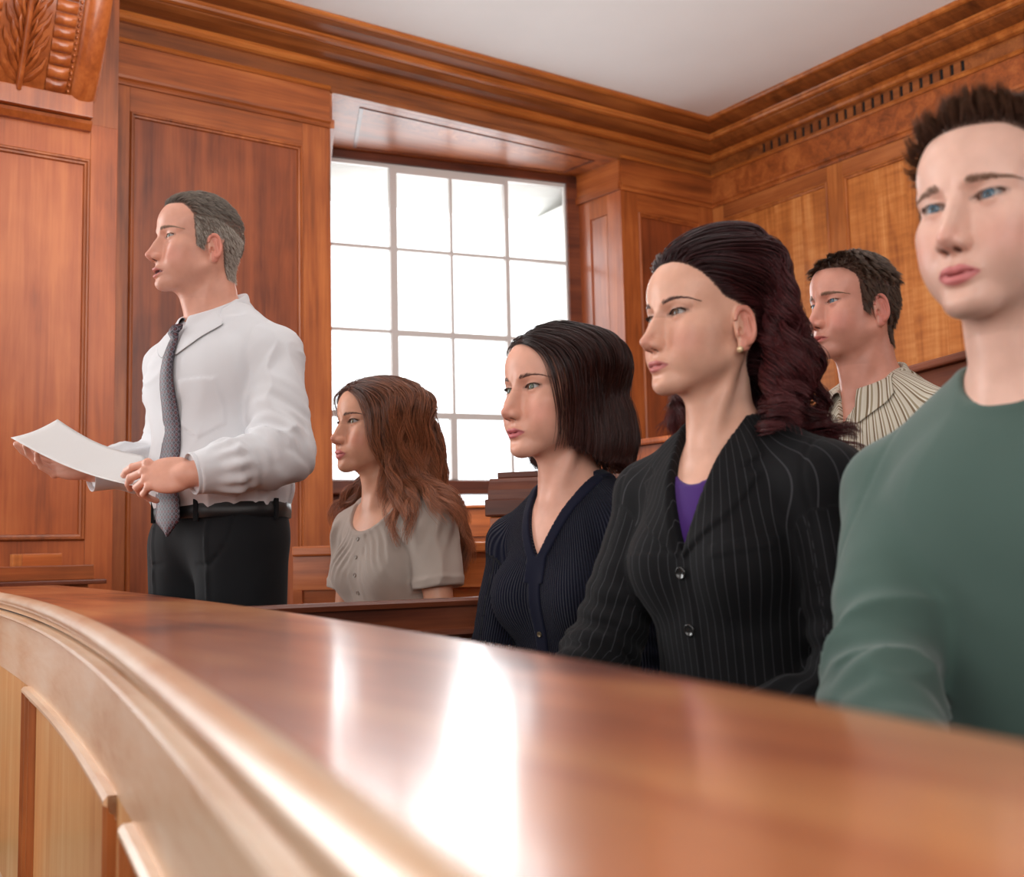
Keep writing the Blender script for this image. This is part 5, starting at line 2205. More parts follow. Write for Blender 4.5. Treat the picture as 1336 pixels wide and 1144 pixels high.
# ------------------------------------------------------------------ person 5: man in the striped shirt, on the raised row behind
def build_striped():
    rng = np.random.default_rng(51)
    B = Body(1113, 400, 2.50, 51, 44, scale=1.0, fem=0, pitch=0, floor=0.18)
    hc, k, J = B.head_c[2], B.sc, B.J
    J['neck'] = (-0.045, 0, hc-0.182)
    J['pelvis'] = (-0.10, 0, hc-0.68)
    J['shL'] = (-0.070, 0.178, hc-0.280)
    J['shR'] = (-0.050, -0.178, hc-0.280)
    arms_in_lap(B, dL=(0.02, 0.05, -0.28), dR=(0.04, -0.05, -0.28), wL=(0.22, -0.10, 0.0), wR=(0.22, 0.12, 0.0))
    B.seated()
    prm = dict(BASE, jaw=1.06, brow=1.1, nose=1.0, nose_w=1.05, lips=0.80, lid=0.85, face=1.02, ear=1.05)
    B.prm = prm
    mask = hairline([(-0.2, -0.080), (-0.055, -0.090), (-0.044, -0.05), (-0.032, 0.0), (-0.022, 0.008), (0.004, 0.006), (0.006, -0.030), (0.026, -0.022), (0.032, 0.020), (0.042, 0.055), (0.062, 0.072), (0.085, 0.076), (0.2, 0.076)])
    sk = srgb(220, 158, 138)
    colors = dict(mat=SKIN, skin=sk, blush=srgb(212, 116, 104), lip=srgb(196, 108, 102), stubble=0.16, stubble_c=srgb(140, 92, 76), lash_w=0.45)
    o = make_person(B, 'person seated behind in a beige and brown striped shirt, short brown hair', prm, colors, lap_hands(B), hand_boxes=lap_boxes(B, 0.006), iris='blue', gaze=(1, 0.12, 0.03),
                    extra=scalp_tint(mask, srgb(58, 40, 30), 0.85), group='people in the jury box')
    hm = hair_mat('short_brown_hair', srgb(52, 36, 28), srgb(104, 78, 60), rough=0.4, var=0.45)

    def flow(h):
        v = np.stack([0.35-6*np.clip(-h[:, 0]+0.03, 0, 0.2), h[:, 1]*5.0+0.4*(h[:, 2] > 0.05), -0.45+h[:, 2]*4.0*(h[:, 0] > 0.03)], 1)
        v[:, 2] = np.where(h[:, 2] < 0.05, -1.0, v[:, 2])
        v[:, 0] = np.where(h[:, 2] < 0.05, -0.3, v[:, 0])
        return v/np.sqrt((v**2).sum(1))[:, None]
    tl = lambda h: np.where(h[:, 2] > 0.055, 1.0, 0.55)*np.clip(1.0+(h[:, 0]+0.05)*6, 0.6, 1)*np.where(h[:, 0] > 0.06, 1.2, 1.0)
    short_hair(B, rng, hm, mask, n=13000, length=(0.018, 0.036), flow=flow, top_len=tl, lay=0.008, clump=0.5, ncl=420)
    eyebrows(B, hair_mat('brow_hair_brown_man', srgb(116, 84, 64), srgb(140, 106, 82), var=0.2), rng, n=220, thick=0.0032, arch=0.0022, z0=0.0155)
    eyelashes(B, LASH, rng, n=80, length=0.0045)
    bw = [(0.0, srgb(206, 198, 180)), (0.16, srgb(206, 198, 180)), (0.20, srgb(128, 108, 84)), (0.36, srgb(128, 108, 84)), (0.40, srgb(222, 216, 202)), (0.52, srgb(222, 216, 202)), (0.56, srgb(160, 146, 120)), (0.72, srgb(160, 146, 120)), (0.76, srgb(214, 208, 194)), (1.0, srgb(206, 198, 180))]
    mat = cloth_mat('beige_brown_striped_cotton', None, rough=0.8, var=0.03, sheen=0.1, bump=0.1, stripe=(0.0165, bw))
    N = np.array(J['neck'])

    def shirt(P):
        d = B.torso(P, 0.012, 0.012)
        for sd in 'LR':
            da = B.arm(P, sd, 0.012, ru=0.054, re=0.050, rw=0.034, upto=0.95)
            s1, a1, L1 = arm_coord(P, J['sh'+sd], J['el'+sd])
            da = da-folds(P, 0.006, 14, (0.3, 0.8, 0.5), 3)*np.clip(np.exp(-((s1-L1)/0.11)**2)+0.35, 0, 1)
            d = smin(d, da, 0.02)
        d = d-folds(P, 0.005, 9, (0.2, 0.4, 1), 6)
        u, v = P[1], P[2]-N[2]
        fr = P[0] > -0.02
        d = d-fr*raise_poly(u, v, [(-0.017, -0.02), (0.017, -0.02), (0.017, -0.6), (-0.017, -0.6)], 0.0018)
        w = np.clip((v+0.105)/0.13, 0, 1.3)
        vn = smax(smax((np.abs(u)-0.050*w)*0.9, -0.105-v, 0.004), -0.03-P[0], 0.01)
        d = smax(d, -vn, 0.003)
        d = smax(d, -cap(P, (N[0]+0.012, 0, N[2]+0.012), (N[0]-0.01, 0, N[2]+0.2), 0.062), 0.004)
        return smax(d, (J['pelvis'][2]-0.04)-P[2], 0.005)
    lo = np.minimum((-0.27, -0.30, J['pelvis'][2]-0.06), np.array(J['wrR'])-0.07)
    hi = np.maximum((0.17, 0.30, N[2]+0.07), np.array(J['wrL'])+0.05)
    garment('shirt', shirt, lo, hi, 0.0052, mat, o, stripe=stripe_coord(B, 0.15, 0.06))
    c = collar(B, mat, 0.061, 0.036, 0.036, 0, open_=0.42, tips=0.030, r_extra=0.002, lift=0.004, surf=shirt)
    at = c.data.attributes.new('stripe', 'FLOAT', 'POINT')
    at.data.foreach_set('value', np.array([(i//10)*0.0075+(i % 10)*0.0004 for i in range(len(c.data.vertices))], dtype=np.float32))
    buttons(B, shirt, [(0.0, N[2]-0.125), (0.0, N[2]-0.21)], 0.0055, plain('cream_button', srgb(225, 218, 205), 0.3))
    skirt_or_trousers(B, cloth_mat('brown_trousers', (0.05, 0.04, 0.03, 1)), 'trousers')
    shoes(B, SHOE)
    return B


# ------------------------------------------------------------------ person 6: man in the green jersey, close at the right
def build_green():
    rng = np.random.default_rng(61)
    B = Body(1306, 281, 1.27, 28, 24, scale=1.04, fem=0, pitch=0)
    hc, k, J = B.head_c[2], B.sc, B.J
    J['neck'] = (-0.045, 0, hc-0.195)
    J['pelvis'] = (-0.09, 0, hc-0.68)
    J['shL'] = (-0.055, 0.180, hc-0.305)
    J['shR'] = (-0.055, -0.172, hc-0.305)
    arms_in_lap(B, dL=(0.02, 0.05, -0.28), dR=(0.04, -0.075, -0.28), wL=(0.22, -0.10, 0.0), wR=(0.22, 0.05, -0.03))
    J['elR'] = tuple(B.loc(1150, 905, 1.22))
    J['wrR'] = tuple(B.loc(1200, 1100, 1.02))
    B.seated()
    prm = dict(BASE, jaw=1.06, brow=1.1, nose=1.0, nose_w=1.0, lips=1.1, lid=0.95, face=1.02)
    B.prm = prm
    mask = hairline([(-0.2, -0.080), (-0.055, -0.090), (-0.044, -0.05), (-0.032, 0.0), (-0.022, 0.008), (0.004, 0.006), (0.006, -0.030), (0.026, -0.022), (0.032, 0.020), (0.044, 0.056), (0.066, 0.075), (0.085, 0.078), (0.2, 0.078)])
    sk = srgb(238, 196, 178)
    colors = dict(mat=SKIN, skin=sk, blush=srgb(222, 140, 124), lip=srgb(212, 120, 124), stubble=0.14, stubble_c=srgb(150, 112, 92), lash_w=0.6)
    o = make_person(B, 'person seated at the right edge in a dark green long-sleeved jersey, brushed-up brown hair', prm, colors, lap_hands(B), hand_boxes=lap_boxes(B), iris='blue', gaze=(1, 0.10, 0.03),
                    extra=scalp_tint(mask, srgb(66, 46, 36), 0.85), group='people in the jury box')
    hm = hair_mat('brushed_up_brown_hair', srgb(58, 38, 30), srgb(112, 80, 60), rough=0.4, var=0.45)

    def flow(h):
        fr = sstep(0.02, 0.07, h[:, 0])
        v = np.stack([0.60-1.2*sstep(0.04, -0.01, h[:, 0]), 0.25-0.0*h[:, 1], -0.10+0.50*fr*(h[:, 2] > 0.06)], 1)
        v[:, 2] = np.where(h[:, 2] < 0.05, -1.0, v[:, 2])
        return v/np.sqrt((v**2).sum(1))[:, None]
    tl = lambda h: np.where(h[:, 2] > 0.055, 1.0, 0.5)*np.clip(1.0+(h[:, 0]+0.05)*6, 0.6, 1)
    short_hair(B, rng, hm, mask, n=14000, length=(0.020, 0.036), flow=flow, top_len=tl, lay=0.014, clump=0.45, ncl=420, lift=0.12)
    eyebrows(B, hair_mat('brow_hair_brown_green', srgb(120, 88, 70), srgb(146, 112, 90), var=0.2), rng, n=220, thick=0.0030, arch=0.0020, z0=0.0150)
    eyelashes(B, LASH, rng, n=80, length=0.0045)
    mat = cloth_mat('dark_green_jersey', srgb(76, 97, 90), rough=0.85, var=0.06, sheen=0.25, bump=0.15)
    N = np.array(J['neck'])

    def tee(P):
        d = B.torso(P, 0.008, 0.010)
        for sd in 'LR':
            da = B.arm(P, sd, 0.008, ru=0.054, re=0.047, rw=0.032, upto=0.97)
            s1, a1, L1 = arm_coord(P, J['sh'+sd], J['el'+sd])
            A, E, W = (np.array(J[q+sd]) for q in ('sh', 'el', 'wr'))
            cr = np.cross(E-A, W-E)
            da = da-folds(P, 0.0090, 18, tuple(cr/np.linalg.norm(cr)+0.3*(E-A)/np.linalg.norm(E-A)), 3)*np.clip(np.exp(-((s1-L1*0.93)/0.09)**2)+0.12, 0, 1)
            da = da-elbow_folds(P, B, sd, 0.0032, 0.040, 0.085)
            d = smin(d, da, 0.022)
            g = 1 if sd == 'L' else -1
            seam = np.exp(-(((P[1]*g)-(A[1]*g+0.0)-0.25*(A[2]-P[2]))/0.0035)**2)*(P[2] > A[2]-0.12)
            d = d+0.0015*seam
        d = d-folds(P, 0.004, 7, (0.2, 0.5, 1), 6)
        rr = cap(P, (N[0]+0.006, 0, N[2]+0.0), (N[0]-0.01, 0, N[2]+0.2), 0.068)
        d = d-0.0022*np.exp(-((rr-0.010)/0.007)**2)
        d = smax(d, -rr, 0.004)
        return smax(d, (J['pelvis'][2]-0.06)-P[2], 0.005)
    lo = np.minimum((-0.27, -0.32, J['pelvis'][2]-0.08), np.array(J['wrR'])-0.07)
    hi = np.maximum((0.17, 0.32, N[2]+0.07), np.array(J['wrL'])+0.05)
    garment('jersey', tee, lo, hi, 0.0048, mat, o)
    skirt_or_trousers(B, cloth_mat('navy_jeans', (0.02, 0.025, 0.045, 1)), 'trousers')
    shoes(B, SHOE)
    return B


PEOPLE = [build_taupe(), build_navy(), build_pinstripe(), build_striped(), build_green()]
print('people', round(time.time()-T0, 1))


def build_paper():
    """the sheet of paper between the speaker's hands: a slightly curved A4 sheet"""
    TL, BL = atd(75, 547, 2.66), atd(14, 571, 2.50)
    TR, BR = atd(190, 598, 2.50), atd(186, 640, 2.315)
    m, n = 22, 16
    g = []
    for i in range(m):
        u = i/(m-1)
        row = []
        for j in range(n):
            v = j/(n-1)
            p = (TL*(1-u)+TR*u)*(1-v)+(BL*(1-u)+BR*u)*v
            p = p+np.array([0, 0, -0.016*math.sin(math.pi*u)*(0.9 if v > 0 else 0.9)-0.006*math.sin(math.pi*v)+0.006*u*u])
            row.append(p)
        g.append(row)
    pm = plain('white_paper', (0.74, 0.73, 0.72, 1), 0.6)
    o = smooth_offset_mesh('paper_sheet', g, pm, None, thick=0.0004)
    tag(o, 'blank white sheet of paper held in the hands of the standing speaker', 'paper')
    return o


build_paper()


# ------------------------------------------------------------------ woods
W_A = wood('red_brown_oak', srgb(98, 48, 22), srgb(150, 78, 36), srgb(184, 106, 54), 'Z', rough=0.42, coat=0.10, coat_rough=0.18)
W_AX = wood('red_brown_oak_across', srgb(98, 48, 22), srgb(150, 78, 36), srgb(182, 106, 54), 'X', rough=0.42, coat=0.10, coat_rough=0.18)
W_AP = wood('red_brown_oak_panel', srgb(84, 38, 20), srgb(130, 64, 33), srgb(160, 86, 46), 'Z', rough=0.42, coat=0.10, coat_rough=0.16, mottle=1.3)
W_B = wood('golden_oak', srgb(118, 60, 26), srgb(168, 96, 46), srgb(198, 126, 70), 'Z', rough=0.40, coat=0.3, coat_rough=0.2)
W_BX = wood('golden_oak_across', srgb(104, 52, 24), srgb(152, 84, 42), srgb(184, 112, 62), 'X', rough=0.40, coat=0.3, coat_rough=0.2)
W_BP = wood('golden_veneer', srgb(140, 76, 34), srgb(184, 110, 54), srgb(212, 144, 84), 'Z', rough=0.38, coat=0.3, coat_rough=0.2, figure=0.45, mottle=0.7)
W_PIER = wood('orange_oak_panel', srgb(118, 55, 25), srgb(164, 82, 38), srgb(188, 106, 56), 'Z', rough=0.45, coat=0.08, coat_rough=0.2, mottle=1.5)
W_CARVE = wood('carved_oak', srgb(112, 50, 22), srgb(160, 82, 38), srgb(190, 108, 56), 'Z', rough=0.30, coat=0.5, coat_rough=0.15, bump=0.05)
W_DARK = wood('dark_bench_oak', srgb(60, 26, 16), srgb(100, 48, 28), srgb(138, 74, 44), 'X', rough=0.42, coat=0.2, coat_rough=0.2)
W_BENCH = wood('orange_bench_oak', srgb(122, 60, 26), srgb(176, 94, 46), srgb(206, 126, 72), 'X', rough=0.34, coat=0.4, coat_rough=0.15)
W_TOP = wood('polished_countertop', srgb(122, 56, 30), srgb(188, 102, 56), srgb(218, 142, 86), 'Y', rough=0.35, coat=0.8, coat_rough=0.16, scale=0.8, bump=0.10, mottle=2.2)
W_FACE = wood('glare_pale_oak', srgb(196, 132, 78), srgb(224, 170, 110), srgb(238, 198, 146), 'Z', rough=0.34, coat=0.8, coat_rough=0.18, mottle=1.2, bump=0.06)  # oak with the glare on the jury-box front put into its base colour
W_FACEX = wood('glare_pale_oak_along', srgb(206, 156, 116), srgb(232, 198, 164), srgb(244, 222, 196), 'Y', rough=0.30, coat=1.0, coat_rough=0.25, mottle=1.2, bump=0.06)  # paler still: glare on rails and mouldings painted into the wood colour
W_JAMB = wood('polished_reveal_oak', srgb(108, 52, 28), srgb(158, 82, 44), srgb(186, 106, 58), 'Z', rough=0.35, coat=1.0, coat_rough=0.22)
PLASTER = plain('white_plaster', (0.86, 0.87, 0.87, 1), 0.9, noise=0.02, nscale=3)
STONE = plain('pale_stone', (0.80, 0.81, 0.78, 1), 0.9, noise=0.06, nscale=8)
METAL = plain('painted_steel_glazing_bar', srgb(196, 190, 186), 0.45)
DARKGAP = plain('gap_shade_black', (0.004, 0.003, 0.003, 1), 0.9)  # near-black colour standing in for the shade in narrow gaps
CARPET = plain('brown_carpet', srgb(86, 58, 46), 0.95, noise=0.2, nscale=200, bump=0.6)

XB, YA, ZC = 4.872, 4.863, 3.424
XP = 1.162        # right edge of the pier
YP = 4.40         # its front


def struct(name, parent=None, loc=(0, 0, 0), rz=0.0):
    o = empty(name, loc, rz)
    o['kind'] = 'structure'
    if parent:
        o.parent = parent
    return o


# walls are built in a frame where x runs along the wall, -y is out of the wall
def frame_moulding(x0, x1, z0, z1, y, parent, mat, w=0.026, h=0.012, name='moulding', prof=None):
    """mitred moulding round a panel; y = framing face, the panel lies behind it"""
    prof = prof or [(0, -0.016), (0, 0.004), (0.006, h), (0.012, h), (0.015, 0.003), (0.022, 0.001), (w, -0.014), (w, -0.016)]
    mb = MB()
    cs = [(x0, z0, 1, 1), (x1, z0, -1, 1), (x1, z1, -1, -1), (x0, z1, 1, -1)]
    rings = []
    for cx, cz, sx, sz in cs+[cs[0]]:
        rings.append([(cx+sx*a, y-b, cz+sz*a) for a, b in prof])
    bm = mb.bm
    vr = [[bm.verts.new(p) for p in r] for r in rings[:4]]
    vr.append(vr[0])
    n = len(prof)
    for i in range(4):
        for j in range(n):
            bm.faces.new((vr[i][j], vr[i][(j+1) % n], vr[i+1][(j+1) % n], vr[i+1][j]))
    return mb.build(name, mat, parent)


def raised_panel(x0, x1, z0, z1, y, parent, mat, strips=None, name='panel'):
    if strips:
        for a, b in zip(strips[:-1], strips[1:]):
            MB().box(a+0.0004, b-0.0004, y+0.010, y+0.030, z0, z1).build(name, mat, parent)
    else:
        MB().box(x0, x1, y+0.010, y+0.030, z0, z1).build(name, mat, parent)


def panelled(parent, x0, x1, z0, z1, opens, mats, y=0.0, strips=None):
    """stiles and rails between openings [(a, b, zlo, zhi)] in order of x; same z range for a row"""
    st, rl, pn, mo = mats
    xs = x0
    th = 0.03
    for i, (a, b, lo, hi) in enumerate(opens):
        MB().box(xs, a, y, y+th, z0, z1, bev=0.0015).build('stile', st, parent)
        if hi < z1:
            MB().box(a+0.001, b-0.001, y+0.0008, y+th, hi, z1).build('rail', rl, parent)
        if lo > z0:
            MB().box(a+0.001, b-0.001, y+0.0008, y+th, z0, lo).build('rail', rl, parent)
        raised_panel(a, b, lo, hi, y, parent, pn, strips[i] if strips and strips[i] else None)
        frame_moulding(a, b, lo, hi, y, parent, mo)
        xs = b
    if xs < x1:
        MB().box(xs, x1, y, y+th, z0, z1, bev=0.0015).build('stile', st, parent)


# ---- wall with the window
wa = struct('wall_back', loc=(0, YA, 0))
panelled(wa, XP, 2.297, 0.12, 3.0, [(1.335, 2.150, 0.42, 2.872)], (W_A, W_AX, W_AP, W_A))
panelled(wa, 4.134, XB, 0.12, 3.0, [(4.262, 4.752, 1.25, 2.872)], (W_A, W_AX, W_AP, W_A))
MB().box(0.0, 2.297, 0.03, 0.22, 0, ZC+0.1).box(-6.0, -2.35, 0.03, 0.22, 0, ZC+0.1).box(-2.35, 0.0, 0.03, 0.22, 3.12, ZC+0.1).box(-2.35, 0.0, 0.03, 0.22, 0, 0.48).box(4.134, XB+0.2, 0.03, 0.22, 0, ZC+0.1).box(2.297, 4.134, 0.03, 0.22, 3.166, ZC+0.1).build('backing', W_A, wa)  # the opening left of the pier is for the assumed window
# ---- right wall
wb = struct('wall_right', loc=(XB, YA, 0), rz=-math.pi/2)
opB, stB = [], []
xx = 0.088
for i in range(6):
    w = (0.800, 1.16, 0.80, 1.16, 0.80, 0.80)[i]
    a, b = xx, xx+w
    opB.append((a, b, 1.30, 2.900))
    k = 4 if w < 1 else 6
    stB.append([a+(b-a)*j/k for j in range(k+1)])
    xx = b+0.105
XEND = xx
panelled(wb, 0.0, XEND, 0.12, 3.0, opB, (W_B, W_BX, W_BP, W_B), strips=stB)
MB().box(-0.2, XEND, 0.03, 0.2, 0, ZC+0.1).build('backing', W_B, wb)


def cornice_part(name, prof, mat, parent=None, x_from=XP-0.10):
    mb = MB()
    mb.sweep(prof, [((x_from, YA, 0), (0, -1, 0)), ((XB, YA, 0), (-1, -1, 0)), ((XB, YA-XEND, 0), (-1, 0, 0))])
    return mb.build(name, mat, parent)


trim1 = struct('trim_1')
CX_ = wood('cornice_oak', srgb(78, 38, 16), srgb(126, 68, 30), srgb(160, 94, 46), 'X', rough=0.42, coat=0.2, coat_rough=0.18)
CXO = wood('cornice_bead_oak', srgb(112, 58, 24), srgb(160, 88, 38), srgb(192, 118, 58), 'X', rough=0.33, coat=0.45, coat_rough=0.15)


def wall_run(name, prof, mat, parent, runs):
    """the same profile in separate straight runs: ('A', x0, x1) or ('B', u0, u1), mitred at the corner when asked"""
    for r in runs:
        mb = MB()
        if r[0] == 'A':
            mb.sweep(prof, [((r[1], YA, 0), (0, -1, 0)), ((r[2], YA, 0), ((-1 if r[2] >= XB-1e-6 else 0), -1, 0))])
        else:
            mb.sweep(prof, [((XB, YA-r[1], 0), (-1, (-1 if r[1] <= 1e-6 else 0), 0)), ((XB, YA-r[2], 0), (-1, 0, 0))])
        mb.build(name, mat, parent)


lowbead = [(0.0, 2.985), (0.010, 2.985), (0.014, 2.993), (0.012, 3.004), (0.022, 3.012), (0.024, 3.024), (0.0, 3.030)]
frz = [(0.0, 3.0295), (0.010, 3.0295), (0.010, 3.172), (0.0, 3.172)]
upbead = [(0.0, 3.1715), (0.020, 3.1715), (0.027, 3.181), (0.022, 3.192), (0.012, 3.198), (0.0, 3.198)]
fas = [(0.0, 3.1975), (0.010, 3.1975), (0.010, 3.264), (0.0, 3.264)]
wall_run('bead', lowbead, W_AX, trim1, [('A', XP, 2.290), ('A', 4.134, XB), ('B', 0, XEND)])
wall_run('frieze', frz, W_AX, trim1, [('A', XP, 2.290), ('A', 4.134, XB), ('B', 0, XEND)])
wall_run('bead', upbead, CXO, trim1, [('A', XP, 2.290), ('A', 4.134, XB), ('B', 0, XEND)])
wall_run('fascia', [(0.0, 3.167), (0.008, 3.167), (0.008, 3.199), (0.0, 3.199)], CX_, trim1, [('A', 2.297, 4.134)])
V0, V1, VP = YA-4.445, YA-3.078, 0.0
wall_run('fascia', fas, CX_, trim1, [('A', XP, XB), ('B', 0, V0), ('B', V1, XEND)])
obead = [(0.0, 3.2635), (0.030, 3.2635), (0.046, 3.270), (0.054, 3.281), (0.050, 3.293), (0.060, 3.300), (0.0, 3.302)]
cove1 = [(0.0, 3.3015), (0.062, 3.3015), (0.085, 3.306), (0.115, 3.316), (0.140, 3.332), (0.145, 3.338), (0.0, 3.340)]
mbead = [(0.0, 3.3395), (0.150, 3.3395), (0.165, 3.345), (0.170, 3.356), (0.166, 3.366), (0.172, 3.374), (0.0, 3.376)]
cove2 = [(0.0, 3.3755), (0.178, 3.3755), (0.205, 3.380), (0.235, 3.388), (0.258, 3.399), (0.0, 3.401)]
tbead = [(0.0, 3.4005), (0.264, 3.4005), (0.276, 3.405), (0.282, 3.414), (0.282, 3.424), (0.0, 3.424)]
for nm, pr, mt in (('bead', obead, CXO), ('cove', cove1, CX_), ('bead', mbead, CXO), ('cove', cove2, CX_), ('bead', tbead, CXO)):
    cornice_part(nm, pr, mt, trim1)

# vent grille in the fascia of the right wall
vent = struct('trim_2', loc=(XB, YA, 0), rz=-math.pi/2)
MB().box(V0, V1, -0.001, 0.012, 3.1975, 3.264).build('backing', DARKGAP, vent)
MB().box(V0, V1, -0.012, 0.0, 3.1975, 3.203).box(V0, V1, -0.012, 0.0, 3.2585, 3.264).build('frame', CX_, vent)
ns = 23
pitch = (V1-V0)/ns
slat_me = None
for i in range(ns+1):
    w = 0.038
    c = V0+pitch*i
    a, b = max(V0, c-w/2), min(V1, c+w/2)
    MB().box(a, b, -0.011, 0.0, 3.2032, 3.2583, bev=0.001).build('vent_slat', CX_, vent)

# ---- the ceiling, floor, other walls of the court
ce = MB().box(-6.0, XB+0.3, -5.0, YA+0.3, ZC, ZC+0.12).build('ceiling', PLASTER)
ce['kind'] = 'structure'
fl = MB().box(-6.0, XB+0.3, -5.0, YA+1.2, -0.1, 0.0).build('floor', CARPET)
fl['kind'] = 'structure'
wl = MB().box(-6.2, -6.0, -5.0, YA+0.3, 0, ZC).build('wall_left', W_A)
wl['kind'] = 'structure'
wf = MB().box(-6.2, XB+0.3, -5.2, -5.0, 0, ZC).build('wall_front', W_A)
wf['kind'] = 'structure'

# ---- panelled pier with the carved bracket
pier = struct('wall_pier', loc=(0, YP, 0))
pier.name = 'pillar'
panelled(pier, -0.10, XP, 0.10, 2.60, [(0.075, 1.060, 0.985, 2.458)], (W_PIER, W_PIER, W_PIER, W_A))
MB().box(-0.10, XP-0.001, 0.03, 0.62, 0, ZC).box(-0.10, XP, 0.0, 0.03, 2.60, ZC).build('backing', W_A, pier)
bas = [(0.0, 2.565), (0.022, 2.565), (0.040, 2.585), (0.046, 2.596), (0.0, 2.598)]
MB().sweep(bas, [((-0.10, 0, 0), (0, -1, 0)), ((1.055, 0, 0), (0, -1, 0))]).build('moulding', W_CARVE, pier)
MB().box(-0.10, 1.050, -0.075, 0.0, 2.599, 2.672, bev=0.003).build('shelf', W_CARVE, pier)


def bracket_profile(t):
    """front of the scroll bracket: (out, z) for t from bottom to top"""
    z = 2.674+0.78*t
    q = 0.06+0.34*math.sin(min(1.0, t*1.15)*math.pi/2)**0.9
    return q, z


br = tag(empty('scroll_bracket', (0, YP, 0)), 'large carved oak scroll bracket with acanthus leaves at the top of the panelled pier', 'bracket')


def bracket_strip(name, xa, xb, bulge, extra=None, mat=W_CARVE, nx=9, t0=0.0, t1=1.0, nt=40):
    g = []
    for i in range(nt+1):
        t = t0+(t1-t0)*i/nt
        q, z = bracket_profile(t)
        q2, z2 = bracket_profile(t+0.01)
        nn = np.array([z2-z, -(q2-q)])
        nn /= np.linalg.norm(nn)
        row = []
        for j in range(nx+1):
            s = j/nx
            o = bulge(s, t)
            row.append((xa+(xb-xa)*s, -(q+nn[0]*o), z+nn[1]*o))
        g.append(row)
    me_o = smooth_offset_mesh(name, g, mat, br)
    return me_o


def rb(s, h):
    return h*math.sqrt(max(0.0, 1-(2*s-1)**2))


# body
g = []
for i in range(41):
    q, z = bracket_profile(i/40)
    g.append((q, z))
MB().prism([(0.48, 0, 2.674)]+[(0.48, -q, z) for q, z in g]+[(0.48, 0, 3.44)], (0.580, 0, 0)).build('bracket_body', W_CARVE, br)
bracket_strip('smooth_band', 0.965, 1.060, lambda s, t: 0.004+rb(s, 0.020))
bracket_strip('smooth_band', 0.500, 0.600, lambda s, t: 0.004+rb(s, 0.020))
# gadrooned bands: separate lobes
for xa, xb in ((0.872, 0.945), (0.620, 0.693)):
    for k_ in range(20):
        t0, t1 = k_/20+0.002, (k_+1)/20-0.002
        bracket_strip('gadroon', xa, xb, (lambda s, t, t0=t0, t1=t1: 0.003+0.017*math.sqrt(max(0, 1-(2*(t-t0)/(t1-t0)-1)**2))*(0.35+0.65*math.sqrt(max(0, 1-(2*s-1)**2)))), nt=6, nx=7, t0=t0, t1=t1)
# bead rows
for xc in (0.955, 0.610):
    for k_ in range(44):
        t = (k_+0.5)/44
        q, z = bracket_profile(t)
        mb = MB()
        bmesh.ops.create_icosphere(mb.bm, subdivisions=2, radius=0.0068, matrix=Matrix.Translation((xc, -q-0.006, z)) @ Matrix.Diagonal((0.8, 1, 1.1, 1)))
        mb.build('bead', W_CARVE, br, True)


def leaf_surface(pts, wid, hgt, name='leaf'):
    """a lobed leaf lying on the bracket: pts (x, t) along the rib"""
    g = []
    n = 14
    for i in range(n+1):
        u = i/n
        k2 = u*(len(pts)-1)
        a = min(int(k2), len(pts)-2)
        f = k2-a
        x = pts[a][0]*(1-f)+pts[a+1][0]*f
        t = pts[a][1]*(1-f)+pts[a+1][1]*f
        dx, dt = pts[a+1][0]-pts[a][0], (pts[a+1][1]-pts[a][1])*0.78
        L = math.hypot(dx, dt)
        nx_, nt_ = -dt/L, dx/L
        w = wid*(math.sin(math.pi*min(1, u*0.92+0.08))**0.6)*(1-0.35*u)
        row = []
        for j in range(9):
            s = (j-4)/4
            q, z = bracket_profile(min(1, max(0, t+nt_*s*w/0.78)))
            o = 0.002+hgt*(1-s*s)**0.5*(0.4+0.8*math.sin(math.pi*u))-0.006*math.exp(-(s/0.16)**2)+0.010*u*u
            row.append((x+nx_*s*w, -q-o, z+0.25*o))
        g.append(row)
    smooth_offset_mesh(name, g, W_CARVE, br)


bracket_strip('stem', 0.770, 0.795, lambda s, t: 0.006+rb(s, 0.026), nx=6)
for k_ in range(11):
    t = 0.015+k_*0.085
    for g_ in (1, -1):
        x0 = 0.7825+0.008*g_
        leaf_surface([(x0, t), (x0+0.030*g_, t+0.022), (x0+0.058*g_, t+0.055), (x0+0.070*g_, t+0.095)], 0.013, 0.016)
        leaf_surface([(x0, t+0.03), (x0+0.022*g_, t+0.060), (x0+0.040*g_, t+0.095), (x0+0.046*g_, t+0.13)], 0.010, 0.020)
        leaf_surface([(x0, t+0.055), (x0+0.012*g_, t+0.085), (x0+0.020*g_, t+0.12), (x0+0.020*g_, t+0.15)], 0.008, 0.022)

# ---- the window recess, the window
wp, wq = np.array([2.627, 5.563]), np.array([4.1067, 5.245])
wd = (wq-wp)/np.linalg.norm(wq-wp)
wang = math.atan2(wd[1], wd[0])
win = struct('window_1', loc=(wp[0], wp[1], 0), rz=wang)
SW = 1.513
# frame: x along s, y out through the window, z up. wood casing
MB().box(1.440, SW+0.06, -0.02, 0.05, 1.24, 3.166, bev=0.004).box(-0.10, -0.012, -0.02, 0.05, 1.24, 3.166).box(-0.10, SW+0.06, -0.02, 0.05, 3.118, 3.166, bev=0.004).build('window_frame', W_DARK, win)
MB().box(-0.12, SW+0.05, -0.085, 0.06, 1.235, 1.312, bev=0.008).build('window_sill', W_DARK, win)
mbm = MB()
mbm.box(-0.012, 1.440, -0.004, 0.022, 3.096, 3.118)
mbm.box(-0.012, 1.440, -0.004, 0.022, 1.311, 1.322)
mbm.box(-0.012, 0.0, -0.004, 0.022, 1.3, 3.11).box(1.428, 1.440, -0.004, 0.022, 1.3, 3.11)
mbm.build('metal_frame', METAL, win)
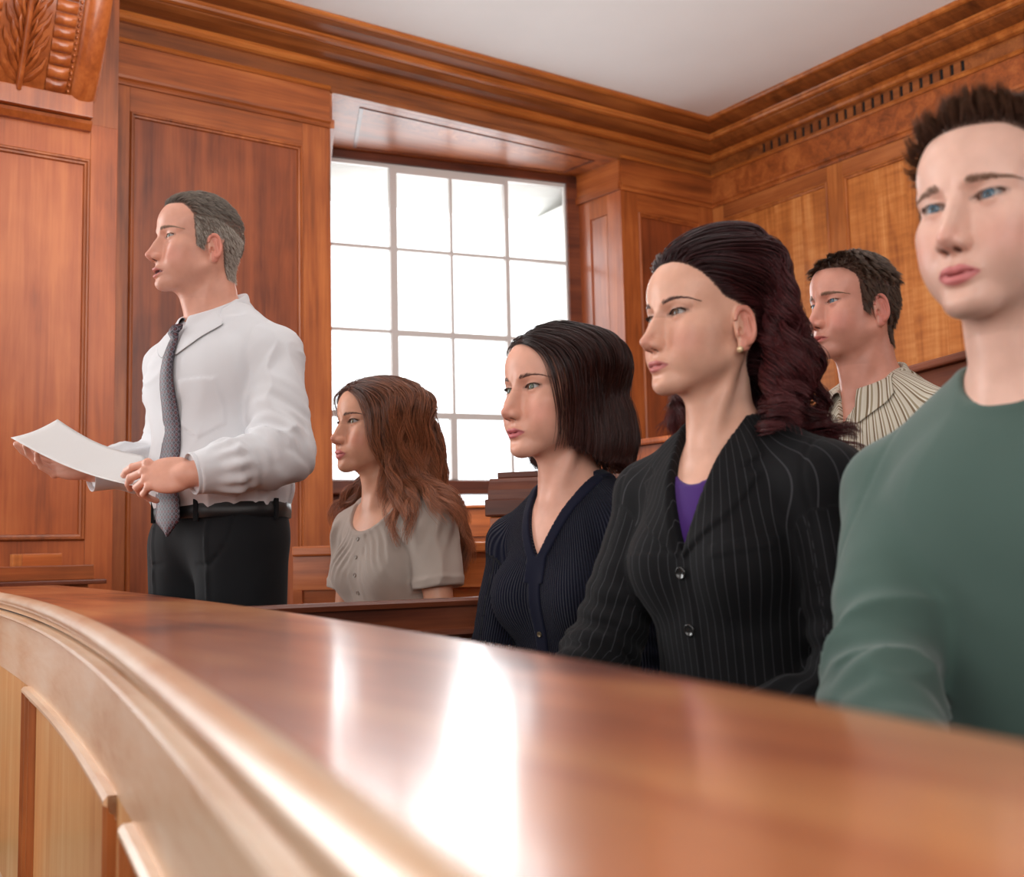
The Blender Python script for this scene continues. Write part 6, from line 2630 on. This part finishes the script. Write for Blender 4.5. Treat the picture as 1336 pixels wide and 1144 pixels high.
# glazing bars, one by one
def bar(x0, x1, z0, z1, d=0.012, nm='glazing_bar'):
    MB().box(x0, x1, -d, d+0.006, z0, z1, bev=0.002).build(nm, METAL, win)


bar(0.336, 0.376, 1.683, 3.096, 0.020, 'mullion')
bar(1.034, 1.060, 1.683, 3.096, 0.018, 'mullion')
bar(0.695, 0.711, 1.683, 3.09)
bar(0.343, 0.359, 1.322, 1.665)
bar(0.678, 0.716, 1.322, 1.665, 0.018, 'mullion')
bar(1.046, 1.062, 1.322, 1.665)
bar(0.0, 1.428, 1.664, 1.698, 0.016, 'transom')
bar(0.376, 1.034, 2.128, 2.160, 0.015, 'transom')
bar(0.376, 1.034, 3.066, 3.096, 0.015, 'transom')
for z in (2.625, 2.150):
    for a, b in ((0.0, 0.336), (0.376, 0.697), (0.709, 1.034), (1.060, 1.428)):
        if z < 2.3 and 0.3 < a < 1.03:
            continue
        bar(a, b, z-0.009, z+0.009)
glass = None
m_, nt_, b_ = new_mat('window_glass')
tb = node(nt_, 'ShaderNodeBsdfTransparent')
gb = node(nt_, 'ShaderNodeBsdfGlossy')
gb.inputs['Roughness'].default_value = 0.02
mxs = node(nt_, 'ShaderNodeMixShader')
mxs.inputs[0].default_value = 0.05
nt_.links.new(tb.outputs[0], mxs.inputs[1])
nt_.links.new(gb.outputs[0], mxs.inputs[2])
nt_.links.new(mxs.outputs[0], nt_.nodes['Material Output'].inputs['Surface'])
GLASS = m_
cols = [0.0, 0.356, 0.703, 1.047, 1.428]
rows_ = [1.322, 1.68, 2.150, 2.625, 3.096]
for i in range(4):
    for j in range(4):
        MB().box(cols[i]+0.004, cols[i+1]-0.004, 0.0, 0.003, rows_[j]+0.004, rows_[j+1]-0.004).build('pane', GLASS, win)
# low slit below the sill
MB().box(-0.12, 0.56, 0.0, 0.04, 0.10, 1.236).box(0.56, SW+0.05, 0.0, 0.04, 0.10, 1.140).build('apron_panel', W_AP, win)
MB().box(0.56, SW+0.05, -0.02, 0.035, 1.140, 1.160).build('apron_rail', W_DARK, win)
MB().box(0.56, SW+0.05, 0.0, 0.02, 1.194, 1.200).build('glazing_bar', METAL, win)
MB().box(0.57, SW+0.05, 0.006, 0.009, 1.160, 1.236).build('pane', GLASS, win)
# reveals
rev = struct('trim_3')
A0, A1 = np.array([4.134, YA+0.0]), np.array([4.1067, 5.245])


def vert_quad_box(p, q, z0, z1, th, side):
    p, q = np.array(p), np.array(q)
    d = (q-p)/np.linalg.norm(q-p)
    n = np.array([-d[1], d[0]])*side*th
    return [(p[0], p[1], z0), (q[0], q[1], z0), (q[0]+n[0], q[1]+n[1], z0), (p[0]+n[0], p[1]+n[1], z0)], (0, 0, z1-z0)


def jamb(p, q, side, panel=True):
    Lp = np.linalg.norm(np.array(q)-np.array(p))
    ang = math.atan2(q[1]-p[1], q[0]-p[0])
    o = empty('jamb', (p[0], p[1], 0), ang)
    o.parent = rev
    s = side
    def bx(x0, x1, y0, y1, z0, z1, nm, mt):
        MB().box(x0, x1, min(y0*s, y1*s), max(y0*s, y1*s), z0, z1, bev=0.0012).build(nm, mt, o)
    bx(0, 0.115, 0, 0.03, 0.1, 3.0, 'stile', W_JAMB)
    bx(Lp-0.115, Lp, 0, 0.03, 0.1, 3.0, 'stile', W_JAMB)
    bx(0.115, Lp-0.115, 0.0, 0.03, 2.87, 3.0, 'rail', W_A)
    bx(0.115, Lp-0.115, 0.0, 0.03, 0.1, 0.5, 'rail', W_A)
    bx(0.113, Lp-0.113, 0.010, 0.03, 0.5, 2.87, 'panel', W_JAMB)
    bx(0, Lp, -0.010, 0.03, 3.0295, 3.160, 'frieze', W_AX)
    bx(-0.002, Lp, -0.020, 0.03, 2.985, 3.030, 'bead', W_AX)
    bx(-0.002, Lp, -0.014, 0.03, 3.160, 3.1655, 'bead', CXO)


jamb((4.134, YA), (4.1067, 5.245), -1)
jamb((2.297, YA), (2.6, 5.57), 1)
# soffit with a sunk panel
sof = [(2.25, YA, 3.1665), (4.20, YA, 3.1665), (4.20, 5.30, 3.1665), (2.50, 5.66, 3.1665)]
MB().prism(sof, (0, 0, 0.03)).build('soffit', W_AX, rev)
ins = [np.array(p) for p in ((2.50, YA+0.085, 3.1665), (4.02, YA+0.085, 3.1665), (3.99, 5.20, 3.1665), (2.72, 5.47, 3.1665))]
mb = MB()
bm = mb.bm
for i in range(4):
    a, b = ins[i], ins[(i+1) % 4]
    ca = sum(ins)/4
    a2, b2 = a+(ca-a)*0.03, b+(ca-b)*0.03
    up_ = np.array([0, 0, -0.005])
    vs = [bm.verts.new(tuple(v)) for v in (a, b, b+up_, a+up_, a2, b2, b2+up_, a2+up_)]
    for f in ((0, 1, 2, 3), (4, 7, 6, 5), (3, 2, 6, 7), (0, 4, 5, 1), (0, 3, 7, 4), (1, 5, 6, 2)):
        bm.faces.new([vs[j] for j in f])
mb.build('moulding', W_DARK, rev)
# stone of the outer wall round the window
ext = struct('wall_outside', loc=(wp[0], wp[1], 0), rz=wang)
MB().prism([(-1.0, 0.03, 3.100), (-1.0, 0.36, 2.985), (-1.0, 0.36, 4.0), (-1.0, 0.03, 4.0)], (3.6, 0, 0)).prism([(1.440, 0.03, 0.0), (1.385, 0.36, 0.0), (2.6, 0.36, 0.0), (2.6, 0.03, 0.0)], (0, 0, 3.0)).box(-1.4, -0.06, 0.06, 0.36, 0.0, 4.0).box(-0.06, 1.455, 0.06, 0.36, 0.0, 1.12).build('stone', STONE, ext)

# assumed tall window, added with its light, left of the pier, outside the picture
w2 = struct('window_2_assumed', loc=(-1.30, 4.52, 0))
MB().box(-1.02, -0.96, -0.03, 0.05, 0.45, 3.15).box(0.96, 1.02, -0.03, 0.05, 0.45, 3.15).box(-1.02, 1.02, -0.03, 0.05, 3.09, 3.15).build('window_frame', W_DARK, w2)
MB().box(-1.05, 1.05, -0.06, 0.05, 0.42, 0.50, bev=0.006).build('window_sill', W_DARK, w2)
for x in (-0.48, 0.0, 0.48):
    MB().box(x-0.009, x+0.009, -0.01, 0.01, 0.5, 3.09).build('glazing_bar', METAL, w2)
for z in (1.12, 1.76, 2.42):
    MB().box(-0.96, 0.96, -0.01, 0.01, z-0.009, z+0.009).build('glazing_bar', METAL, w2)


# ------------------------------------------------------------------ the curved front of the jury box
TZ = CAM_H-0.07
outer_px = [(0, 772.5), (45, 781), (100, 800), (140, 817.5), (190, 845), (250, 881), (300, 912), (334, 937), (408, 984), (460, 1022), (537, 1080), (620, 1138)]
inner_px = [(60, 762), (190, 775), (350, 793), (500, 817), (640, 845), (800, 868), (1000, 905), (1266, 952)]
OP = np.array([atz(x, y, TZ)[:2] for x, y in outer_px])
IP = np.array([atz(x, y, TZ)[:2] for x, y in inner_px])


def smooth_curve(P, y):
    """x on a smooth curve through the plan points, straight beyond its ends"""
    c = np.polyfit(np.sqrt(P[:, 1]+0.2), P[:, 0], 3)
    f = lambda v: np.polyval(c, np.sqrt(v+0.2))
    lo, hi = P[:, 1].min(), P[:, 1].max()
    e = 0.02
    yl, yh = np.minimum(y, lo), np.maximum(y, hi)
    s0 = (f(lo+e)-f(lo))/e
    s1 = (f(hi)-f(hi-e))/e
    return np.where(y < lo, f(lo)+s0*(y-lo), np.where(y > hi, f(hi)+s1*(y-hi), f(np.clip(y, lo, hi))))


CY_ = np.concatenate([np.linspace(-0.9, 0.1, 12), np.linspace(0.13, 1.2, 44), np.linspace(1.25, 4.25, 56)])
OXY = np.stack([smooth_curve(OP, CY_), CY_], 1)
IXY = np.stack([smooth_curve(IP, CY_), CY_], 1)
jb = tag(empty('jury_box_front', (0, 0, 0)), 'long curved panelled front of the jury box with a polished red-brown top', 'counter')
T_ = np.gradient(OXY, axis=0)
T_ /= np.linalg.norm(T_, axis=1)[:, None]
ON = np.stack([-T_[:, 1], T_[:, 0]], 1)        # away from the seats
TI = np.gradient(IXY, axis=0)
TI /= np.linalg.norm(TI, axis=1)[:, None]
IN = np.stack([TI[:, 1], -TI[:, 0]], 1)


def strip_along(name, prof, mat, i0=0, i1=None, base=OXY, nrm=ON, closed=True, parent=None, smooth=True, endcap=True):
    """sweep (out, z) along the curved edge"""
    i1 = len(base) if i1 is None else i1
    mb = MB()
    mb.sweep(prof, [((base[i][0], base[i][1], 0), (nrm[i][0], nrm[i][1], 0)) for i in range(i0, i1)], closed_prof=closed, caps=endcap)
    o = mb.build(name, mat, parent or jb)
    if smooth:
        try:
            me = o.data
            me.polygons.foreach_set('use_smooth', [True]*len(me.polygons))
            me.set_sharp_from_angle(angle=math.radians(35))
        except Exception:
            pass
    return o


# top: a slab from the inner to the outer edge
rows = []
for i in range(len(CY_)):
    O, I, no, ni = OXY[i], IXY[i], ON[i], IN[i]
    sec = []
    for o, z in ((0.0, -0.034), (0.006, -0.030), (0.010, -0.018), (0.009, -0.006), (0.004, -0.0008), (-0.006, 0.0)):
        p = I+ni*o
        sec.append((p[0], p[1], TZ+z))
    for s in (0.25, 0.5, 0.75):
        p = I*(1-s)+O*s
        sec.append((p[0], p[1], TZ))
    p = O-no*0.012
    sec.append((p[0], p[1], TZ))
    sec.append((O[0], O[1], TZ))
    rows.append(sec)
smooth_offset_mesh('countertop', rows, W_TOP, jb)
# rounded nosing and ogee below it
nos = [(-0.010, -0.0003), (0.0, -0.0003), (0.007, -0.0015), (0.013, -0.006), (0.0155, -0.012), (0.0145, -0.018), (0.0135, -0.0195), (-0.010, -0.0195)]
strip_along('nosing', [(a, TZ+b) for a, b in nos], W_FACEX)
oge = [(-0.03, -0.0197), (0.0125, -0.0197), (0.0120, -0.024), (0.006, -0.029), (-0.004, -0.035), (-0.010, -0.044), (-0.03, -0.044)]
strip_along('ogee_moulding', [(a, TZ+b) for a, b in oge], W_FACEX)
FO = -0.024         # face of the front
bd = [(FO-0.02, -0.051), (FO+0.020, -0.051), (FO+0.026, -0.054), (FO+0.027, -0.059), (FO+0.022, -0.063), (FO+0.010, -0.066), (FO+0.004, -0.0672), (FO-0.02, -0.0672)]
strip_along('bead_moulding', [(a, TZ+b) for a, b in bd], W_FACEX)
strip_along('shadow_gap', [(FO-0.02, TZ-0.0508), (FO+0.002, TZ-0.0508), (FO+0.002, TZ-0.0442), (FO-0.02, TZ-0.0442)], DARKGAP)  # shade line below the ogee, painted as a near-black strip
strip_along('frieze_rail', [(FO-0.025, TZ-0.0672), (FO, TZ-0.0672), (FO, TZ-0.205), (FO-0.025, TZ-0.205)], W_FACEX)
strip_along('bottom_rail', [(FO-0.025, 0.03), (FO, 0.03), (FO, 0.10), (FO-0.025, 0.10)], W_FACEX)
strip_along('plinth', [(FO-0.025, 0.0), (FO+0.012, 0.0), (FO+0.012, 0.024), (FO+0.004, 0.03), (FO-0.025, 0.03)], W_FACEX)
# panels between stiles, placed along the curve
arc = np.concatenate([[0], np.cumsum(np.linalg.norm(np.diff(OXY, axis=0), axis=1))])


def arc_at_px(px):
    """arc length where the face of the front crosses a picture column near the panel tops"""
    F = OXY+ON*FO
    best = None
    v = np.stack([F[:, 0], F[:, 1], np.full(len(F), TZ-0.2-CAM_H)], 1)
    z = v @ _f
    x = CX+F_PX*(v @ _r)/np.maximum(z, 1e-3)
    ok = (F[:, 1] > 0.5) & (z > 0.1)
    xs_, as_ = x[ok], arc[ok]
    o = np.argsort(xs_)
    return float(np.interp(px, xs_[o], as_[o]))


a_27, a_37, a_152, a_168 = (arc_at_px(v) for v in (26, 37, 152, 168))
PL = a_37-a_152          # length of the panel seen whole
GAP = abs(a_27-a_37)
GAP = min(max(GAP, 0.05), 0.16)
edges = []
a = a_152
s = a
while s > 0.3:
    edges.append((s-0.0, s+PL) if s == a else (s, s+PL))
    s -= PL+GAP
s = a_37+GAP
while s+PL < arc[-1]:
    edges.append((s, s+PL))
    s += PL+GAP
edges.sort()


def resample(a0, a1, n):
    aa = np.linspace(a0, a1, n)
    P = np.stack([np.interp(aa, arc, OXY[:, 0]), np.interp(aa, arc, OXY[:, 1])], 1)
    N_ = np.stack([np.interp(aa, arc, ON[:, 0]), np.interp(aa, arc, ON[:, 1])], 1)
    N_ /= np.linalg.norm(N_, axis=1)[:, None]
    return P, N_


zt, zb_ = TZ-0.205, 0.10
prev = 0.0
for (e0, e1) in edges+[(arc[-1], arc[-1])]:
    if e0-prev > 0.01:
        P, Nn = resample(prev, e0, 6)
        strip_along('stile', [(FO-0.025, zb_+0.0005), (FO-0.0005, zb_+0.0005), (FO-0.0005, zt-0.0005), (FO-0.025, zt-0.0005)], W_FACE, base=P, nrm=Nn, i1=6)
    if e1 > e0:
        n = 16
        P, Nn = resample(e0, e1, n)
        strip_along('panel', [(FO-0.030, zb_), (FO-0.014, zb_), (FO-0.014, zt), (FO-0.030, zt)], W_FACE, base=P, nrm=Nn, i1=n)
        mp_ = [(0.0, 0.010), (0.006, 0.015), (0.011, 0.015), (0.014, 0.009), (0.020, 0.008), (0.023, 0.002), (0.029, 0.001), (0.033, -0.012)]
        top_ = [(FO+b, zt-a_) for a_, b in mp_]+[(FO-0.026, zt-0.033), (FO-0.026, zt)]
        bot_ = [(FO+b, zb_+a_) for a_, b in mp_]+[(FO-0.026, zb_+0.033), (FO-0.026, zb_)]
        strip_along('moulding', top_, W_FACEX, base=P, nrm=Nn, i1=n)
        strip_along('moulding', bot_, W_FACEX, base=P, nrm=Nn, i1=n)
        for ea, sg in ((e0, 1), (e1, -1)):
            mb = MB()
            ring0, ring1 = [], []
            for a_, b in mp_+[(0.033, -0.026), (0.0, -0.026)]:
                P2, N2 = resample(ea+sg*a_, ea+sg*a_+1e-4, 2)
                q = P2[0]+N2[0]*(FO+b)
                ring0.append((q[0], q[1], zb_+a_))
                ring1.append((q[0], q[1], zt-a_))
            v0 = [mb.bm.verts.new(p) for p in ring0]
            v1 = [mb.bm.verts.new(p) for p in ring1]
            for i in range(len(v0)):
                j = (i+1) % len(v0)
                mb.bm.faces.new((v0[i], v0[j], v1[j], v1[i]))
            mb.build('moulding', W_B, jb)
    prev = e1
# inner face of the front
strip_along('inner_board', [(-0.045, 0.02), (-0.030, 0.02), (-0.030, TZ-0.034), (-0.045, TZ-0.034)], W_DARK, base=IXY, nrm=IN)


# ------------------------------------------------------------------ straight pieces of furniture
def run_frame(p, q):
    """frame with x from p to q, -y towards the camera side"""
    p, q = np.array(p[:2]), np.array(q[:2])
    d = q-p
    return (p[0], p[1], 0), math.atan2(d[1], d[0]), float(np.linalg.norm(d))


def bench_back(name, label, p, q, ztop, zbot, mats, opens=None, cat='bench', cap_h=0.03, cap_out=0.012, th=0.04, seat=None, panel_z=None, group=None, cover=True):
    loc, rz, L = run_frame(p, q)
    o = tag(empty(name, loc, rz), label, cat, group)
    rail, pan = mats
    MB().box(0, L, -cap_out, th+cap_out, ztop-cap_h, ztop, bev=0.006).build('top_rail', rail, o)
    n = max(1, int(round(L/0.42)))
    w = L/n
    sw = 0.055
    zt_ = ztop-cap_h
    hi = zt_-0.10 if panel_z is None else panel_z
    lo = zbot+0.10
    MB().box(0, L, 0, th, hi, zt_, bev=0.001).build('upper_rail', rail, o)
    MB().box(0, L, 0, th, zbot, lo, bev=0.001).build('lower_rail', rail, o)
    for i in range(n+1):
        a, b = max(0, i*w-sw/2), min(L, i*w+sw/2)
        MB().box(a, b, 0.0005, th, lo, hi).build('stile', rail, o)
    for i in range(n):
        MB().box(i*w+sw/2-0.002, (i+1)*w-sw/2+0.002, 0.010, th-0.008, lo, hi).build('panel', pan, o)
    if seat:
        zs, dp, sg = seat
        y0, y1 = (-dp, 0.0) if sg < 0 else (th, th+dp)
        MB().box(0, L, y0, y1, zs-0.035, zs, bev=0.006).build('seat_board', rail, o)
        for x in (0.02, L/2-0.02, L-0.06):
            MB().box(x, x+0.04, y0+0.04, y1-0.02, 0.0, zs-0.035).build('seat_support', rail, o)
    return o


P2 = lambda px, py, d: atd(px, py, d)
# low dark rail between the front seats and the woman in taupe
loc, rz, L = run_frame(P2(250, 800, 2.16), P2(650, 780.5, 2.46))
rl = tag(empty('low_partition', loc, rz), 'dark oak partition with a moulded top rail, in front of the person in the taupe top', 'partition')
zt2 = 0.808
MB().sweep([(-0.012, zt2-0.004), (0.002, zt2), (0.040, zt2), (0.048, zt2-0.006), (0.046, zt2-0.016), (-0.012, zt2-0.016)], [((0, 0.02, 0), (0, -1, 0)), ((L, 0.02, 0), (0, -1, 0))]).build('top_rail', W_DARK, rl)
MB().sweep([(0.0, zt2-0.016), (0.034, zt2-0.016), (0.034, zt2-0.062), (0.044, zt2-0.068), (0.046, zt2-0.076), (0.026, zt2-0.088), (0.0, zt2-0.088)], [((0, 0.02, 0), (0, -1, 0)), ((L, 0.02, 0), (0, -1, 0))]).build('rail', W_DARK, rl)
nP = 3
for i in range(nP):
    MB().box(L*i/nP+0.03, L*(i+1)/nP-0.03, -0.002, 0.014, 0.12, zt2-0.089).build('panel', W_DARK, rl)
for i in range(nP+1):
    MB().box(max(0, L*i/nP-0.03), min(L, L*i/nP+0.03), -0.010, 0.016, 0.0, zt2-0.0885).build('stile', W_DARK, rl)
# bench behind the woman in taupe
bench_back('bench', 'panelled oak bench behind the person in the taupe top', P2(382, 716, 3.34), P2(760, 712, 3.22), 0.935, 0.20, (W_BENCH, W_BENCH), seat=(0.44, 0.40, -1))
bench_back('bench', 'higher panelled oak bench under the window, just left of the moulded bench end', P2(560, 667, 4.05), P2(830, 660, 3.90), 1.075, 0.20, (W_BENCH, W_BENCH), cap_h=0.012)
# moulded bench end behind the woman in navy
loc, rz, L = run_frame(P2(652, 640, 2.52), P2(900, 640, 2.40))
be_ = tag(empty('bench_end', loc, rz), 'dark oak bench back with a stepped moulded cap, behind the person in the navy cardigan', 'bench')
zc = 0.9+(721-616)/1466*2.5


def step_block(x0, x1, y0, y1, z0, z1, nm, mt, bev=0.003):
    MB().box(x0, x1, y0, y1, z0, z1, bev=bev).build(nm, mt, be_)


step_block(0.004, L, -0.030, 0.09, zc-0.014, zc, 'cap_board', W_DARK)
MB().sweep([(0.0, zc-0.060), (0.052, zc-0.060), (0.050, zc-0.040), (0.040, zc-0.022), (0.034, zc-0.014), (0.0, zc-0.014)], [((-0.012, 0.0, 0), (0, -1, 0)), ((L, 0.0, 0), (0, -1, 0))]).build('cap_moulding', W_DARK, be_)
MB().prism([(-0.012, 0.0, zc-0.060), (-0.012, 0.10, zc-0.060), (0.004, 0.09, zc-0.014), (0.004, 0.0, zc-0.014)], (0.03, 0, 0)).build('cap_return', W_DARK, be_)
step_block(-0.018, L, -0.058, 0.105, zc-0.098, zc-0.060, 'cap_band', W_DARK, 0.004)
step_block(-0.010, 0.035, -0.048, 0.095, 0.0, zc-0.099, 'end_post', W_BENCH)
step_block(0.035, L, -0.020, 0.02, 0.18, zc-0.099, 'back_board', W_DARK)
# pale reflecting bench back to its right, behind
bench_back('bench', 'oak bench back reflecting pale window light behind the dark bob', P2(775, 583, 3.72), P2(1130, 520, 2.86), 1.246, 0.10, (W_JAMB, W_JAMB), cap_h=0.020, cap_out=0.020)
# bench with heavy rail at the far right
bench_back('bench', 'dark red oak bench back with a heavy rail, behind the striped shirt', P2(1165, 495, 3.02), P2(1500, 420, 2.20), 1.362, 0.18, (W_DARK, W_DARK), cap_h=0.022, cap_out=0.02)
# raised floor under the back row
fl2 = MB().prism([tuple(P2(1120, 900, 2.02)[:2])+(0.0,), tuple(P2(1560, 900, 1.75)[:2])+(0.0,), (4.86, 1.2, 0.0), (4.86, 3.4, 0.0), tuple(P2(1000, 900, 3.0)[:2])+(0.0,)], (0, 0, 0.18)).build('floor_platform', CARPET)
fl2['kind'] = 'structure'

# ---- the jury bench: curved seat and back behind the seated people
bp = np.array([atd(x, 720, d)[:2] for x, d in ((735, 2.42), (860, 2.20), (1000, 2.04), (1180, 1.84), (1420, 1.66), (1700, 1.60))])
tt = np.linspace(0, len(bp)-1, 40)
c0 = np.polyfit(np.arange(len(bp)), bp[:, 0], 3)
c1 = np.polyfit(np.arange(len(bp)), bp[:, 1], 3)
BPt = np.stack([np.polyval(c0, tt), np.polyval(c1, tt)], 1)
BT = np.gradient(BPt, axis=0)
BT /= np.linalg.norm(BT, axis=1)[:, None]
BN = np.stack([BT[:, 1], -BT[:, 0]], 1)
if (BN[10] @ (-BPt[10])) < 0:
    BN = -BN
jbench = tag(empty('jury_bench', (0, 0, 0)), 'curved oak bench under and behind the seated people of the front row', 'bench')
strip_along('backrest', [(0.0, 0.40), (0.022, 0.40), (0.022, 0.78), (0.0, 0.78)], W_BENCH, base=BPt, nrm=BN, parent=jbench)
strip_along('top_rail', [(-0.008, 0.78), (0.030, 0.78), (0.030, 0.80), (-0.008, 0.80)], W_DARK, base=BPt, nrm=BN, parent=jbench)
strip_along('seat_board', [(0.022, 0.405), (0.40, 0.405), (0.41, 0.42), (0.40, 0.435), (0.022, 0.435)], W_BENCH, base=BPt, nrm=BN, parent=jbench)
strip_along('seat_riser', [(0.30, 0.0), (0.32, 0.0), (0.32, 0.405), (0.30, 0.405)], W_DARK, base=BPt, nrm=BN, parent=jbench)
# ---- bench of the back row
sb = tag(empty('bench', (0, 0, 0)), 'oak bench seat under the person in the striped shirt', 'bench')
S5 = PEOPLE[3]
sx = S5.to_world((-0.16, 0, 0))
M = Matrix.Translation((sx[0], sx[1], 0)) @ Matrix.Rotation(S5.hb, 4, 'Z')
MB().box(-0.14, 0.30, -0.55, 0.55, 0.585, 0.62, bev=0.006).build('seat_board', W_BENCH, sb, M=M)
MB().box(-0.10, -0.06, -0.50, 0.50, 0.18, 0.585).box(0.16, 0.20, -0.50, 0.50, 0.18, 0.585).build('seat_support', W_DARK, sb, M=M)

# ---- the desk at the far left and the block on it
dz = 0.9
dk0, dk1 = aty(-160, 745, 4.02), aty(123, 745, 4.02)
dk = tag(empty('clerk_desk', (0, 4.02, 0)), 'oak desk with an upstand and ledge in front of the panelled pier at the left', 'desk')
zt3, zl = aty(60, 738, 4.02)[2], aty(60, 757.5, 4.02)[2]
MB().box(dk0[0], dk1[0], 0.0, 0.05, zl, zt3, bev=0.003).build('upstand', W_AX, dk)
MB().box(dk0[0], dk1[0]+0.035, -0.03, 0.30, zl-0.016, zl, bev=0.004).build('desk_top', W_DARK, dk)
MB().box(dk0[0]+0.02, dk1[0]-0.02, 0.0, 0.26, 0.02, zl-0.016).build('desk_body', W_AX, dk)
b0, b1 = aty(27, 738, 4.05), aty(79, 722, 4.05)
bl = tag(empty('wooden_block', (b0[0], 4.05, zt3)), 'small flat oak block lying on the desk upstand at the left', 'block')
MB().box(0, b1[0]-b0[0], -0.022, 0.022, 0, b1[2]-zt3, bev=0.001).build('block_body', W_BENCH, bl)
MB().box(-0.030, -0.0005, -0.022, 0.022, 0, b1[2]-zt3, bev=0.001).build('end_grain', W_BP, bl)
print('all', round(time.time()-T0, 1))
